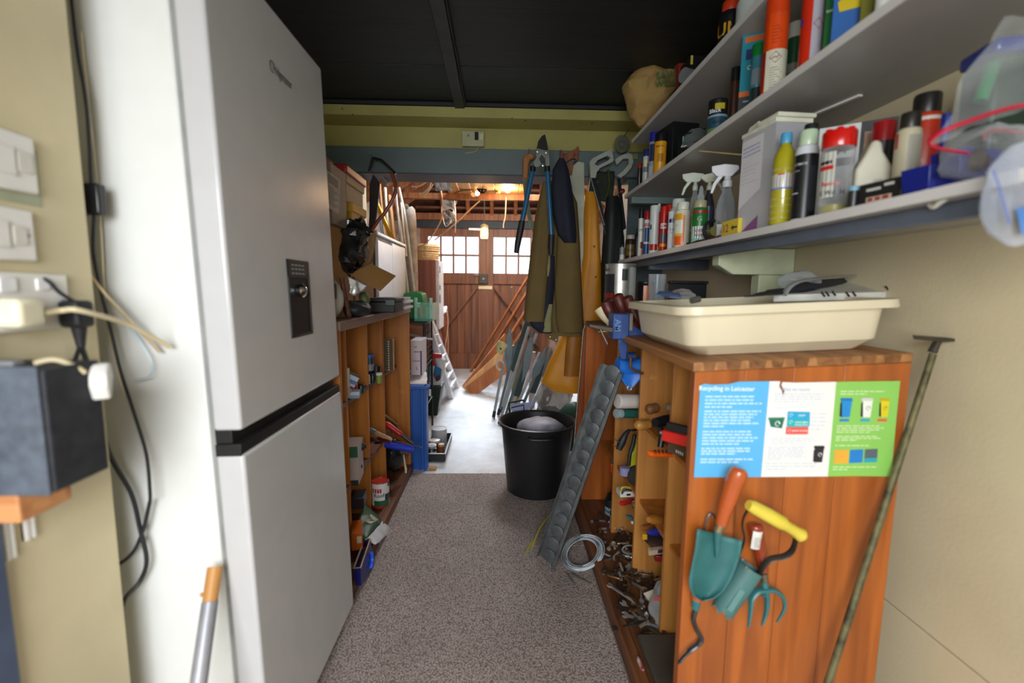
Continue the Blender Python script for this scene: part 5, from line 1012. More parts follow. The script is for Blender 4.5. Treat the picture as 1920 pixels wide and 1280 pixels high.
B(P('c2b020', .4)).tube(smooth([Q(1163, 922, 1.72), Q(1168, 913, 1.72), Q(1180, 914, 1.73), Q(1200, 922, 1.75)], 5), .0035, 6).build('flex', B2); B(BLACKRUB).tube(smooth([Q(1166, 926, 1.72), Q(1172, 918, 1.72), Q(1186, 920, 1.73), Q(1202, 926, 1.75)], 5), .003, 6).build('flex', B2)
rod_tool('pliers', 'red-handled pliers under the flat white box', 'pliers', Q(1163, 944, 1.70), Q(1200, 934, 1.78), .011, P('b8241c', .4), RT, .006, .6)
p = Q(1193, 948, 1.70); tag(B(P('9a8468', .3, .7)).lathe([(.004, 0), (.016, .006), (.02, .016), (.014, .028), (0, .032)], 14, fr(p, V((-.2, -.6, .5)))).build('door_knob'), 'brass door knob in the third pigeonhole', 'knob')
tg_ = thing('glue_tube', 'teal and blue tube with a white cap', 'tube', Q(1180, 972, 1.70))
B(P('1f6a80', .4)).tube([Q(1173, 965, 1.70), Q(1182, 969, 1.70), Q(1188, 975, 1.70)], [.003, .012, .011], 10, flat=.6).build('tube', tg_); B(WHITEPL).cyl(Q(1184, 977, 1.698), Q(1189, 980, 1.695), .008).build('cap', tg_)
# second row handles
rod_tool('chisel', 'chisel with a fat varnished handle in the second pigeonhole', 'chisel', Q(1216, 974, 1.40), Q(1290, 974, 1.52), .0165, P('b0702c', .3, v=.1, coat=.4), STEEL, .006, .62)
rod_tool('chisel', 'chisel with a slimmer dull wooden handle below the varnished one', 'chisel', Q(1203, 989, 1.43), Q(1280, 987, 1.56), .0125, P('8a5426', .45, v=.12), STEEL, .005, .62)
rod_tool('screwdriver', 'screwdriver with a blue ball-ended handle below the chisels', 'screwdriver', Q(1217, 998, 1.40), Q(1290, 992, 1.50), .0125, P('20309a', .3, coat=.4), STEEL, .004, .62)
tag(B(P('c4941c', .5)).box(Q(1203, 1008, 1.44).x, Q(1212, 1008, 1.44).x, 1.43, 1.45, Q(1203, 1009, 1.44).z, Q(1203, 999, 1.44).z).build('yellow_block', bev=.002), 'small yellow block beside the blue screwdriver', 'block')
tag(lump(B(P('3a2418', .7, v=.3, b=.4)), Q(1235, 1012, 1.46), .05, .05, .016, .4, 30, 21).build('rag'), 'dark brown rag heaped under the chisel handles', 'rag')
pk1 = carton(Q(1233, 1040, 1.40), .06, .012, .022, .2, 'small printed packet hanging off the lower pigeonhole', 'b8a890', prints=[(.5, .95, .2, .8, '3a3048'), (0, 1, .85, 1, 'a05a48')], name='packet', cat='packet')
carton(Q(1243, 1054, 1.41), .05, .02, .02, -.1, 'dark red packet under the small printed packet', '7a1c1c', name='packet', cat='packet')
# bottom row
tag(sheet(B(P('c2c4c4', .3, .7, v=.15)), Q(1112, 1000, 2.2), Q(1131, 1000, 2.2), Q(1129, 963, 2.22), Q(1113, 963, 2.22), .004, 40, 9, 8, 8).build('foil_sachet', solid=.004), 'silver foil sachet at the far end of the bottom row', 'sachet')
p = Q(1144, 1010, 2.1); p.z = z0_; can(1146, p.x, z0_, 30, 927, 'dark green bottle with a blue-banded label on the bottom board', 'wide', '15231f', '121c18', [(.02, .45, 'c8c8c8'), (.15, .28, '2a7aa8'), (.42, .46, '20242a')], cat='bottle', p=V((TY(1146, 1020, 2.12).x, 2.12, z0_)))
can(1152, 0, z0_, 22, 960, 'white aerosol with black and orange bands and a brown cap', 'full', 'cfcfd4', '3a2a24', [(.58, .68, '17181c'), (.38, .48, 'c8481c'), (.34, .36, '2a2c30'), (.02, .3, 'b8b8c4', -1.2, 1.2)], p=V((TY(1152, 1035, 1.98).x, 1.98, z0_)))
sc_ = thing('scissors', 'grey-handled scissors stuck upright in the bottom row', 'scissors', Q(1180, 1050, 1.72))
for cx, cy in ((1180, 1030), (1182, 1048)):
    B(P('7f7f80', .4)).tube([Q(cx + 13 * cos(u), cy + 8 * sin(u), 1.72 + .01 * (cy > 1040)) for u in [i * .45 for i in range(14)]], .0035, 7, closed=True).build('handle', sc_)
B(STEEL).bar(Q(1192, 1038, 1.73), Q(1208, 1034, 1.80), .012, .003).build('blade', sc_)
cpk = tag(sheet(B(G('d4d4d0', .25)), Q(1158, 1078, 1.66), Q(1190, 1092, 1.62), Q(1203, 1056, 1.66), Q(1180, 1052, 1.7), .008, 26, 14, 10, 10).build('clear_packet'), 'clear packet with black stripes in the bottom row', 'packet')
lb = B(P('1b1c22', .5))
for a_, c_ in (((1185, 1050), (1205, 1072)), ((1180, 1053), (1202, 1078))): B(P('15161c', .5)).bar(Q(*a_, 1.655), Q(*c_, 1.655), .005, .002).build('stripe', cpk)
tag(B(P('cabd94', .6)).add([Q(1166, 1107, 1.58), Q(1184, 1105, 1.58), Q(1178, 1082, 1.6), Q(1166, 1107, 1.583), Q(1184, 1105, 1.583), Q(1178, 1082, 1.603)], [(0, 1, 2), (5, 4, 3), (0, 3, 4, 1), (1, 4, 5, 2), (2, 5, 3, 0)]).build('card_tag'), 'cream triangular card tag standing in the jumble', 'tag')
rg = Q(1181, 1119, 1.57); tag(B(P('b0a492', .6, v=.1)).lathe([(.012, -.008), (.021, -.008), (.021, .008), (.012, .008), (.012, -.008)], 18, fr(rg, V((-.3, -.8, .5))), thick=1).build('tape_reel'), 'small roll of pale tape in the bottom row', 'tape')
bk_ = Q(1177, 1150, 1.46); tag(B(STEEL).tube([Q(1177 + 9 * (abs(cos(u)) ** .5) * (1 if cos(u) > 0 else -1), 1150 + 4.5 * (abs(sin(u)) ** .5) * (1 if sin(u) > 0 else -1), 1.46) for u in [i * .3927 + .01 for i in range(16)]], .0032, 7, closed=True).build('steel_buckle'), 'bright oblong steel buckle on the bottom board', 'buckle')
tag(B(P('9a2020', .4)).tube([Q(1191 + 5 * cos(u), 1103 + 9 * sin(u), 1.60) for u in [i * .5 for i in range(13)]], .003, 6, closed=True).build('red_ring'), 'red plastic ring handle in the bottom row', 'ring')
cbg = thing('clear_bag', 'clear plastic bag with red print in the second bottom hole', 'bag', Q(1230, 1190, 1.36))
lump(B(G('d8dadc', .22, .15)), Q(1233, 1140, 1.38) + V((.02, 0, 0)), .045, .05, .10, .35, 18, 15, 20, 14).build('film', cbg)
e = Q(1233, 1122, 1.33); B(P('b0524a', .5)).box(e.x - .012, e.x + .016, e.y - .001, e.y, e.z - .008, e.z + .006).build('print', cbg)
tag(B(P('cfc8b4', .6)).add([Q(1206, 1112, 1.42), Q(1218, 1128, 1.42), Q(1232, 1114, 1.44), Q(1226, 1104, 1.44), Q(1206, 1112, 1.423), Q(1218, 1128, 1.423), Q(1232, 1114, 1.443), Q(1226, 1104, 1.443)], [(0, 1, 2, 3), (7, 6, 5, 4), (0, 4, 5, 1), (1, 5, 6, 2), (2, 6, 7, 3), (3, 7, 4, 0)]).build('price_tag'), 'white paper tag against the clear bag', 'tag')
# grey slab at the near end of the bottom board and loose ironmongery
p, q = TZ(1208, 1216, .11), TZ(1258, 1212, .11)
tag(B(P('4a443e', .55, v=.2, s=8, b=.2)).box(.44, .60, 1.03, 1.29, .0605, .085).build('stone_slab', bev=.004), 'dark grey slab lying at the near end of the bottom board', 'slab')
rs = random.Random(5)
mats = [P('5a4a3c', .5, .6, v=.25), P('b4b6b8', .35, .7, v=.15), P('3a3230', .5, .5, v=.2), P('7a5a3a', .45, .7, v=.2), P('b8ae9a', .4, .6, v=.15)]
def spanner(m, L=.12):
    b2 = B(m); b2.box(-.005, .005, -L / 2, L / 2, 0, .004)
    for s in (-1, 1):
        o_ = [(.012 * cos(a), .012 * sin(a)) for a in [.6 + i * (2 * pi - 1.2) / 9 for i in range(10)]] + [(.003, .006 * -1), (.003, .006)]
        b2.prism(o_, .005, Matrix.Translation((0, s * (L / 2 + .006), .0025)) @ Matrix.Rotation(s * pi / 2, 4, 'Z') @ Matrix.Rotation(pi / 2, 4, 'X'))
    return b2
def bolt(m, L=.05): return B(m).lathe([(.009, 0), (.009, .006)], 6).lathe([(.0045, .006), (.0045, L), (.003, L + .002), (0, L + .002)], 8)
pr_s = [spanner(mats[i]).build('spanner', local=True) for i in range(3)]; pr_b = [bolt(mats[i]).build('bolt', local=True) for i in (1, 3, 4)]
first = set()
def scatter(pool, lab, cat, grp, n, x0, x1, y0, y1, zr, flat):
    for i in range(n):
        s = pool[i % len(pool)]
        if s.name not in first: o = s; first.add(s.name)
        else: o = s.copy(); COL.objects.link(o)
        o.location = (rs.uniform(x0, x1), rs.uniform(y0, y1), .0495 + .012 + rs.uniform(0, zr))
        o.rotation_euler = (rs.uniform(-.2, .2) if flat else 1.5, rs.uniform(-.2, .2), rs.uniform(0, 6.3)); tag(o, lab, cat, grp)
scatter(pr_s, 'rusty spanner lying loose in the jumble on the bottom board', 'spanner', 'spanners in the jumble on the bottom board', 12, .45, .52, 1.34, 1.62, .02, True)
scatter(pr_b, 'loose bolt lying in the jumble on the bottom board', 'bolt', 'loose bolts on the bottom board', 26, .44, .60, 1.31, 1.9, .022, False)
# scrap too small to pick apart
b2 = B(mats[2])
for i in range(230):
    b2.use(mats[rs.randrange(5)]); x, y, zz = rs.uniform(.438, .74), rs.uniform(1.30, 2.1), rs.uniform(.052, .085)
    b2.at(Matrix.Translation((x, y, zz)) @ Matrix.Rotation(rs.uniform(0, 3), 4, 'Z') @ Matrix.Rotation(rs.uniform(-.5, .5), 4, 'X'))
    if i % 3: b2.box(-.004, .004, -.018, .018, -.003, .003)
    else: b2.lathe([(.008, -.003), (.008, .003)], 8)
tag(b2.build('metal_scrap'), 'small rusty ironmongery heaped along the bottom board', 'scrap', kind='stuff')
rod_tool('pencil', 'striped pencil lying in the near bottom corner', 'pencil', TZ(1196, 1232, .07), TZ(1214, 1275, .07), .0065, P('7a2a2a', .5, v=.3, s=80, h2='c8c0b8'))
# ================================================================== aisle floor, right side
bc = TZ(1012, 925, .009); BK = P('17181b', .38, v=.08)
bu = thing('builders_bucket', 'large black rubber tub standing in the aisle on the concrete edge', 'tub', (.225, 2.50, .0092))
R = .215; H_ = .40
B(BK).lathe([(.160, 0), (.168, .006), (R - .012, H_ - .02), (R + .004, H_ - .014), (R + .006, H_), (R - .004, H_ + .003), (R - .016, H_ - .01), (.160, .012), (0, .012)], 40).build('shell', bu, True)
for s in (-1, 1): B(BK).tube(smooth([V((-.06, s * (R - .0), H_ - .03)), V((-.05, s * (R + .02), H_ - .035)), V((.05, s * (R + .02), H_ - .035)), V((.06, s * R, H_ - .03))], 4), .008, 8).build('handle', bu, True)
tag(lump(B(P('5a5860', .55, v=.25, s=7, h2='9a98a4')), (.25, 2.5, .36), .135, .12, .07, .25, 9, 31, 24, 14).build('bin_liner'), 'grey and lilac plastic sheeting filling the black tub', 'plastic')
cl = thing('folder', 'lilac folder with a black frame poking out behind the tub', 'folder', TY(975, 765, 2.74))
a, c = TY(957, 772, 2.74), TY(1003, 753, 2.74)
B(P('8d93b8', .5)).add([TY(960, 775, 2.74), TY(985, 772, 2.74), TY(1004, 753, 2.78), TY(960, 757, 2.74), TY(960, 775, 2.745), TY(985, 772, 2.745), TY(1004, 753, 2.785), TY(960, 757, 2.745)], [(0, 1, 2, 3), (7, 6, 5, 4), (0, 4, 5, 1), (1, 5, 6, 2), (2, 6, 7, 3), (3, 7, 4, 0)]).build('sheet', cl)
B(BLACK).tube([TY(956, 776, 2.737), TY(954, 755, 2.737), TY(980, 750, 2.737), TY(984, 752, 2.737)], .006, 6).tube([TY(959, 764, 2.736), TY(982, 759, 2.736), TY(982, 774, 2.736)], .004, 6).build('frame', cl)
# galvanised channel with a row of discs
gt = TX(1150, 690, .425); g0 = TZ(1026, 1052, .012); ax = (gt - g0); L = ax.length
gc = thing('galvanised_channel', 'galvanised channel with a row of round discs leaning on the right cabinet', 'channel', g0)
rt_ = V((ax.y, -ax.x, 0)).normalized(); nrm = rt_.cross(ax).normalized()
if nrm.y > 0: nrm = -nrm
left = TZ(1003, 1040, .01); rgt = TZ(1046, 1062, .006)
xd = (rgt - left); xd = (xd - ax.normalized() * xd.dot(ax.normalized())); hw = .042; xd.normalize(); nz = ax.normalized().cross(xd).normalized()
if nz.dot(V((-.6, -1, .6))) < 0: nz = -nz
MG = Matrix(((xd.x, nz.x, ax.normalized().x, g0.x), (xd.y, nz.y, ax.normalized().y, g0.y), (xd.z, nz.z, ax.normalized().z, g0.z), (0, 0, 0, 1)))
B(GALV).box(-hw, hw, -.002, 0, 0, L, MG).box(-hw - .002, -hw, -.002, .022, .0, L, MG).box(hw, hw + .002, -.002, .03, 0, L, MG).box(hw + .002, hw + .012, .028, .03, 0, L, MG).build('channel', gc)
B(GALV).cyl(MG @ V((hw - .006, .014, 0)), MG @ V((hw - .006, .014, L)), .004).build('rolled_edge', gc)
nd_ = 15; dm = P('7d8488', .42, .7, v=.2, s=30)
for i in range(nd_):
    zc = .03 + (L - .05) * i / (nd_ - 1)
    b2 = B(dm).lathe([(.0, .0045), (.030, .0045), (.033, .003), (.033, 0)], 20, MG @ Matrix.Translation((.004, .001, zc)) @ Matrix.Rotation(-pi / 2 - .10, 4, 'X')); b2.build('disc', gc)
B(P('9a9a2c', .6)).tube(smooth([TZ(985, 1040, .012), TZ(1000, 1012, .02), TZ(996, 1030, .014), TZ(1012, 990, .05), TZ(1035, 960, .08)], 4), .004, 6, flat=.4).build('green_tape', gc)
# coil of fencing wire
cc = TY(1092, 1034, 1.74); cw = thing('wire_coil', 'coil of shiny galvanised wire leaning on the cabinet plinth', 'coil', (cc.x, cc.y, .01))
ux = (TY(1128, 1018, 1.74) - TY(1056, 1050, 1.74)).normalized(); uy = V((-.05, .28, .95)).normalized(); uy = (uy - ux * uy.dot(ux)).normalized(); uz = ux.cross(uy)
rs2 = random.Random(3); WR = P('7c8286', .45, .7, v=.3)
for i in range(26):
    rr_ = .066 + rs2.uniform(-.011, .011); o_ = uz * rs2.uniform(-.016, .016) + ux * rs2.uniform(-.004, .004)
    B(WR).tube([cc + o_ + ux * rr_ * 1.18 * cos(u) + uy * rr_ * .86 * sin(u) + uz * .004 * sin(2 * u + i) for u in [k * .21 for k in range(30)]], .0021, 5, closed=True).build('wire', cw)
tg = thing('bent_bracket', 'dull metal bracket lying under the wire coil', 'bracket', TZ(1070, 1090, .012))
B(P('85827c', .5, .4, v=.2)).bar(TZ(1062, 1072, .012), TZ(1078, 1098, .012), .008, .003).bar(TZ(1072, 1076, .014), TZ(1108, 1094, .014), .010, .003).build('strap', tg)
# ================================================================== left-hand cabinet: what stands on top
TZt = 1.0328
def lbox(label, x0, x1, y0, y1, z0, z1, m, cat='box', name='box', rz=0., **k): return carton(((x0 + x1) / 2, y0, z0), x1 - x0, y1 - y0, z1 - z0, rz, label, m, name=name, cat=cat, **k)
KRB = P('a87a4a', .8, v=.08); 
def lidbox(label, x0, x1, y0, y1, z0, z1, m, m2, lid, name='box'):
    t = thing(name, label, 'box', ((x0 + x1) / 2, (y0 + y1) / 2, z0)); B(m).box(x0 + .006, x1 - .006, y0 + .006, y1 - .006, z0, z1 - lid * .2).build('body', t, bev=.002); B(m2).box(x0, x1, y0, y1, z1 - lid, z1).build('lid', t, bev=.003); return t
lbox('brown cardboard box at the foot of the stack on the left cabinet', -.92, -.60, 1.93, 2.22, TZt, 1.372, KRB, name='cardboard_box')
lidbox('mustard yellow lidded box in the stack on the left cabinet', -.88, -.602, 1.94, 2.14, 1.374, 1.492, P('b98a1e', .6, v=.06), P('c4952a', .6, v=.06), .035)
lidbox('cream lidded box above the yellow one', -.88, -.618, 1.93, 2.17, 1.494, 1.602, P('8e7a60', .6, v=.08), P('9a8668', .6, v=.06), .034)
rb_ = thing('toolbox', 'red metal box topping the stack on the left cabinet', 'toolbox', (-.76, 2.05, 1.604)); RD = P('8a1418', .4, v=.08)
B(RD).box(-.92, -.615, 1.92, 2.2, 1.604, 1.64).box(-.90, -.70, 1.93, 2.19, 1.64, 1.672).build('case', rb_, bev=.006); B(RD).box(-.84, -.76, 1.95, 1.99, 1.672, 1.692).build('handle', rb_, bev=.004); B(STEEL).box(-.75, -.73, 1.915, 1.921, 1.632, 1.646).build('catch', rb_)
fb = lbox('pale carton with a printed form leaning beside the fridge', -.86, -.565, 1.60, 1.75, 1.36, 1.56, P('6e665c', .6, v=.06), name='delivery_carton')
a0 = [TX(612, 318, -.564), TX(638, 338, -.564), TX(636, 402, -.564), TX(614, 388, -.564)]
ls = fb
b2 = B(P('8e8c88', .6)); b2.add([a0[0], a0[1], a0[2], a0[3]] + [p + V((-.012, 0, 0)) for p in a0], [(0, 1, 2, 3), (7, 6, 5, 4), (0, 4, 5, 1), (1, 5, 6, 2), (2, 6, 7, 3), (3, 7, 4, 0)]).build('delivery_label', ls)
def lerp2(u, v): return a0[0].lerp(a0[1], u).lerp(a0[3].lerp(a0[2], u), v) + V((.0008, 0, 0))
b2 = B(P('4c4e52', .6)); b2.add([lerp2(.1, .06), lerp2(.85, .06), lerp2(.85, .3), lerp2(.1, .3)], [(0, 1, 2, 3)])
for i in range(9): v = .38 + i * .06; e = .5 + .4 * ((i * 5) % 3) / 2; b2.add([lerp2(.1, v), lerp2(e, v), lerp2(e, v + .025), lerp2(.1, v + .025)], [(0, 1, 2, 3)])
o = b2.build('print', ls); o['kind'] = 'stuff'
lbox('tall brown carton standing between the fridge and the yellow box', -.9, -.585, 1.62, 1.86, TZt, 1.36, KRB, name='cardboard_box')
FOIL = P('101112', .14, .25, v=.3, s=18, h2='33332f')
tag(lump(B(FOIL), TY(652, 462, 1.76) + V((0, .03, 0)), .07, .07, .10, .55, 17, 41, 30, 22, Matrix.Rotation(.25, 3, 'Y')).build('foil_bag', ang=25), 'shiny black and silver plastic bag slumped on the left cabinet', 'bag')
tag(sheet(B(P('b08a60', .75, v=.08)), TY(660, 508, 1.88), TY(694, 440, 1.9), TY(706, 432, 1.98), TY(698, 492, 1.96), .004, 9, 4, 6, 6).build('cardboard_flap', solid=.004), 'pale cardboard flap standing behind the black bag', 'cardboard')
fl_ = [TY(652, 512, 1.78), TY(699, 497, 1.86), TY(742, 518, 1.93), TY(713, 546, 1.86)]
tag(B(P('7d5a2c', .75, v=.06)).add(fl_ + [p + V((0, .004, .003)) for p in fl_], [(0, 3, 2, 1), (4, 5, 6, 7), (0, 1, 5, 4), (1, 2, 6, 5), (2, 3, 7, 6), (3, 0, 4, 7)]).build('cardboard_flap'), 'square brown cardboard flap jutting out over the left cabinet', 'cardboard')
tag(sheet(B(P('b4b6ba', .25, .6, v=.2, s=30)), TY(652, 518, 1.74), TY(690, 536, 1.78), TY(664, 556, 1.76), TY(656, 548, 1.75), .006, 30, 5, 10, 10).build('foil_sheet', solid=.003), 'triangle of silver foil under the brown flap', 'foil')
tag(B(P('6b3418', .6, v=.5, s=40, h2='1a1210')).tube(smooth([TY(641, 520, 1.66), TY(645, 545, 1.665), TY(652, 580, 1.68), V((TY(655, 590, 1.69).x, 1.69, TZt + .006))], 4), .013, 8, flat=.6).build('striped_strap'), 'orange and black striped strap beside the foil', 'strap')
sk_ = thing('sack', 'off-white printed sack standing on the left cabinet by the fridge', 'sack', TY(625, 600, 1.58))
sp = TY(622, 566, 1.60); lump(B(P('9a9488', .7, v=.12)), (sp.x - .02, sp.y, TZt + .075), .06, .035, .078, .16, 16, 51).build('bag', sk_)
e = TX(626, 548, sp.x + .036); B(P('2e3a34', .6)).box(e.x, e.x + .002, e.y - .02, e.y + .02, e.z - .02, e.z + .028).build('label', sk_)
tag(lump(B(P('1c1e24', .6, v=.2)), TY(672, 585, 1.80) + V((-.02, 0, .012)), .06, .07, .03, .4, 22, 52).build('black_cloth'), 'black cloth heaped behind the black tool case', 'cloth')
tag(lump(B(P('4c5228', .6, v=.15)), TY(684, 560, 1.86), .022, .025, .03, .3, 30, 53, 12, 8).build('green_glove'), 'olive green glove crumpled on the black cloth', 'glove')
a, c = TY(700, 589, 2.06), TY(740, 560, 2.06)
tb2 = thing('tool_case', 'black plastic tool case with a ridged lid near the cabinet\'s far end', 'case', ((a.x + c.x) / 2, 2.12, TZt))
B(P('0f1011', .6)).box(a.x - .03, c.x + .0, 2.06, 2.24, TZt + .0005, c.z - .014).build('case', tb2, bev=.005); B(P('141816', .6)).box(a.x - .035, c.x + .004, 2.055, 2.245, c.z - .0138, c.z + .002).build('lid', tb2, bev=.004)
B(P('2f3a34', .4)).box(c.x - .04, c.x + .002, 2.048, 2.056, c.z - .03, c.z - .004).build('catch', tb2, bev=.002)
for i in range(4):
    e = TY(752, 581 - i * 5, 2.42); tag(B((P('c8c6c4', .6), P('9aa0aa', .5), P('d8d6d2', .6), P('b0aeb2', .5))[i]).box(e.x - .16 + .012 * i, e.x + .03 - .01 * (i % 2), 2.36 + .01 * i, 2.60 - .02 * (i % 2), TZt + .001 + .0155 * i, TZt + .0145 + .0155 * i).build('magazine', bev=.001),
        ('lowest white magazine in the pile at the cabinet\'s far end', 'grey-blue magazine second from the bottom of the pile', 'white magazine third up in the pile on the left cabinet', 'topmost grey magazine of the pile on the left cabinet')[i], 'magazine', 'magazines piled on the left cabinet')
# bow saw hung from the lintel
bs = thing('bow_saw', 'bow saw with a brown tubular frame hanging above the left cabinet', 'saw', TY(700, 438, 2.80)); Yb = 2.80
B(P('1b1c1e', .4)).tube([TY(700, 296, Yb), TY(715, 300, Yb), TY(742, 326, Yb)], .013, 8, flat=.6).tube([TY(699, 296, Yb), TY(692, 322, Yb)], .012, 8, flat=.6).build('handle_end', bs)
B(P('8a3c22', .35, v=.1, coat=.3)).tube(smooth([TY(734, 326, Yb), TY(742, 350, Yb), TY(738, 370, Yb), TY(722, 398, Yb), TY(708, 415, Yb), TY(697, 432, Yb)], 5), .011, 10).build('frame', bs)
B(P('2c231f', .6, v=.15)).prism([(TY(x, y, Yb).x, TY(x, y, Yb).z) for x, y in ((690, 436), (700, 436), (706, 398), (711, 342), (699, 326), (692, 345), (692, 400))], .02, Matrix.Translation((0, Yb + .016, 0))).build('blade_guard', bs, bev=.002)
B(P('c8c4be', .3, .7)).cyl(TY(718, 334, Yb), TY(728, 345, Yb), .014).build('tension_knob', bs)
# ================================================================== inside the left-hand cabinet
zs1, zs2 = LSZ[0] + .0008, LSZ[1] + .0008
def stand(px, py, y, zz): p = TY(px, py, y); return V((p.x, y, zz))
t = carton(stand(652, 700, 1.90, zs1 + .05), .055, .006, .055, .35, 'blue and white card packet with a black header, tilted', 'b4c0d4', prints=[(0, 1, .82, 1, '16181c'), (0, 1, .2, .5, '4a6a9a')], name='packet', cat='packet', lean=.5)
can(651, 0, zs1, 11, 690, 'thin white tube standing in the second left pigeonhole', 'full', 'c8c0b0', 'd0c8b8', cat='tube', p=stand(651, 720, 1.88, zs1))
rod_tool('brush', 'pale stub of a brush lying in the second left pigeonhole', 'brush', TY(650, 738, 1.86), TY(660, 722, 1.9), .013, P('b8b0a0', .6), None)
can(662, 0, zs1, 18, 716, 'small tub with a bright red lid on the left shelf', 'jar', '8a2a24', 'c0201c', cat='tub', p=stand(662, 740, 1.93, zs1), h=.05)
carton(stand(664, 746, 1.87, zs1), .042, .05, .028, .2, 'little blue and white box before the red-lidded tub', '7a98b8', prints=[(0, 1, .5, 1, 'b8c4cc')], name='box', cat='box')
can(677, 0, zs1, 11, 719, 'tiny dark green bottle beside the red-lidded tub', 'wide', '23302a', '1a201c', cat='bottle', p=stand(677, 735, 1.98, zs1))
can(693, 0, zs1 + .055, 17, 659, 'jar with a blue lid standing on black boxes', 'full', '2c3a50', '1f58a8', [(.0, .4, '9a9aa0')], cat='jar', p=stand(693, 690, 2.22, zs1 + .046), h=.08)
carton(stand(693, 700, 2.2, zs1), .05, .06, .045, .1, 'black box under the blue-lidded jar', '17181b', name='box', cat='box')
can(707, 0, zs1, 16, 690, 'black spray-lidded bottle in the third left pigeonhole', 'full', '18191c', '101113', cat='bottle', p=stand(706, 710, 2.24, zs1), h=.075)
can(712, 0, zs1, 12, 698, 'stubby bottle with a white cap and green label', 'full', '7a8a3a', 'cfcac0', cat='bottle', p=stand(711, 714, 2.18, zs1), h=.05)
can(692, 0, zs1, 8, 704, 'tiny amber vial before the black box', 'wide', 'a8906a', 'b8b0a0', cat='vial', name='vial', p=stand(691, 726, 2.16, zs1), h=.045)
can(698, 0, zs1, 9, 704, 'small black vial beside the amber one', 'wide', '1c1c20', '26262c', cat='vial', name='vial', p=stand(699, 722, 2.19, zs1), h=.045)
cj = thing('drill_box', 'clear upright case with a row of pale drill bits', 'case', stand(728, 695, 2.50, zs1))
p = stand(726, 695, 2.5, zs1); B(G('b8aa90', .2)).box(p.x - .035, p.x + .035, 2.49, 2.53, zs1, zs1 + .18).build('case', cj, bev=.004); B(P('5a6a6c', .5)).box(p.x - .033, p.x - .008, 2.495, 2.52, zs1 + .03, zs1 + .17).build('insert', cj)
for i in range(13): B(P('c8bca0', .4)).lathe([(.004, 0), (.004, .006), (0, .007)], 8, Matrix.Translation((p.x + .014, 2.486, zs1 + .012 + i * .0128)) @ Matrix.Rotation(pi / 2, 4, 'X')).build('bit', cj)
# lower row
can(652, 0, zs2, 22, 815, 'black-lidded dark tin at the back of the second left pigeonhole', 'tin', '1d2024', None, cat='tin', p=stand(655, 840, 1.98, zs2 + .12), h=.06)
bx_ = carton(stand(656, 900, 1.86, zs2 - .02), .07, .13, .17, .12, 'upright carton with a torn green top in the second left pigeonhole', 'a89a94', prints=[(0, 1, .72, 1, '2a5a3c'), (0, 1, 0, .14, '23302c')], side=[(0, 1, .72, 1, '2a5a3c')], name='carton')
rod_tool('pipe_wrench', 'red curved hand tool in the second left pigeonhole', 'wrench', TY(670, 862, 1.95), TY(682, 890, 1.92), .010, P('7a1c1c', .4), None)
rod_tool('roller_cage', 'black-ended roller cage behind the torn green carton', 'roller', TY(684, 832, 1.98), TY(668, 850, 1.95), .014, BLACKRUB, None)
rod_tool('paintbrush', 'paintbrush with a tan handle lying in the third left pigeonhole', 'paintbrush', TY(735, 825, 2.2), TY(694, 806, 2.24), .012, P('a8845a', .5), P('8090a0', .35, .6), .013, .75)
rod_tool('paintbrush', 'paintbrush with a dark red handle below the tan one', 'paintbrush', TY(732, 828, 2.18), TY(702, 820, 2.24), .009, P('5a1414', .4), P('a0a0a0', .35, .8), .009, .8)
rod_tool('screwdriver', 'black and silver screwdriver below the dark red brush', 'screwdriver', TY(702, 830, 2.19), TY(728, 828, 2.17), .007, BLACK, STEEL, .003, .6)
rod_tool('bolt_cutter', 'red-handled cutters poking out of the last left pigeonhole', 'cutters', TY(722, 792, 2.5), TY(775, 832, 2.48), .017, P('b01c1c', .4), P('1f1f22', .4), .009, .58)
rod_tool('file', 'brass-tipped tool behind the red-handled cutters', 'file', TY(722, 778, 2.54), TY(745, 796, 2.56), .006, P('8a7a5a', .4, .5), P('9a8a5a', .3, .8), .006, .5)
pr_ = thing('paint_roller', 'bright blue paint roller jutting from the last left pigeonhole', 'paint roller', TY(745, 840, 2.44))
B(P('2238b8', .45, v=.06)).cyl(TY(722, 833, 2.44), TY(775, 842, 2.42), .018, n=18).build('sleeve', pr_, bev=.004); B(STEEL).tube([TY(738, 826, 2.44), TY(770, 834, 2.42), TY(791, 839, 2.40)], .003, 6).build('cage_rod', pr_)
rod_tool('dusting_brush', 'brown brush stock under the blue roller', 'brush', TY(750, 846, 2.48), TY(778, 854, 2.46), .016, P('4a3a28', .7), None)
pb3 = thing('paintbrush', 'cream-handled brush hanging down below the blue roller', 'paintbrush', TY(760, 886, 2.46)); B(P('c8c2a8', .45)).tube([TY(757, 852, 2.46), TY(759, 868, 2.46), TY(761, 880, 2.46), TY(761, 886, 2.46)], [.007, .008, .011, .008], 10, flat=.6).build('handle', pb3)
tag(lump(B(P('1c1d1f', .25, v=.2)), stand(738, 900, 2.585, .17), .07, .08, .095, .35, 14, 61).build('bin_bag'), 'black plastic bag bulging in the last bottom pigeonhole', 'bag')
carton(stand(668, 965, 1.78, z0_ + .02), .045, .11, .075, .3, 'upright orange box in the second bottom pigeonhole', 'b85a16', prints=[(.5, .9, .4, .8, 'c8b8a0')], side=[(.1, .5, .3, .5, 'c8c0b0')], name='box', cat='box')
carton(stand(668, 925, 1.86, .205), .06, .09, .05, .15, 'black box lying above the orange one', '17151a', name='box', cat='box')
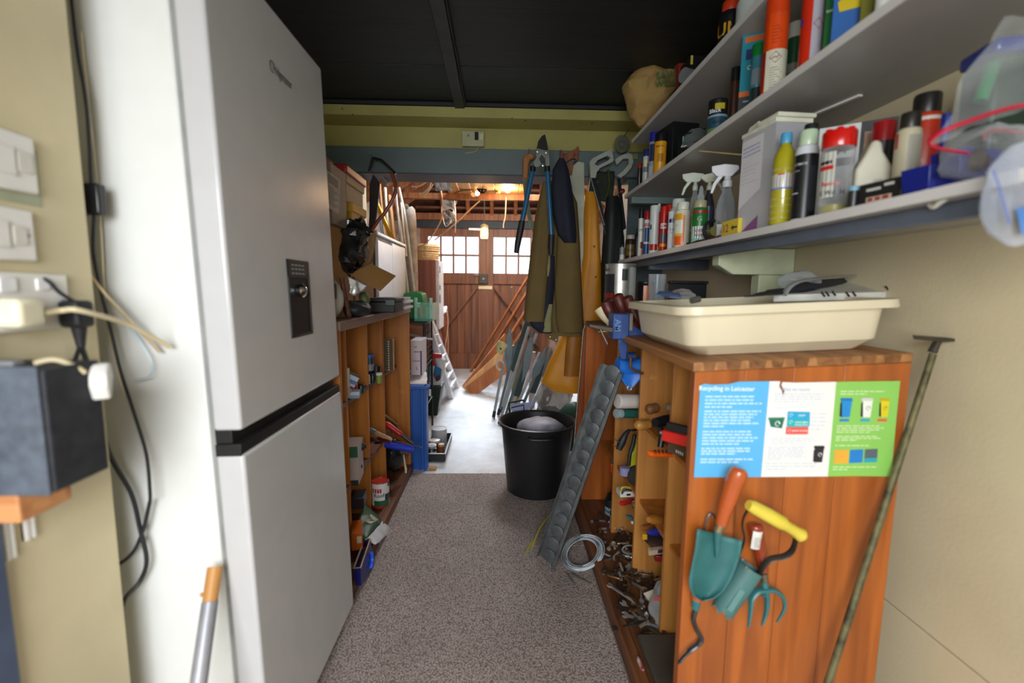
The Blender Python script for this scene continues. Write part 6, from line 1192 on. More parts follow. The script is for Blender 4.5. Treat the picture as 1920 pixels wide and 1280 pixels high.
tn = TZ(714, 947, z0_); can(714, 0, z0_, 33, 900, 'white and green roofing paint tin with a red foot on the bottom board', 'tin', 'a8281c', None, [(.1, .97, 'd4d0cc'), (.62, .78, 'a82a24', -1.2, .1), (.1, .32, '2a5a3c', -.8, 1.2), (.3, .55, '26343c', .5, 1.3), (.8, .97, '2a3040', .9, 1.6)], [('Roof', .52, .21, '1c2248', -.2)], cat='tin', p=tn)
gs = thing('compost_bag', 'green and white plastic bag slumped over the left cabinet\'s plinth', 'bag', TZ(705, 1000, .06))
def spill(u, v):
    A_, B_, C_, D_ = TX(662, 1002, -.60), TX(683, 946, -.62), TX(741, 994, -.505), TX(705, 1020, -.50)
    q = (A_ * (1 - u) + B_ * u) * (1 - v) + (D_ * (1 - u) + C_ * u) * v; return q + crumple(.008, 18, 71)(q) + V((.02 * sin(pi * u) * sin(pi * v), 0, .02 * sin(pi * u) * sin(pi * v)))
B(P('174a30', .45, v=.1)).grid(lambda u, v: spill(u, v * .56), 12, 10).build('printed_side', gs, solid=.004); B(P('d0d0d2', .45, v=.08)).grid(lambda u, v: spill(u, .56 + v * .44), 12, 8).build('white_side', gs, solid=.004)
e = [spill(u, v) + V((.007, -.004, .004)) for u, v in ((.45, .12), (.75, .2), (.6, .42), (.35, .3))]; B(P('c0bca0', .5)).add(e, [(0, 1, 2, 3)]).build('emblem', gs, solid=.002)
bb_ = thing('card_box', 'open dark blue box with ragged card edges in the near bottom hole', 'box', TZ(684, 1095, .062))
q0, q1, q2 = TX(664, 1066, -.60), TX(676, 1068, -.52), TX(702, 1042, -.50)
NB = P('1c2470', .4, v=.1)
A_ = [TY(664, 1096, 1.60), TY(677, 1098, 1.58), TX(703, 1062, -.505), TY(690, 1060, 1.85)]; T_ = [TY(663, 1065, 1.60), TY(676, 1064, 1.58), TX(694, 1010, -.505), TY(683, 1012, 1.85)]
vs = A_ + T_; ins = [p.lerp(sum(T_, V((0, 0, 0))) / 4, .08) for p in T_]; inb = [p.lerp(sum(A_, V((0, 0, 0))) / 4, .1) + V((0, 0, .006)) for p in A_]
B(NB).add(vs + ins + inb, [(0, 1, 2, 3)] + [(i, 4 + i, 4 + (i + 1) % 4, (i + 1) % 4) for i in range(4)] + [(4 + i, 8 + i, 8 + (i + 1) % 4, 4 + (i + 1) % 4) for i in range(4)] + [(8 + i, 12 + i, 12 + (i + 1) % 4, 8 + (i + 1) % 4) for i in range(4)] + [(12, 13, 14, 15)]).build('walls', bb_)
B(P('a8947a', .7)).tube([T_[0], T_[1], T_[2], T_[3]], .003, 5, closed=True).build('torn_edge', bb_)
lgp = A_[1].lerp(T_[2], .5); B(P('2a5ae0', .35)).tube(smooth([A_[1].lerp(A_[2], .6).lerp(T_[1].lerp(T_[2], .6), .25) + V((.004, 0, 0)), A_[1].lerp(A_[2], .8).lerp(T_[1].lerp(T_[2], .8), .4) + V((.004, 0, 0)), A_[1].lerp(A_[2], .85).lerp(T_[1].lerp(T_[2], .85), .65) + V((.004, 0, 0))], 4), .008, 6, flat=.4).build('swoosh', bb_)
# ================================================================== hung on the lintel
tu = thing('timer_switch', 'beige timer box with a dark window on the yellow wall', 'timer', TY(887, 275, 2.89))
p0, p1 = TY(866, 274, 2.87), TY(908, 246, 2.87); BE = P('aeb08c', .45, v=.05)
B(BE).box(p0.x, p1.x, 2.865, 2.8995, p0.z, p1.z).build('case', tu, bev=.004)
q0, q1 = TY(890, 262, 2.86), TY(897, 247, 2.86); B(P('14181a', .2)).box(q0.x, q1.x, 2.861, 2.866, q0.z, q1.z).build('window', tu); B(P('c8caa8', .4)).box(q1.x + .004, p1.x - .006, 2.858, 2.866, q0.z, q1.z - .01).build('cover', tu, bev=.002)
B(P('20242a', .4)).cyl(TY(878, 254, 2.866), TY(878, 254, 2.86), .007).build('knob', tu); B(P('b0a878', .6)).tube(smooth([TY(896, 275, 2.88), TY(896, 280, 2.87), TY(888, 285, 2.87), TY(872, 287, 2.874)], 4), .003, 6).build('flex', tu)
def hook(px, py): p = TY(px, py, 2.873); return tag(B(STEEL).cyl(p + V((0, .003, 0)), p + V((0, -.06, .008)), .003, n=6).build('nail'), None)
NAILS = 0
def nail(px, py, what):
    p = TY(px, py, 2.873); tag(B(STEEL).cyl(p + V((0, .012, 0)), p + V((0, -.13, .006)), .003, n=6).build('nail'), 'nail in the lintel that carries the ' + what, 'nail')
OLIVE = P('6b582e', .85, v=.1, s=6, b=.3, bs=30); NAVY = P('161b2c', .8, v=.15, b=.2, bs=40); BEIGE = P('8d8b5e', .85, v=.1); YEL = P('d08a10', .55, v=.1, s=6, b=.2, bs=20)
def drape(b, secs, yc, amp=.08, nf=5, seed=1, n=36, up=5, cap=True):
    """hanging cloth: secs are (photo row, left column, right column, half depth[, dy]) at depth yc"""
    rings = []
    S_ = [list(s) + [0] * (5 - len(s)) for s in secs]
    for i in range(len(S_) - 1):
        for k in range(up):
            t = k / up; t2 = t * t * (3 - 2 * t) if i in (0, len(S_) - 2) else t; rings.append([a + (c - a) * t for a, c in zip(S_[i], S_[i + 1])])
    rings.append(S_[-1]); vs = []; o = V((seed * 5.1, seed * 2.3, 0))
    for j, (py, xl, xr, dp, dy) in enumerate(rings):
        A_, C_ = TY(xl, py, yc + dy), TY(xr, py, yc + dy); c = (A_ + C_) / 2; rx = (C_.x - A_.x) / 2
        for k in range(n):
            u = 2 * pi * k / n; f = 1 + amp * sin(nf * u + seed + j * .12) * min(1, j / 6) + amp * .8 * noise.noise(V((cos(u) * 1.2, sin(u) * 1.2, j * .16)) + o)
            vs.append(V((c.x + rx * cos(u) * (.96 + .04 * f), yc + dy + dp * sin(u) * f, c.z)))
    m = len(rings); fs = [(j * n + i, j * n + (i + 1) % n, (j + 1) * n + (i + 1) % n, (j + 1) * n + i) for j in range(m - 1) for i in range(n)]
    if cap: fs += [tuple(range(n))[::-1], tuple(range((m - 1) * n, m * n))]
    return b.add(vs, fs)
jk = thing('jacket', 'olive and navy outdoor jacket hanging from the lintel', 'jacket', TY(1040, 640, 2.72))
nail(1053, 300, 'olive jacket')
drape(B(OLIVE), [(338, 1036, 1064, .03), (380, 1012, 1082, .06), (450, 1004, 1087, .07), (540, 1002, 1091, .075), (600, 1004, 1094, .075), (628, 1024, 1095, .075)], 2.710, .10, 5, 2).build('body', jk)
drape(B(OLIVE), [(340, 1018, 1036, .02), (400, 1004, 1034, .045), (470, 995, 1032, .05), (540, 987, 1027, .05), (602, 981, 1024, .05)], 2.630, .10, 4, 3).build('sleeve', jk)
drape(B(OLIVE), [(380, 1052, 1080, .02), (450, 1044, 1086, .04), (540, 1040, 1090, .045), (600, 1042, 1092, .045), (622, 1046, 1093, .045)], 2.625, .09, 3, 4).build('sleeve', jk)
drape(B(NAVY), [(297, 1048, 1058, .012), (318, 1036, 1066, .03), (350, 1034, 1072, .04), (400, 1036, 1078, .045), (440, 1046, 1081, .04), (455, 1058, 1080, .03)], 2.585, .12, 4, 5).build('hood', jk)
drape(B(NAVY), [(480, 1024, 1040, .02), (540, 1020, 1040, .03), (590, 1012, 1034, .03), (612, 1000, 1030, .03)], 2.625, .1, 3, 6).build('lining', jk)
drape(B(NAVY), [(598, 990, 1020, .03), (612, 996, 1030, .045), (624, 1010, 1034, .03)], 2.630, .1, 3, 9).build('lining', jk)
drape(B(BEIGE), [(472, 1026, 1032, .01), (500, 1022, 1032, .016), (518, 1024, 1030, .01)], 2.610, .05, 3, 7).build('piping', jk)
drape(B(BEIGE), [(570, 1028, 1036, .012), (600, 1020, 1034, .02), (622, 1018, 1034, .02)], 2.602, .05, 3, 8).build('piping', jk)
for px, py in ((1032, 632), (1043, 637)): B(P('a0906a', .3, .8)).lathe([(.006, 0), (.005, .003), (0, .004)], 10, fr(TY(px, py, 2.63), V((0, -1, 0)))).build('press_stud', jk)
B(OLIVE).add([TY(1024, 622, 2.635), TY(1048, 626, 2.635), TY(1045, 642, 2.64), TY(1022, 632, 2.635), TY(1024, 622, 2.645), TY(1048, 626, 2.645), TY(1045, 642, 2.65), TY(1022, 632, 2.645)], [(0, 3, 2, 1), (4, 5, 6, 7), (0, 1, 5, 4), (1, 2, 6, 5), (2, 3, 7, 6), (3, 0, 4, 7)]).build('tab', jk)
ry_ = thing('raincoat', 'yellow oilskin raincoat hanging behind the olive jacket', 'raincoat', TY(1060, 735, 2.80))
nail(1112, 352, 'yellow raincoat')
drape(B(YEL), [(360, 1098, 1118, .02), (400, 1095, 1122, .045), (480, 1094, 1126, .05), (560, 1080, 1132, .06), (620, 1058, 1132, .07), (680, 1028, 1122, .08), (716, 1014, 1118, .085), (732, 1034, 1116, .08)], 2.83, .10, 5, 12).build('body', ry_)
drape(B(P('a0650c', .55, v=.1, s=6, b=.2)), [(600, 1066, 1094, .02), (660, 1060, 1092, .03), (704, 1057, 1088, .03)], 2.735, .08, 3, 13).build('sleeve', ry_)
for px, py in ((1114, 462), (1117, 519)): B(P('2a2210', .4)).lathe([(.006, 0), (.005, .004), (0, .005)], 10, fr(TY(px, py, 2.775), V((0, -1, 0)))).build('button', ry_)
nail(1150, 372, 'black trousers')
bt_ = thing('trousers', 'black waterproof trousers hanging beside the yellow raincoat', 'trousers', TY(1150, 590, 2.78))
drape(B(P('0f1417', .6, v=.2, b=.2)), [(368, 1138, 1160, .02), (400, 1132, 1166, .04), (450, 1130, 1170, .045), (500, 1127, 1171, .05), (560, 1126, 1150, .05), (600, 1127, 1146, .045)], 2.80, .10, 4, 15).build('leg', bt_)
drape(B(P('121a1c', .6, v=.2, b=.2)), [(440, 1142, 1170, .03), (500, 1148, 1172, .045), (560, 1150, 1171, .045), (590, 1151, 1168, .04)], 2.80, .10, 4, 16).build('leg', bt_)
# loppers
YLP = 2.54
def LP(px, py, d=0.): return TY(px, py, YLP + d)
lp = thing('loppers', 'garden loppers with blue arms and black grips hanging from the lintel', 'loppers', LP(985, 475)); nail(1016, 292, 'blue-armed loppers')
def flatp(b, pts, y, th): 
    q = [TY(px, py, y) for px, py in pts]; q = [(p.x, p.z) for p in q]
    if sum(q[i][0] * q[(i + 1) % len(q)][1] - q[(i + 1) % len(q)][0] * q[i][1] for i in range(len(q))) < 0: q = q[::-1]
    return b.prism(q, th, Matrix.Translation((0, y, 0)))
flatp(B(P('1d1f1f', .4, .5)), [(1006, 280), (1009, 265), (1016, 255), (1022, 252), (1026, 270), (1028, 283), (1018, 280)], YLP, .008).build('blade', lp, bev=.001)
flatp(B(P('7c7f76', .4, .6, v=.15)), [(1003, 282), (1008, 278), (1018, 281), (1029, 282), (1031, 300), (1030, 314), (1023, 314), (1022, 298), (1016, 290), (1011, 298), (1016, 308), (1010, 314), (1002, 313), (999, 304), (1005, 296)], YLP - .008, .01).build('pivot_plate', lp, bev=.002)
for px, py in ((1008, 284), (1024, 286), (1018, 310)): B(P('c8c8c0', .3, .8)).lathe([(.008, 0), (.006, .004), (0, .005)], 10, fr(LP(px, py, -.013), V((0, -1, 0)))).build('bolt', lp)
LB = P('1d5f86', .3, v=.08, coat=.3)
B(LB).tube([LP(999, 316), LP(979, 416)], .0135, 12).build('arm', lp); B(LB).tube([LP(1026, 314), LP(1034, 442)], .0135, 12).build('arm', lp)
B(BLACKRUB).tube([LP(979, 414), LP(976, 430), LP(971, 455), LP(968, 474)], [.017, .018, .017, .013], 12).build('grip', lp); B(BLACKRUB).tube([LP(1034, 440), LP(1033, 460), LP(1033, 478)], [.016, .017, .013], 12).build('grip', lp)
B(BLACK).tube([LP(999, 312), LP(999, 322)], .016, 10).build('collar', lp); B(BLACK).tube([LP(1026, 312), LP(1026, 322)], .016, 10).build('collar', lp)
# pruning saw with wooden pistol grip
YS = 2.80; ps = thing('pruning_saw', 'curved pruning saw with an orange wooden grip hanging behind the loppers', 'saw', TY(1000, 440, YS)); nail(990, 292, 'curved pruning saw')
WH = W('8a4f1a', 'b06f2c', (30, 30, 4), .4)
flatp(B(WH), [(980, 335), (980, 300), (984, 291), (992, 287), (1000, 290), (1003, 297), (994, 300), (991, 308), (990, 336)], YS, .03).build('handle', ps, bev=.006)
flatp(B(P('5c604c', .45, .5, v=.2)), [(980, 336), (989, 336), (991, 370), (996, 405), (1003, 428), (1003, 445), (992, 420), (984, 385)], YS, .004).build('blade', ps)
# big hand saw
YH2 = 2.845; hs = thing('hand_saw', 'broad hand saw with a brown wooden handle hanging behind the jacket', 'saw', TY(1085, 494, YH2)); nail(1072, 300, 'broad hand saw')
WH2 = W('6a361a', '8f5026', (30, 30, 4), .4)
flatp(B(WH2), [(1049, 300), (1050, 281), (1054, 283), (1056, 291), (1066, 286), (1078, 280), (1084, 274), (1085, 285), (1083, 300), (1075, 306), (1072, 328), (1062, 329), (1060, 316), (1066, 308), (1078, 302), (1079, 297), (1070, 299), (1062, 305), (1060, 315), (1052, 312)], YH2 - .012, .024).build('handle', hs, bev=.003)
flatp(B(P('b4b8a2', .4, .3, v=.2, s=6)), [(1062, 322), (1084, 303), (1095, 305), (1097, 492), (1088, 497), (1078, 440)], YH2 + .004, .003).build('blade', hs)
# two grey-handled saws and the green canvas
GYH = P('a4aa9e', .5, v=.1)
for nm, lab, dx, yy, bl_ in (('hacksaw', 'grey-handled saw with a long dark blade, left of the pair', 0, 2.76, ((1108, 334), (1117, 334), (1136, 420), (1136, 442))), ('hacksaw', 'grey-handled saw with a slim blade, right of the pair', 1, 2.81, ((1156, 334), (1163, 334), (1174, 428), (1168, 432)))):
    t = thing(nm, lab, 'saw', TY(1130 + 35 * dx, 430, yy)); nail(1128 + 40 * dx, 296, 'left grey-handled saw' if not dx else 'right grey-handled saw')
    if not dx: o_ = [(1105, 304), (1110, 298), (1130, 288), (1144, 280), (1147, 286), (1150, 300), (1147, 305), (1124, 316), (1118, 324), (1116, 334), (1107, 334)]; h_ = [(1114, 309), (1120, 301), (1138, 293), (1144, 297), (1138, 303), (1120, 312)]
    else: o_ = [(1152, 300), (1160, 294), (1176, 287), (1184, 290), (1187, 304), (1183, 316), (1172, 328), (1163, 334), (1156, 330), (1166, 322), (1178, 308), (1178, 298), (1168, 298), (1156, 310)]; h_ = None
    if h_:
        for seg in ([o_[0], o_[1], o_[2], h_[2], h_[1], h_[0]], [o_[2], o_[3], o_[4], o_[5], h_[3], h_[2]], [o_[5], o_[6], o_[7], h_[5], h_[4], h_[3]], [o_[0], h_[0], h_[5], o_[7], o_[8], o_[9], o_[10]]): flatp(B(GYH), seg, yy, .028).build('handle', t)
    else: flatp(B(GYH), o_, yy, .026).build('handle', t, bev=.002)
    flatp(B(P('1f2324', .35, .6)), list(bl_), yy, .005).build('blade', t); B(P('c8ccd0', .25, .9)).tube([TY(bl_[0][0], bl_[0][1], yy - .004), TY(bl_[3][0] - 3, bl_[3][1] - 20, yy - .004)], .003, 5).build('cutting_edge', t)
cg = thing('canvas_bag', 'dark green canvas bag with pale piping hung between the grey-handled saws', 'bag', TY(1128, 380, 2.85)); nail(1140, 310, 'green canvas bag')
c4 = [TY(1107, 322, 2.85), TY(1150, 322, 2.85), TY(1150, 380, 2.84), TY(1102, 374, 2.84)]
sheet(B(P('232d1c', .8, v=.2)), *c4, .008, 14, 22, 10, 10).build('panel', cg, solid=.02)
B(P('4a5226', .7, v=.1)).tube(smooth([TY(1140, 318, 2.825), TY(1142, 345, 2.825), TY(1136, 372, 2.825)], 4), .018, 8, flat=.4).build('strap', cg)
B(P('b4b69c', .6)).tube([TY(1107, 330, 2.832), TY(1101, 373, 2.825), TY(1125, 378, 2.825), TY(1148, 382, 2.825), TY(1154, 350, 2.832)], .004, 6).build('piping', cg); B(P('c8c8b8', .4)).lathe([(.008, 0), (.006, .004), (0, .005)], 10, fr(TY(1109, 367, 2.82), V((0, -1, 0)))).build('eyelet', cg)
kt = thing('glass_globe', 'clear glass globe hung high at the end of the lintel', 'globe', TY(1166, 285, 2.78)); lump(B(G('a8ac9c', .25)), TY(1166, 270, 2.80), .045, .045, .05, .06, 10, 3).build('globe', kt); nail(1168, 258, 'clear glass globe')
B(P('8a8a5c', .5)).box(TY(1176, 300, 2.86).x, TY(1196, 300, 2.86).x, 2.86, 2.8745, TY(1180, 298, 2.86).z, TY(1180, 288, 2.86).z).build('wooden_cleat', wb)
tag(B(P('7a1c1e', .4)).lathe([(0, 0), (.014, .004), (.014, .02), (0, .024)], 12, fr(TY(1166, 360, 2.80), V((0, -1, .2)))).build('plastic_stopper'), 'red plastic stopper below the right grey-handled saw', 'stopper')
# ================================================================== garage, left side
wc = thing('metal_cupboard', 'white two-door cupboard past the left cabinet', 'cupboard', (-.98, 3.5, 0)); WH_ = P('dcdde2', .4, v=.03)
B(P('4a4650', .5, v=.08)).box(-1.18, -.822, 3.09, 3.98, 0, 1.49).build('body', wc, bev=.003)
for y0, y1 in ((3.095, 3.50), (3.505, 3.975)):
    d_ = B(WH_).box(-.8215, -.80, y0, y1, .02, 1.455 if y0 < 3.2 else 1.475).build('door', wc, bev=.003); B(STEEL).box(-.7995, -.79, y1 - .06 if y0 < 3.3 else y0 + .03, y1 - .045 if y0 < 3.3 else y0 + .045, .7, .82).build('handle', d_, bev=.002)
B(WH_).box(-1.19, -.798, 3.085, 3.985, 1.4902, 1.51).build('top', wc, bev=.003)
def pole(name, label, cat, a, c, r, m, grp=None, flat=1., n=10): return tag(B(m).tube([a, (V(a) + V(c)) / 2, c], r, n, flat=flat).build(name), label, cat, grp)
TLs = lambda px, py, y: TY(px, py, y)
pole('gold_pole', 'gold curtain pole leaning above the white cupboard', 'pole', TLs(704, 376, 3.95), TLs(742, 462, 3.9), .02, P('c08a1c', .25, .6))
pole('blue_batten', 'flat blue batten leaning above the white cupboard', 'batten', TLs(706, 352, 4.10), TLs(718, 452, 4.08), .022, P('3a6a90', .5), flat=.4)
for i, (a, c, r, m) in enumerate((((712, 345), (722, 452), .02, PINE), ((722, 352), (730, 458), .025, P('d8cfc4', .5)), ((730, 366), (742, 470), .03, PINE), ((742, 352), (752, 470), .016, P('b8b4b4', .4)), ((752, 380), (762, 480), .018, P('d8d0c0', .5)))):
    pole('timber_length', ('pale pine length, leftmost of those leaning behind the white cupboard', 'whitish trim length between the pale pine and the thicker pine', 'thicker pine length in the middle behind the white cupboard', 'thin grey pipe leaning behind the white cupboard', 'cream trim length, rightmost behind the white cupboard')[i], 'timber' if m is PINE else 'trim', TLs(*a, 4.15 + i * .02), TLs(*c, 4.12 + i * .02), r, m, flat=.5)
tr_ = thing('bent_rail', 'long white bent rail with a U-shaped foot leaning past the white cupboard', 'rail', TLs(768, 592, 3.75))
B(P('e2dfdd', .35)).tube(smooth([TLs(738, 352, 4.3), TLs(748, 410, 4.22), TLs(759, 500, 4.12), TLs(767, 570, 4.07), TLs(766, 586, 4.06), TLs(757, 592, 4.05)], 5), .013, 10).build('rail', tr_)
B(P('d6d2d0', .35)).tube(smooth([TLs(748, 352, 4.34), TLs(760, 410, 4.26), TLs(771, 500, 4.14), TLs(779, 568, 4.09), TLs(777, 584, 4.07), TLs(766, 590, 4.06)], 5), .012, 10).build('rail', tr_)
fc = thing('rolled_rug', 'pale fringed roll standing among the poles', 'rug', TLs(772, 492, 4.45)); B(P('b4a89c', .9, v=.2, b=.5)).tube(smooth([TLs(764, 392, 4.45), TLs(770, 440, 4.45), V((TLs(773, 490, 4.45).x, 4.45, .001))], 4), [.05, .055, .06, .06, .06, .06, .06, .058, .05], 12).build('roll', fc)
B(P('6a6258', .9)).tube(smooth([TLs(756, 400, 4.4), TLs(760, 385, 4.4), TLs(766, 395, 4.42)], 4), .02, 8).build('tie', fc)
hl = W('6a3a2a', '8a5240', (20, 20, 1.5), .5)
xc_ = TY(817, 550, 4.87).x; zc_ = TY(800, 487, 4.87).z
tc_ = thing('wooden_cupboard', 'tall red-brown cupboard with the wicker basket on top', 'cupboard', (-.93, 4.85, 0))
B(hl).box(-1.3, xc_, 4.87, 5.28, 0, zc_).build('body', tc_, bev=.004); dd_ = B(P('d8d6d6', .45)).box(xc_ + .001, xc_ + .035, 4.88, 5.27, .70, zc_ - .005).build('door', tc_, bev=.003)
b2 = B(P('2a2a2e', .5));
for zz_, hh_ in ((1.30, .07), (1.12, .05), (.98, .09)): b2.box(xc_ + .0352, xc_ + .037, 4.91, 4.98, zz_, zz_ + hh_)
o = b2.build('sticker', dd_); o['kind'] = 'stuff'
bs_c = TY(801, 487, 4.72); WK = W('d0a468', 'efd6a4', (40, 40, 12), .7, .5)
wk = thing('wicker_basket', 'lidded wicker basket on top of the tall red-brown cupboard', 'basket', (TY(801, 487, 5.01).x, 5.01, zc_ + .0006)); rbk = .124
B(WK).lathe([(rbk * .9, 0), (rbk, .03), (rbk * 1.02, .08), (rbk * .96, .088)], 26).build('body', wk, True); B(WK).lathe([(rbk * .98, .0885), (rbk * 1.05, .095), (rbk * 1.05, .15), (rbk * .9, .17), (0, .176)], 26).build('lid', wk, True)
for zz_, rr_ in ((.01, .93), (.03, 1.0), (.05, 1.02), (.07, 1.03), (.1, 1.06), (.12, 1.06), (.14, 1.06)):
    B(WK).tube([V((rbk * rr_ * (1.0 + .02 * (k % 2)) * cos(u), rbk * rr_ * (1. + .02 * (k % 2)) * sin(u), zz_)) for k, u in enumerate([2 * pi * i / 40 for i in range(40)])], .0065, 6, closed=True).build('weave_band', wk, True)
# rack with baskets
rkx0, rkx1, rky0, rky1, rz_ = -.775, -.545, 3.34, 3.72, .895
wr_ = thing('wire_rack', 'dark wire rack carrying the teal basket past the left cabinet', 'rack', (-.67, 3.5, 0)); WM = P('2a2c30', .4, .5)
for x in (rkx0, rkx1):
    for y in (rky0, rky1): B(WM).cyl((x, y, 0), (x, y, rz_), .008, n=8).build('post', wr_)
for zz_ in (.25, .56, rz_ - .012):
    for x in (rkx0, rkx1): B(WM).cyl((x, rky0, zz_), (x, rky1, zz_), .005, n=6).build('rail', wr_)
    for k in range(6): y = rky0 + (rky1 - rky0) * k / 5; B(WM).cyl((rkx0, y, zz_ + .004), (rkx1, y, zz_ + .004), .004, n=6).build('shelf_wire', wr_)
for k in range(6):
    zz_ = .60 + k * .045; B(WM).cyl((rkx1, rky0, zz_), (rkx1, rky1, zz_), .003, n=6).build('side_wire', wr_)
for k in range(4): y = rky0 + .08 + k * .09; B(WM).cyl((rkx1, y, .58), (rkx1, y, rz_), .003, n=6).build('side_wire', wr_)
tbk = thing('plastic_basket', 'clear teal plastic basket on top of the wire rack', 'basket', (-.65, 3.42, rz_ + .001)); a, c = TLs(777, 598, 3.42), TLs(811, 566, 3.42); TEALC = G('d0ece2', .3)
b2 = B(TEALC); zt_ = c.z
b2.box(a.x, c.x, 3.42, 3.424, rz_ + .002, zt_ - .01).box(a.x, c.x, 3.66, 3.664, rz_ + .002, zt_ - .01).box(a.x, a.x + .004, 3.424, 3.66, rz_ + .002, zt_ - .01).box(c.x - .004, c.x, 3.424, 3.66, rz_ + .002, zt_ - .01).box(a.x, c.x, 3.42, 3.664, rz_ + .0012, rz_ + .005); b2.build('basket', tbk, bev=.002)
for x in (a.x + .012, c.x - .012): B(P('9ad4c0', .3)).box(x - .011, x + .011, 3.414, 3.426, rz_ + .01, zt_ + .03).build('corner_post', tbk, bev=.003)
B(P('2f9a78', .4)).box(a.x, c.x, 3.412, 3.4195, rz_ + .001, rz_ + .02).build('base_rim', tbk)
for i, (px, m, nm, lab) in enumerate(((787, P('c8926a', .6), 'tan_bundle', 'tan bundle inside the teal basket'), (803, P('d8d8d4', .5), 'paper_roll', 'white roll inside the teal basket'))):
    p = TLs(px, 590, 3.5); tag(B(m).lathe([(.018, 0), (.02, .01), (.02, .085), (.016, .095), (0, .096)], 12, Matrix.Translation((p.x, 3.5, rz_ + .0065))).build(nm), lab, 'roll')
pl_ = thing('green_crate', 'bright green plastic scoop-shaped crate behind the teal basket', 'crate', (-.76, 3.78, 0)); a, c = TLs(759, 574, 3.82), TLs(796, 543, 3.82)
q = [(a.x, a.z - .1), (c.x - .01, a.z - .1), (c.x, a.z + .03), (c.x - .02, c.z - .03), (c.x - .06, c.z - .012), (a.x, c.z - .03)]
B(P('14803c', .4, v=.08)).prism(q, .26, Matrix.Translation((0, 3.90, 0))).build('shell', pl_, bev=.008); 
for k in range(4): x = a.x + .01 + k * .03; B(P('0c6a30', .4)).box(x, x + .014, 3.764, 3.77, a.z - .08, a.z + .03).build('rib', pl_)
B(P('c8c4c0', .5)).box(a.x, a.x + .04, 3.762, 3.77, a.z - .17, a.z - .102).build('label', pl_); B(P('45484c', .5)).box(a.x, c.x - .01, 3.78, 4.02, 0, a.z - .1005).build('stand', pl_)
rl2 = thing('carpet_offcut', 'brown rolled offcut standing past the wire rack', 'roll', TLs(829, 690, 5.35)); p0, p1 = TZ(826, 707, .0), TLs(831, 580, 5.40)
B(P('8a4a2a', .85, v=.3, s=16, b=.4)).cyl(V((p1.x, 5.42, .0)), V((p1.x, 5.42, p1.z)), .052, n=18).build('roll', rl2); B(P('c8a888', .5)).tube([V((p1.x + .055 * cos(u), 5.42 + .055 * sin(u), .45 + .2 * sin(u * 2))) for u in [i * .3 for i in range(21)]], .004, 5, closed=True).build('tape', rl2)
tag(sheet(B(P('e2deda', .7)), TLs(812, 600, 5.25), TLs(838, 584, 5.3), TLs(838, 574, 5.48), TLs(814, 574, 5.5), .015, 10, 61, 10, 10).build('dust_sheet', solid=.012), 'white cloth thrown over the brown rolled offcut', 'cloth')
lw = thing('sideboard', 'low red-brown chest behind the wire rack', 'chest', (-.85, 5.25, 0)); B(hl).box(-1.3, TLs(816, 600, 5.35).x, 5.31, 5.6, 0, TLs(815, 590, 5.2).z).build('body', lw, bev=.004); B(hl).box(-1.31, TLs(816, 600, 5.35).x + .01, 5.30, 5.605, TLs(815, 590, 5.2).z + .0005, TLs(815, 590, 5.2).z + .02).build('top', lw, bev=.003)
tag(B(P('cdb08a', .5)).tube(smooth([TLs(837, 578, 5.3), TLs(840, 600, 5.3), TLs(838, 630, 5.3), TLs(835, 652, 5.3), TZ(838, 700, .01)], 5), .006, 6).build('hanging_string'), 'pale string dangling beside the brown rolled offcut', 'cord')
# ladder
AL = P('dcdee2', .4, .1, v=.05)
ld = thing('step_ladder', 'white aluminium stepladder folded and leaning by the wire rack', 'ladder', TZ(850, 735, 0))
f1, f2 = TZ(846, 744, .012), TZ(857, 724, .012); t1, t2 = TLs(801, 597, 4.12), TLs(806, 598, 4.42)
for f_, t_ in ((f1, t1), (f2, t2)):
    B(AL).bar(f_, t_, .045, .09, V((0, 1, 0))).build('stile', ld, bev=.003); B(BLACKRUB).bar(f_ - (t_ - f_).normalized() * .012, f_ + (t_ - f_).normalized() * .05, .036, .076, V((0, 1, 0))).build('foot', ld, bev=.003)
for k in range(1, 7): t = k / 7.5; B(AL).bar(f1.lerp(t1, t), f2.lerp(t2, t), .06, .02).build('tread', ld, bev=.002)
sh = V((.085, .04, 0)); 
for f_, t_ in ((f1 - V((.16, .05, 0)), t1 - V((.02, 0, 0))), (f2 - V((.16, .03, 0)), t2 - V((.02, 0, 0)))): B(AL).bar(f_, t_, .025, .05, V((0, 1, 0))).build('back_stile', ld, bev=.003)
# weedkiller and garden bits
dgc = thing('planter_trough', 'dark green ribbed trough under the white trigger container', 'trough', TZ(812, 778, 0)); p = TZ(812, 776, .0)
B(P('14231a', .45, v=.1)).prism([(-.055, 0), (.045, 0), (.085, .27), (-.10, .27)], .22, Matrix.Translation((p.x, 4.12, 0))).build('shell', dgc, bev=.006)
for k in range(4): B(P('0c1710', .5)).box(p.x - .06 + k * .035, p.x - .05 + k * .035, 4.003, 4.0095, .05, .24).build('rib', dgc)
wkz = .2715; x_ = TLs(814, 700, 4.02).x
wk_ = thing('weedkiller', 'white weedkiller container with a red trigger and blue label', 'container', (x_, 4.06, wkz)); 
o_ = [TLs(px, py, 4.05) for px, py in ((801, 718), (826, 718), (833, 690), (834, 672), (826, 665), (822, 672), (825, 684), (817, 690), (812, 680), (806, 683))]; dz = wkz - min(p.z for p in o_)
B(P('d4d2d0', .4)).prism([(p.x, p.z + dz) for p in o_], .10, Matrix.Translation((0, 4.09, 0))).build('body', wk_, bev=.006)
q = [TLs(px, py, 4.035) for px, py in ((806, 682), (815, 682), (815, 674), (812, 668), (828, 667), (828, 660), (811, 658), (806, 672))]; B(P('c81c14', .35)).prism([(p.x, p.z + dz) for p in q], .04, Matrix.Translation((0, 4.05, 0))).build('trigger', wk_, bev=.003)
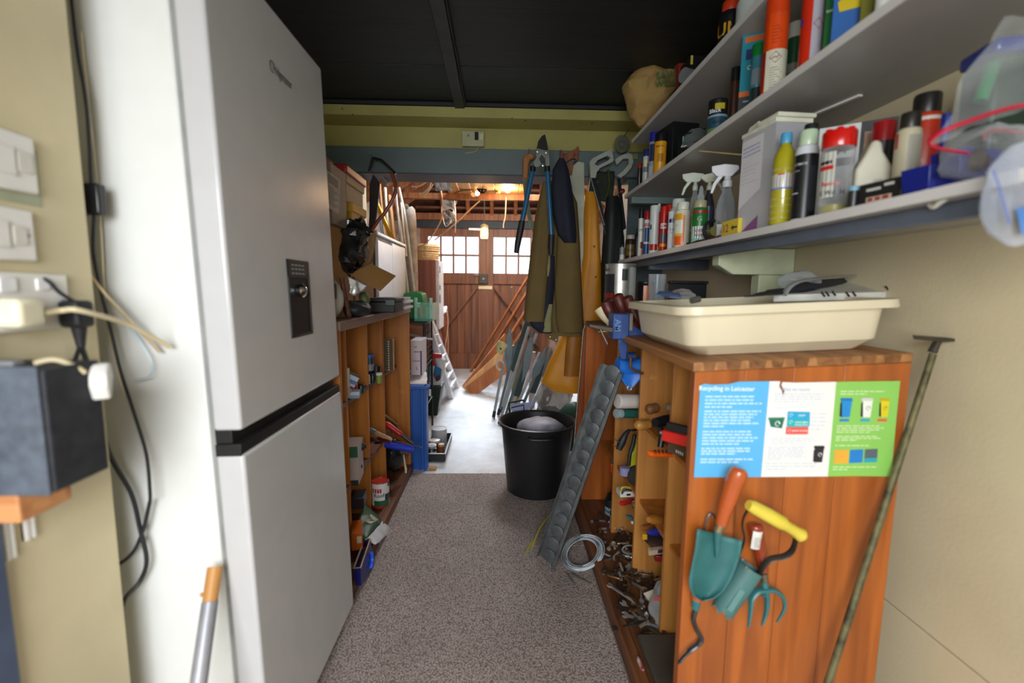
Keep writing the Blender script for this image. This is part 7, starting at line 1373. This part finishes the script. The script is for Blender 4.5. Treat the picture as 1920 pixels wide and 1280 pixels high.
q = [TLs(px, py, 4.03) for px, py in ((815, 680), (828, 688), (826, 706), (818, 712), (812, 700))]; B(P('1f6a9a', .4)).prism([(p.x, p.z + dz) for p in q], .002, Matrix.Translation((0, 4.038, 0))).build('label', wk_)
q = [TLs(px, py, 4.03) for px, py in ((815, 701), (826, 699), (825, 708), (818, 712))]; B(P('3a1a4a', .4)).prism([(p.x, p.z + dz) for p in q], .002, Matrix.Translation((0, 4.0365, 0))).build('label', wk_)
b2 = B(P('b02a4a', .4)); e = TLs(815, 700, 4.03); b2.box(e.x - .006, e.x + .012, 4.0338, 4.035, e.z + dz - .02, e.z + dz + .0); b2.use(hx('2a2a30')); e = TLs(805, 700, 4.03); b2.text('Weed', .05, Matrix.Translation((e.x, 4.0388, e.z + dz)) @ TXT @ Matrix.Rotation(pi / 2, 4, 'Z')); o = b2.build('print', wk_); o['kind'] = 'stuff'
gk = pole('garden_stick', 'dark pole with a red tip standing by the weedkiller', 'pole', TLs(807, 646, 3.85), TLs(799, 735, 3.85), .016, P('1f2a2a', .4)); B(P('c0202c', .4)).cyl(TLs(808, 642, 3.85), TLs(806.5, 651, 3.85), .018).build('red_tip', gk)
pole('teal_umbrella', 'furled teal umbrella standing by the dark pole', 'umbrella', TLs(799, 644, 3.8), TLs(795, 730, 3.8), .026, P('1f6a78', .5))
pole('chrome_rail', 'bright metal rail lying across the wire rack', 'rail', TLs(768, 628, 3.30), TLs(812, 636, 3.30), .010, P('c8c8cc', .2, .9))
lbx = TLs(770, 640, 3.05); cbx = carton(((lbx.x + TLs(790, 640, 3.05).x) / 2, 3.05, TLs(780, 703, 3.05).z), TLs(791, 640, 3.05).x - lbx.x, .2, TLs(780, 638, 3.05).z - TLs(780, 703, 3.05).z, 0, 'white and violet printed carton behind the blue crate lid', 'cfcad0', prints=[(.86, 1, 0, .7, '3a3470'), (.3, .8, .66, .68, '2a2a34'), (.2, .82, .4, .415, '2a2a34'), (.3, .6, .8, .82, '5a5a64')], texts=[('L', .55, .2, .12, '33333c')])
tag(sheet(B(P('d8d4d2', .6)), TLs(768, 722, 2.95), TLs(799, 722, 2.95), TLs(800, 697, 3.2), TLs(770, 694, 3.2), .012, 16, 77, 10, 10).build('papers', solid=.01), 'crumpled white papers under the printed carton', 'paper')
pst = thing('plastic_tub', 'dark plastic tub under the white papers', 'tub', (-.52, 3.05, 0)); B(P('25282c', .5)).box(-.66, -.505, 2.955, 3.25, 0, TLs(785, 718, 2.95).z - .012).build('tub', pst, bev=.01)
wbx = lbox('wooden-sided box on the wire rack\'s middle shelf', -.79, -.56, 3.38, 3.68, .566, .86, W('6a3a1c', '8a5428', (4, 30, 30), .6), 'box', 'wooden_box')
# blue crate lid standing on end
bl_c = thing('crate_lid', 'bright blue plastic crate lid standing on end by the left cabinet', 'lid', (-.49, 2.82, 0)); BB = P('1d55a6', .42, v=.06)
bx0, bx1 = TY(771, 800, 2.80).x, TY(805, 800, 2.80).x; zt_ = TY(790, 722, 2.80).z
B(BB).box(bx0, bx1 - .03, 2.79, 2.80, 0.0005, zt_ - .02).box(bx0, bx0 + .012, 2.78, 2.79, 0.0005, zt_ - .02).box(bx1 - .062, bx1 - .05, 2.775, 2.79, .0005, zt_ - .02).build('panel', bl_c, bev=.003); B(BB).box(bx1 - .03, bx1 - .012, 2.765, 2.84, 0.0005, zt_).box(bx0, bx1 + .004, 2.76, 2.84, zt_ - .02, zt_).build('rim', bl_c, bev=.004)
B(P('cfd4da', .3)).cyl(TY(806, 742, 2.80), TY(806, 730, 2.80), .008).build('catch', bl_c)
# paint pots in a black tray
ptx = thing('roller_tray', 'black paint tray of small tins on the concrete', 'tray', TZ(818, 850, .001)); a, c = TZ(801, 868, .0), TZ(833, 812, .0); BT = P('141518', .4)
x0, x1, y0, y1 = -.49, -.345, 2.92, 3.36
B(BT).box(x0, x1, y0, y1, .001, .008).box(x0, x1, y0, y0 + .008, .008, .055).box(x0, x1, y1 - .008, y1, .008, .055).box(x0, x0 + .008, y0 + .008, y1 - .008, .008, .055).box(x1 - .008, x1, y0 + .008, y1 - .008, .008, .055).build('tray', ptx, bev=.003)
B(P('d0d4d8', .3)).tube([V((x0 + .02, y0 - .001, .056)), V((x1, y0 - .001, .056)), V((x1, y1, .056))], .004, 6).build('rim', ptx)
for i, (x, y, w2, h2, k, bd, cp_, lab) in enumerate(((-.43, 3.27, .058, .11, 'tin', 'b4b6b8', 'd8d8d8', 'largest silvery paint tin at the back of the black tray'), (-.445, 3.13, .040, .07, 'full', '6a4a34', 'cfcac4', 'small tin with a pale lid, second in the black tray'), (-.455, 3.04, .036, .065, 'full', '2a2a2c', 'd4d0cc', 'small dark tin with a white lid, third in the black tray'), (-.44, 2.965, .034, .085, 'wide', '1c2026', '8a8e90', 'dark glass jar with a white label at the front of the black tray'), (-.385, 3.03, .022, .075, 'full', '7a4a2a', 'b88a5a', 'slim brown bottle at the edge of the black tray'))):
    p = V((x, y, .0085)); t = thing('paint_tin' if i < 3 else 'jar', lab, 'tin' if i < 3 else 'jar', p, facing(p)); pb, pc = PROF[k]; B(hx(bd)).lathe([(a_ * w2, b_ * h2) for a_, b_ in pb], 20).build('body', t, True)
    if pc: B(hx(cp_)).lathe([(a_ * w2, b_ * h2) for a_, b_ in pc], 20).build('lid', t, True)
    if i == 3: B(hx('d4d4d0')).lathe([(w2 * 1.006, .1 * h2), (w2 * 1.006, .6 * h2)], 8, a0=-.3, a1=1.1, thick=1).build('label', t, True)
p = TZ(812, 880, .001); tag(B(P('a87a4c', .7)).box(p.x - .03, p.x + .02, p.y - .015, p.y + .02, .001, .018).build('wood_offcut', bev=.002), 'small brown offcut of wood by the carpet edge', 'offcut')
# ================================================================== garage, right side
BOARDW = W('8a4a24', 'b06c38', (20, 20, 1.5), .6)
for i, (a, c, wd_, lab) in enumerate((((1004, 496, 6.1), (884, 693, 6.15), .05, 'thin long lath, outermost of the planks leaning by the doors'), ((1006, 520, 5.9), (897, 697, 6.0), .10, 'long brown plank just inside the thin lath'), ((1010, 545, 5.7), (912, 700, 5.8), .12, 'long brown plank resting on the lower timber pile'), ((1012, 575, 5.4), (925, 702, 5.5), .12, 'shorter brown plank nearest the folded chairs'))):
    A_, C_ = TY(*a), TY(*c); d = (C_ - A_).normalized(); C_ = A_ + d * ((.012 - A_.z) / d.z); B_ = B(BOARDW).bar(A_, C_, wd_, .022, V((.8, -.2, .5))); tag(B_.build('plank', bev=.002), lab, 'plank')
for i, (a, c, m, lab) in enumerate((((955, 632, 5.1), (900, 700, 5.05), BOARDW, 'brown board on the low timber pile, upper one'), ((962, 650, 5.0), (904, 706, 4.95), PINE, 'pale-edged board on the low timber pile, lower one'), ((965, 672, 4.9), (915, 709, 4.9), BOARDW, 'brown board lowest in the low timber pile'))):
    A_, C_ = TY(*a), TY(*c); d = (C_ - A_).normalized(); C_ = A_ + d * ((.012 - A_.z) / d.z); tag(B(m).bar(A_, C_, .14, .03, V((.6, -.5, .6))).build('plank', bev=.002), lab, 'plank')
CH = P('66757a', .4, .1, v=.12); CHL = P('aab2b6', .35, .2, v=.1); SEATM = P('2c3c36', .6, v=.15)
def fchair(k, label, foot, top, arm, y, seat):
    t = thing('folding_chair', label, 'chair', TY(foot[0][0], foot[0][1], y), group='folded garden chairs')
    for i, (f_, t_) in enumerate(zip(foot, top)):
        A_ = TY(*f_, y + .07 * i); C_ = TY(*t_, y + .05 + .07 * i); d = (C_ - A_).normalized(); A_ = A_ + d * ((.014 - A_.z) / d.z)
        B(CH if i == 1 else CHL).tube([A_, (A_ + C_) / 2, C_], .0125, 8).build('leg', t); B(BLACKRUB).cyl(A_ - d * .008, A_ + d * .05, .0155, n=10).build('rubber_foot', t)
    flatp(B(CH), arm, y + .02, .03).build('armrest', t, bev=.004)
    flatp(B(SEATM), seat, y + .12, .012).build('seat', t); 
    return t
fc0 = fchair(0, 'folded dark green garden chair nearest the timber pile, pointed armrest up', [(926, 778), (932, 786), (938, 782)], [(952, 640), (968, 640), (985, 602)], [(947, 640), (955, 612), (958, 620), (962, 655), (957, 690), (950, 700)], 3.95, [(955, 690), (985, 600), (996, 606), (965, 700)])
fchair(1, 'folded grey-green garden chair second from the timber pile', [(938, 788), (946, 784), (954, 778)], [(992, 612), (1000, 620), (1006, 625)], [(982, 664), (990, 640), (998, 632), (1000, 650), (992, 690), (978, 718)], 3.75, [(960, 740), (990, 640), (1002, 645), (975, 745)])
fchair(2, 'folded dark garden chair behind the bucket, third from the timber pile', [(968, 765), (978, 765), (990, 765)], [(1012, 660), (1026, 650), (1036, 655)], [(1000, 690), (1014, 668), (1024, 650), (1024, 670), (1012, 700), (998, 712)], 3.6, [(990, 735), (1010, 680), (1022, 684), (1004, 738)])
fchair(3, 'folded dark garden chair under the yellow raincoat, rightmost of the row', [(985, 790), (1000, 790), (1014, 790)], [(1030, 690), (1040, 690), (1052, 690)], [(1016, 700), (1026, 668), (1034, 650), (1036, 668), (1028, 700), (1018, 716)], 3.45, [(1010, 760), (1034, 700), (1046, 704), (1024, 762)])
p = TY(939, 652, 3.97); fp = thing('plant_pot', 'pale yellow pot hooked on the first folded chair', 'pot', p); B(P('d2c68c', .5, v=.15)).lathe([(.03, -.05), (.048, .02), (.05, .05), (.04, .05), (.02, -.03)], 14, Matrix.Translation(p) @ Matrix.Rotation(.4, 4, 'Y')).build('pot', fp); lump(B(P('4a5a24', .7, v=.2)), p + V((0, -.035, .0)), .014, .014, .014, .4, 40, 5, 10, 6).build('sprig', fp)
B(P('d8d8d8', .4)).tube([TY(938 + 7 * cos(u), 684 + 9 * sin(u), 3.98) for u in [i * .45 for i in range(14)]], .008, 8, closed=True).build('cup_ring', fc0)
tag(B(P('9a7434', .7, v=.1)).box(TY(960, 680, 4.4).x, TY(969, 680, 4.4).x + .03, 4.4, 4.46, .0, TY(960, 648, 4.4).z).build('cardboard_tube'), 'tan card panel standing behind the first folded chair', 'cardboard')
tag(B(P('b89a90', .7)).box(TY(993, 680, 4.3).x, TY(1004, 680, 4.3).x, 4.3, 4.34, 0, TY(998, 660, 4.3).z).build('pink_panel'), 'pinkish panel glimpsed between the folded chairs', 'panel')
tag(lump(B(G('b8b4b0', .3, .15)), TY(1035, 748, 3.2), .13, .12, .12, .4, 9, 83).build('clear_sack'), 'clear crumpled plastic sack behind the black tub', 'sack'); 
tag(lump(B(P('6a605a', .8, v=.2)), TY(1036, 760, 3.25) + V((0, 0, -.14)), .13, .1, .14, .3, 9, 84).build('brown_sack'), 'grey-brown sack under the clear plastic behind the tub', 'sack')
tag(lump(B(P('123c2a', .5, v=.2)), TY(1075, 760, 3.0) + V((0, 0, -.155)), .11, .1, .17, .2, 9, 85).build('green_sack'), 'dark green sack beside the clear plastic, right of the tub', 'sack')
# ================================================================== garage lights and things in the roof
BULB = P('ffd9a0', .3, e=14)
pn = thing('pendant_lamp', 'lit glass jar lamp hanging before the garage doors', 'lamp', TY(908, 446, 5.6)); p = TY(908, 436, 5.6)
B(P('5a3a22', .6)).cyl(p + V((0, 0, .08)), V((p.x, 5.6, 2.93)), .006, n=6).build('cord', pn); B(P('c8a878', .4, .3)).lathe([(.045, .055), (.05, .08), (.02, .1), (0, .1)], 16, Matrix.Translation(p)).build('cap', pn)
B(BULB).lathe([(0, -.04), (.026, -.03), (.034, 0), (.022, .035), (.012, .05)], 16, Matrix.Translation(p)).build('bulb', pn); B(G('fff4e0', .08)).lathe([(0, -.07), (.044, -.066), (.048, -.03), (.046, .055)], 18, Matrix.Translation(p), thick=1).build('jar', pn)
lamp('jar_lamp_light', p + V((0, 0, -.10)), 9, (1, .72, .42), .05)
B(P('e0d8c8', .4)).bar(TY(879, 429, 5.6), TY(905, 430, 5.6), .02, .02).build('side_bracket', pn)
sf = thing('spot_fitting', 'black and brass spotlight fitting on the tie beam', 'light fitting', TY(940, 366, 4.5)); Yf = 4.5
B(P('b08a5a', .3, .8)).tube(smooth([TY(850, 364, Yf), TY(862, 358, Yf), TY(885, 355, Yf), TY(905, 353, Yf), TY(930, 348, Yf)], 4), .009, 8).build('arm', sf)
dk_ = fr(TY(904, 352, Yf - .05), V((.1, -1, -.25))); B(P('17130f', .35, .4)).lathe([(0, -.02), (.05, -.018), (.052, .006), (.044, .012), (0, .013)], 20, dk_).build('disc', sf)
for k in range(6): B(P('e8d8b8', .3, .8)).lathe([(.0055, 0), (.004, .004), (0, .005)], 8, dk_ @ Matrix.Rotation(k * 1.047, 4, 'Z') @ Matrix.Translation((.03, 0, .0115))).build('stud', sf)
B(P('b88a4a', .3, .9)).cyl(TY(922, 352, Yf), TY(934, 352, Yf), .012).cyl(TY(934, 362, Yf), TY(936, 346, Yf), .024, .02).build('spot_head', sf)
B(P('d0c8bc', .25, .7)).lathe([(.018, 0), (.028, .03), (.03, .05)], 14, fr(TY(890, 359, Yf), V((-.1, -.6, -.5))), thick=1).build('spot_head', sf); B(BULB).lathe([(0, -.02), (.018, -.01), (.022, .008), (.012, .024), (0, .028)], 12, Matrix.Translation(TY(895, 363, Yf - .03))).build('bulb', sf)
wl = thing('work_lamp', 'bright bulb glowing under the pale roof boards', 'lamp', TY(952, 356, 4.55)); B(BULB).lathe([(0, -.03), (.026, -.015), (.03, .01), (.02, .03), (0, .035)], 14, Matrix.Translation(TY(952, 356, 4.5))).build('bulb', wl); B(P('d8c8b0', .4)).lathe([(.022, .034), (.022, .06), (0, .06)], 12, Matrix.Translation(TY(952, 356, 4.5))).build('holder', wl)
lamp('work_lamp_light', TY(952, 356, 4.46) + V((0, -.03, -.02)), 16, (1, .66, .38), .04)
FS = P('d8dade', .3, .35, v=.35, s=20, h2='85888e')
f1_ = thing('foil_insulation', 'crumpled silver foil tucked over the tie beam', 'foil', TY(828, 358, 4.4)); sheet(B(FS), TY(811, 338, 4.2), TY(843, 336, 4.2), TY(846, 359, 4.3), TY(818, 358, 4.3), .03, 14, 91, 16, 14).build('sheet', f1_)
f2_ = thing('foil_bundle', 'silver foil and wire bundle hanging below the tie beam', 'foil', TY(840, 424, 4.75)); sheet(B(FS), TY(825, 374, 4.76), TY(856, 374, 4.76), TY(854, 394, 4.78), TY(832, 394, 4.78), .02, 16, 92, 14, 12).build('sheet', f2_)
sheet(B(P('c0c2c6', .3, .4, v=.3, s=20, h2='5a5c62')), TY(830, 394, 4.76), TY(854, 394, 4.76), TY(853, 416, 4.78), TY(836, 418, 4.78), .03, 18, 93, 14, 12).build('sheet', f2_)
for pts in ([(830, 378), (828, 395), (832, 415), (836, 424), (842, 420), (846, 412)], [(852, 376), (854, 400), (854, 420), (853, 436)], [(832, 400), (842, 408), (852, 414)], [(834, 392), (846, 398), (856, 414)]): B(P('d0d0d4', .3, .6)).tube(smooth([TY(x, y, 4.7) for x, y in pts], 5), .006, 6).build('wire', f2_)
sr = P('cfa078', .6)
tag(B(sr).tube(smooth([TY(827, 358, 4.66), TY(829, 372, 4.66), TY(830, 394, 4.68), TY(827, 412, 4.7), TY(815, 435, 4.72), TY(800, 455, 4.74), TY(782, 463, 4.78)], 6), .007, 6).build('rope'), 'beige rope from the foil down to the wicker basket', 'rope')
tag(B(sr).tube(smooth([TY(900, 376, 4.72), TY(880, 394, 4.74), TY(855, 418, 4.76), TY(830, 438, 4.78), TY(815, 450, 4.8)], 6), .007, 6).build('rope'), 'beige rope from the tie beam sloping across to the basket', 'rope')
tag(B(P('d8cfc4', .5)).tube(smooth([TY(949, 370, 4.672), TY(948, 395, 4.67), TY(947, 408, 4.67), TY(944, 420, 4.67), TY(944, 427, 4.67)], 5), .005, 6).build('pull_cord'), 'white pull cord hanging from the tie beam before the right door', 'cord')
for i, (a, c) in enumerate((((772, 350), (800, 341)), ((792, 368), (812, 345)), ((800, 362), (808, 342)), ((786, 364), (806, 350)))):
    tag(B(P('b89a80', .5)).tube(smooth([TY(*a, 4.2), TY((a[0] + c[0]) / 2, (a[1] + c[1]) / 2 + 4, 4.2), TY(*c, 4.2)], 4), .006, 6).build('loose_cable'), 'thin cable draped in the garage roof beside the foil', 'cable', 'cables draped in the garage roof')
nail(704, 300, 'brown-framed bow saw')
KR = P('a88a50', .8, v=.12, s=8, b=.3)
b2 = drape(B(KR), [(124, 1212, 1268, .05), (134, 1196, 1276, .08), (150, 1172, 1277, .10), (163, 1165, 1274, .10), (180, 1172, 1266, .10), (200, 1173, 1252, .085), (222, 1178, 1232, .06), (238, 1190, 1206, .02)], 2.36, .10, 4, 21, 44, 6)
def ridge(p):
    q = p * 9; n1 = 1 - abs(noise.noise(q)) * 2; n2 = 1 - abs(noise.noise(q * 2.1 + V((5, 3, 1)))) * 2
    return p + V((noise.noise(q * 1.3 + V((9, 0, 0))) * .02, -.020 * n1 - .010 * n2, noise.noise(q * 1.3 + V((0, 9, 0))) * .014))
b2.v = [ridge(p) for p in b2.v]; b2.build('bag', pbag, ang=24)
lb = B(P('3c6a34', .7)); lb.at(TY(1250, 140, 2.215)).text('SAVE', .045, TXT @ Matrix.Rotation(.15, 4, 'Z')); lb.at(TY(1252, 155, 2.215)).text('WELLS', .04, TXT @ Matrix.Rotation(.15, 4, 'Z')).build('lettering', pbag)
for o in list(COL.objects):
    if o.type == 'MESH' and o.parent and o.name.split('.')[0] in ('print', 'lettering'): o['kind'] = 'stuff'
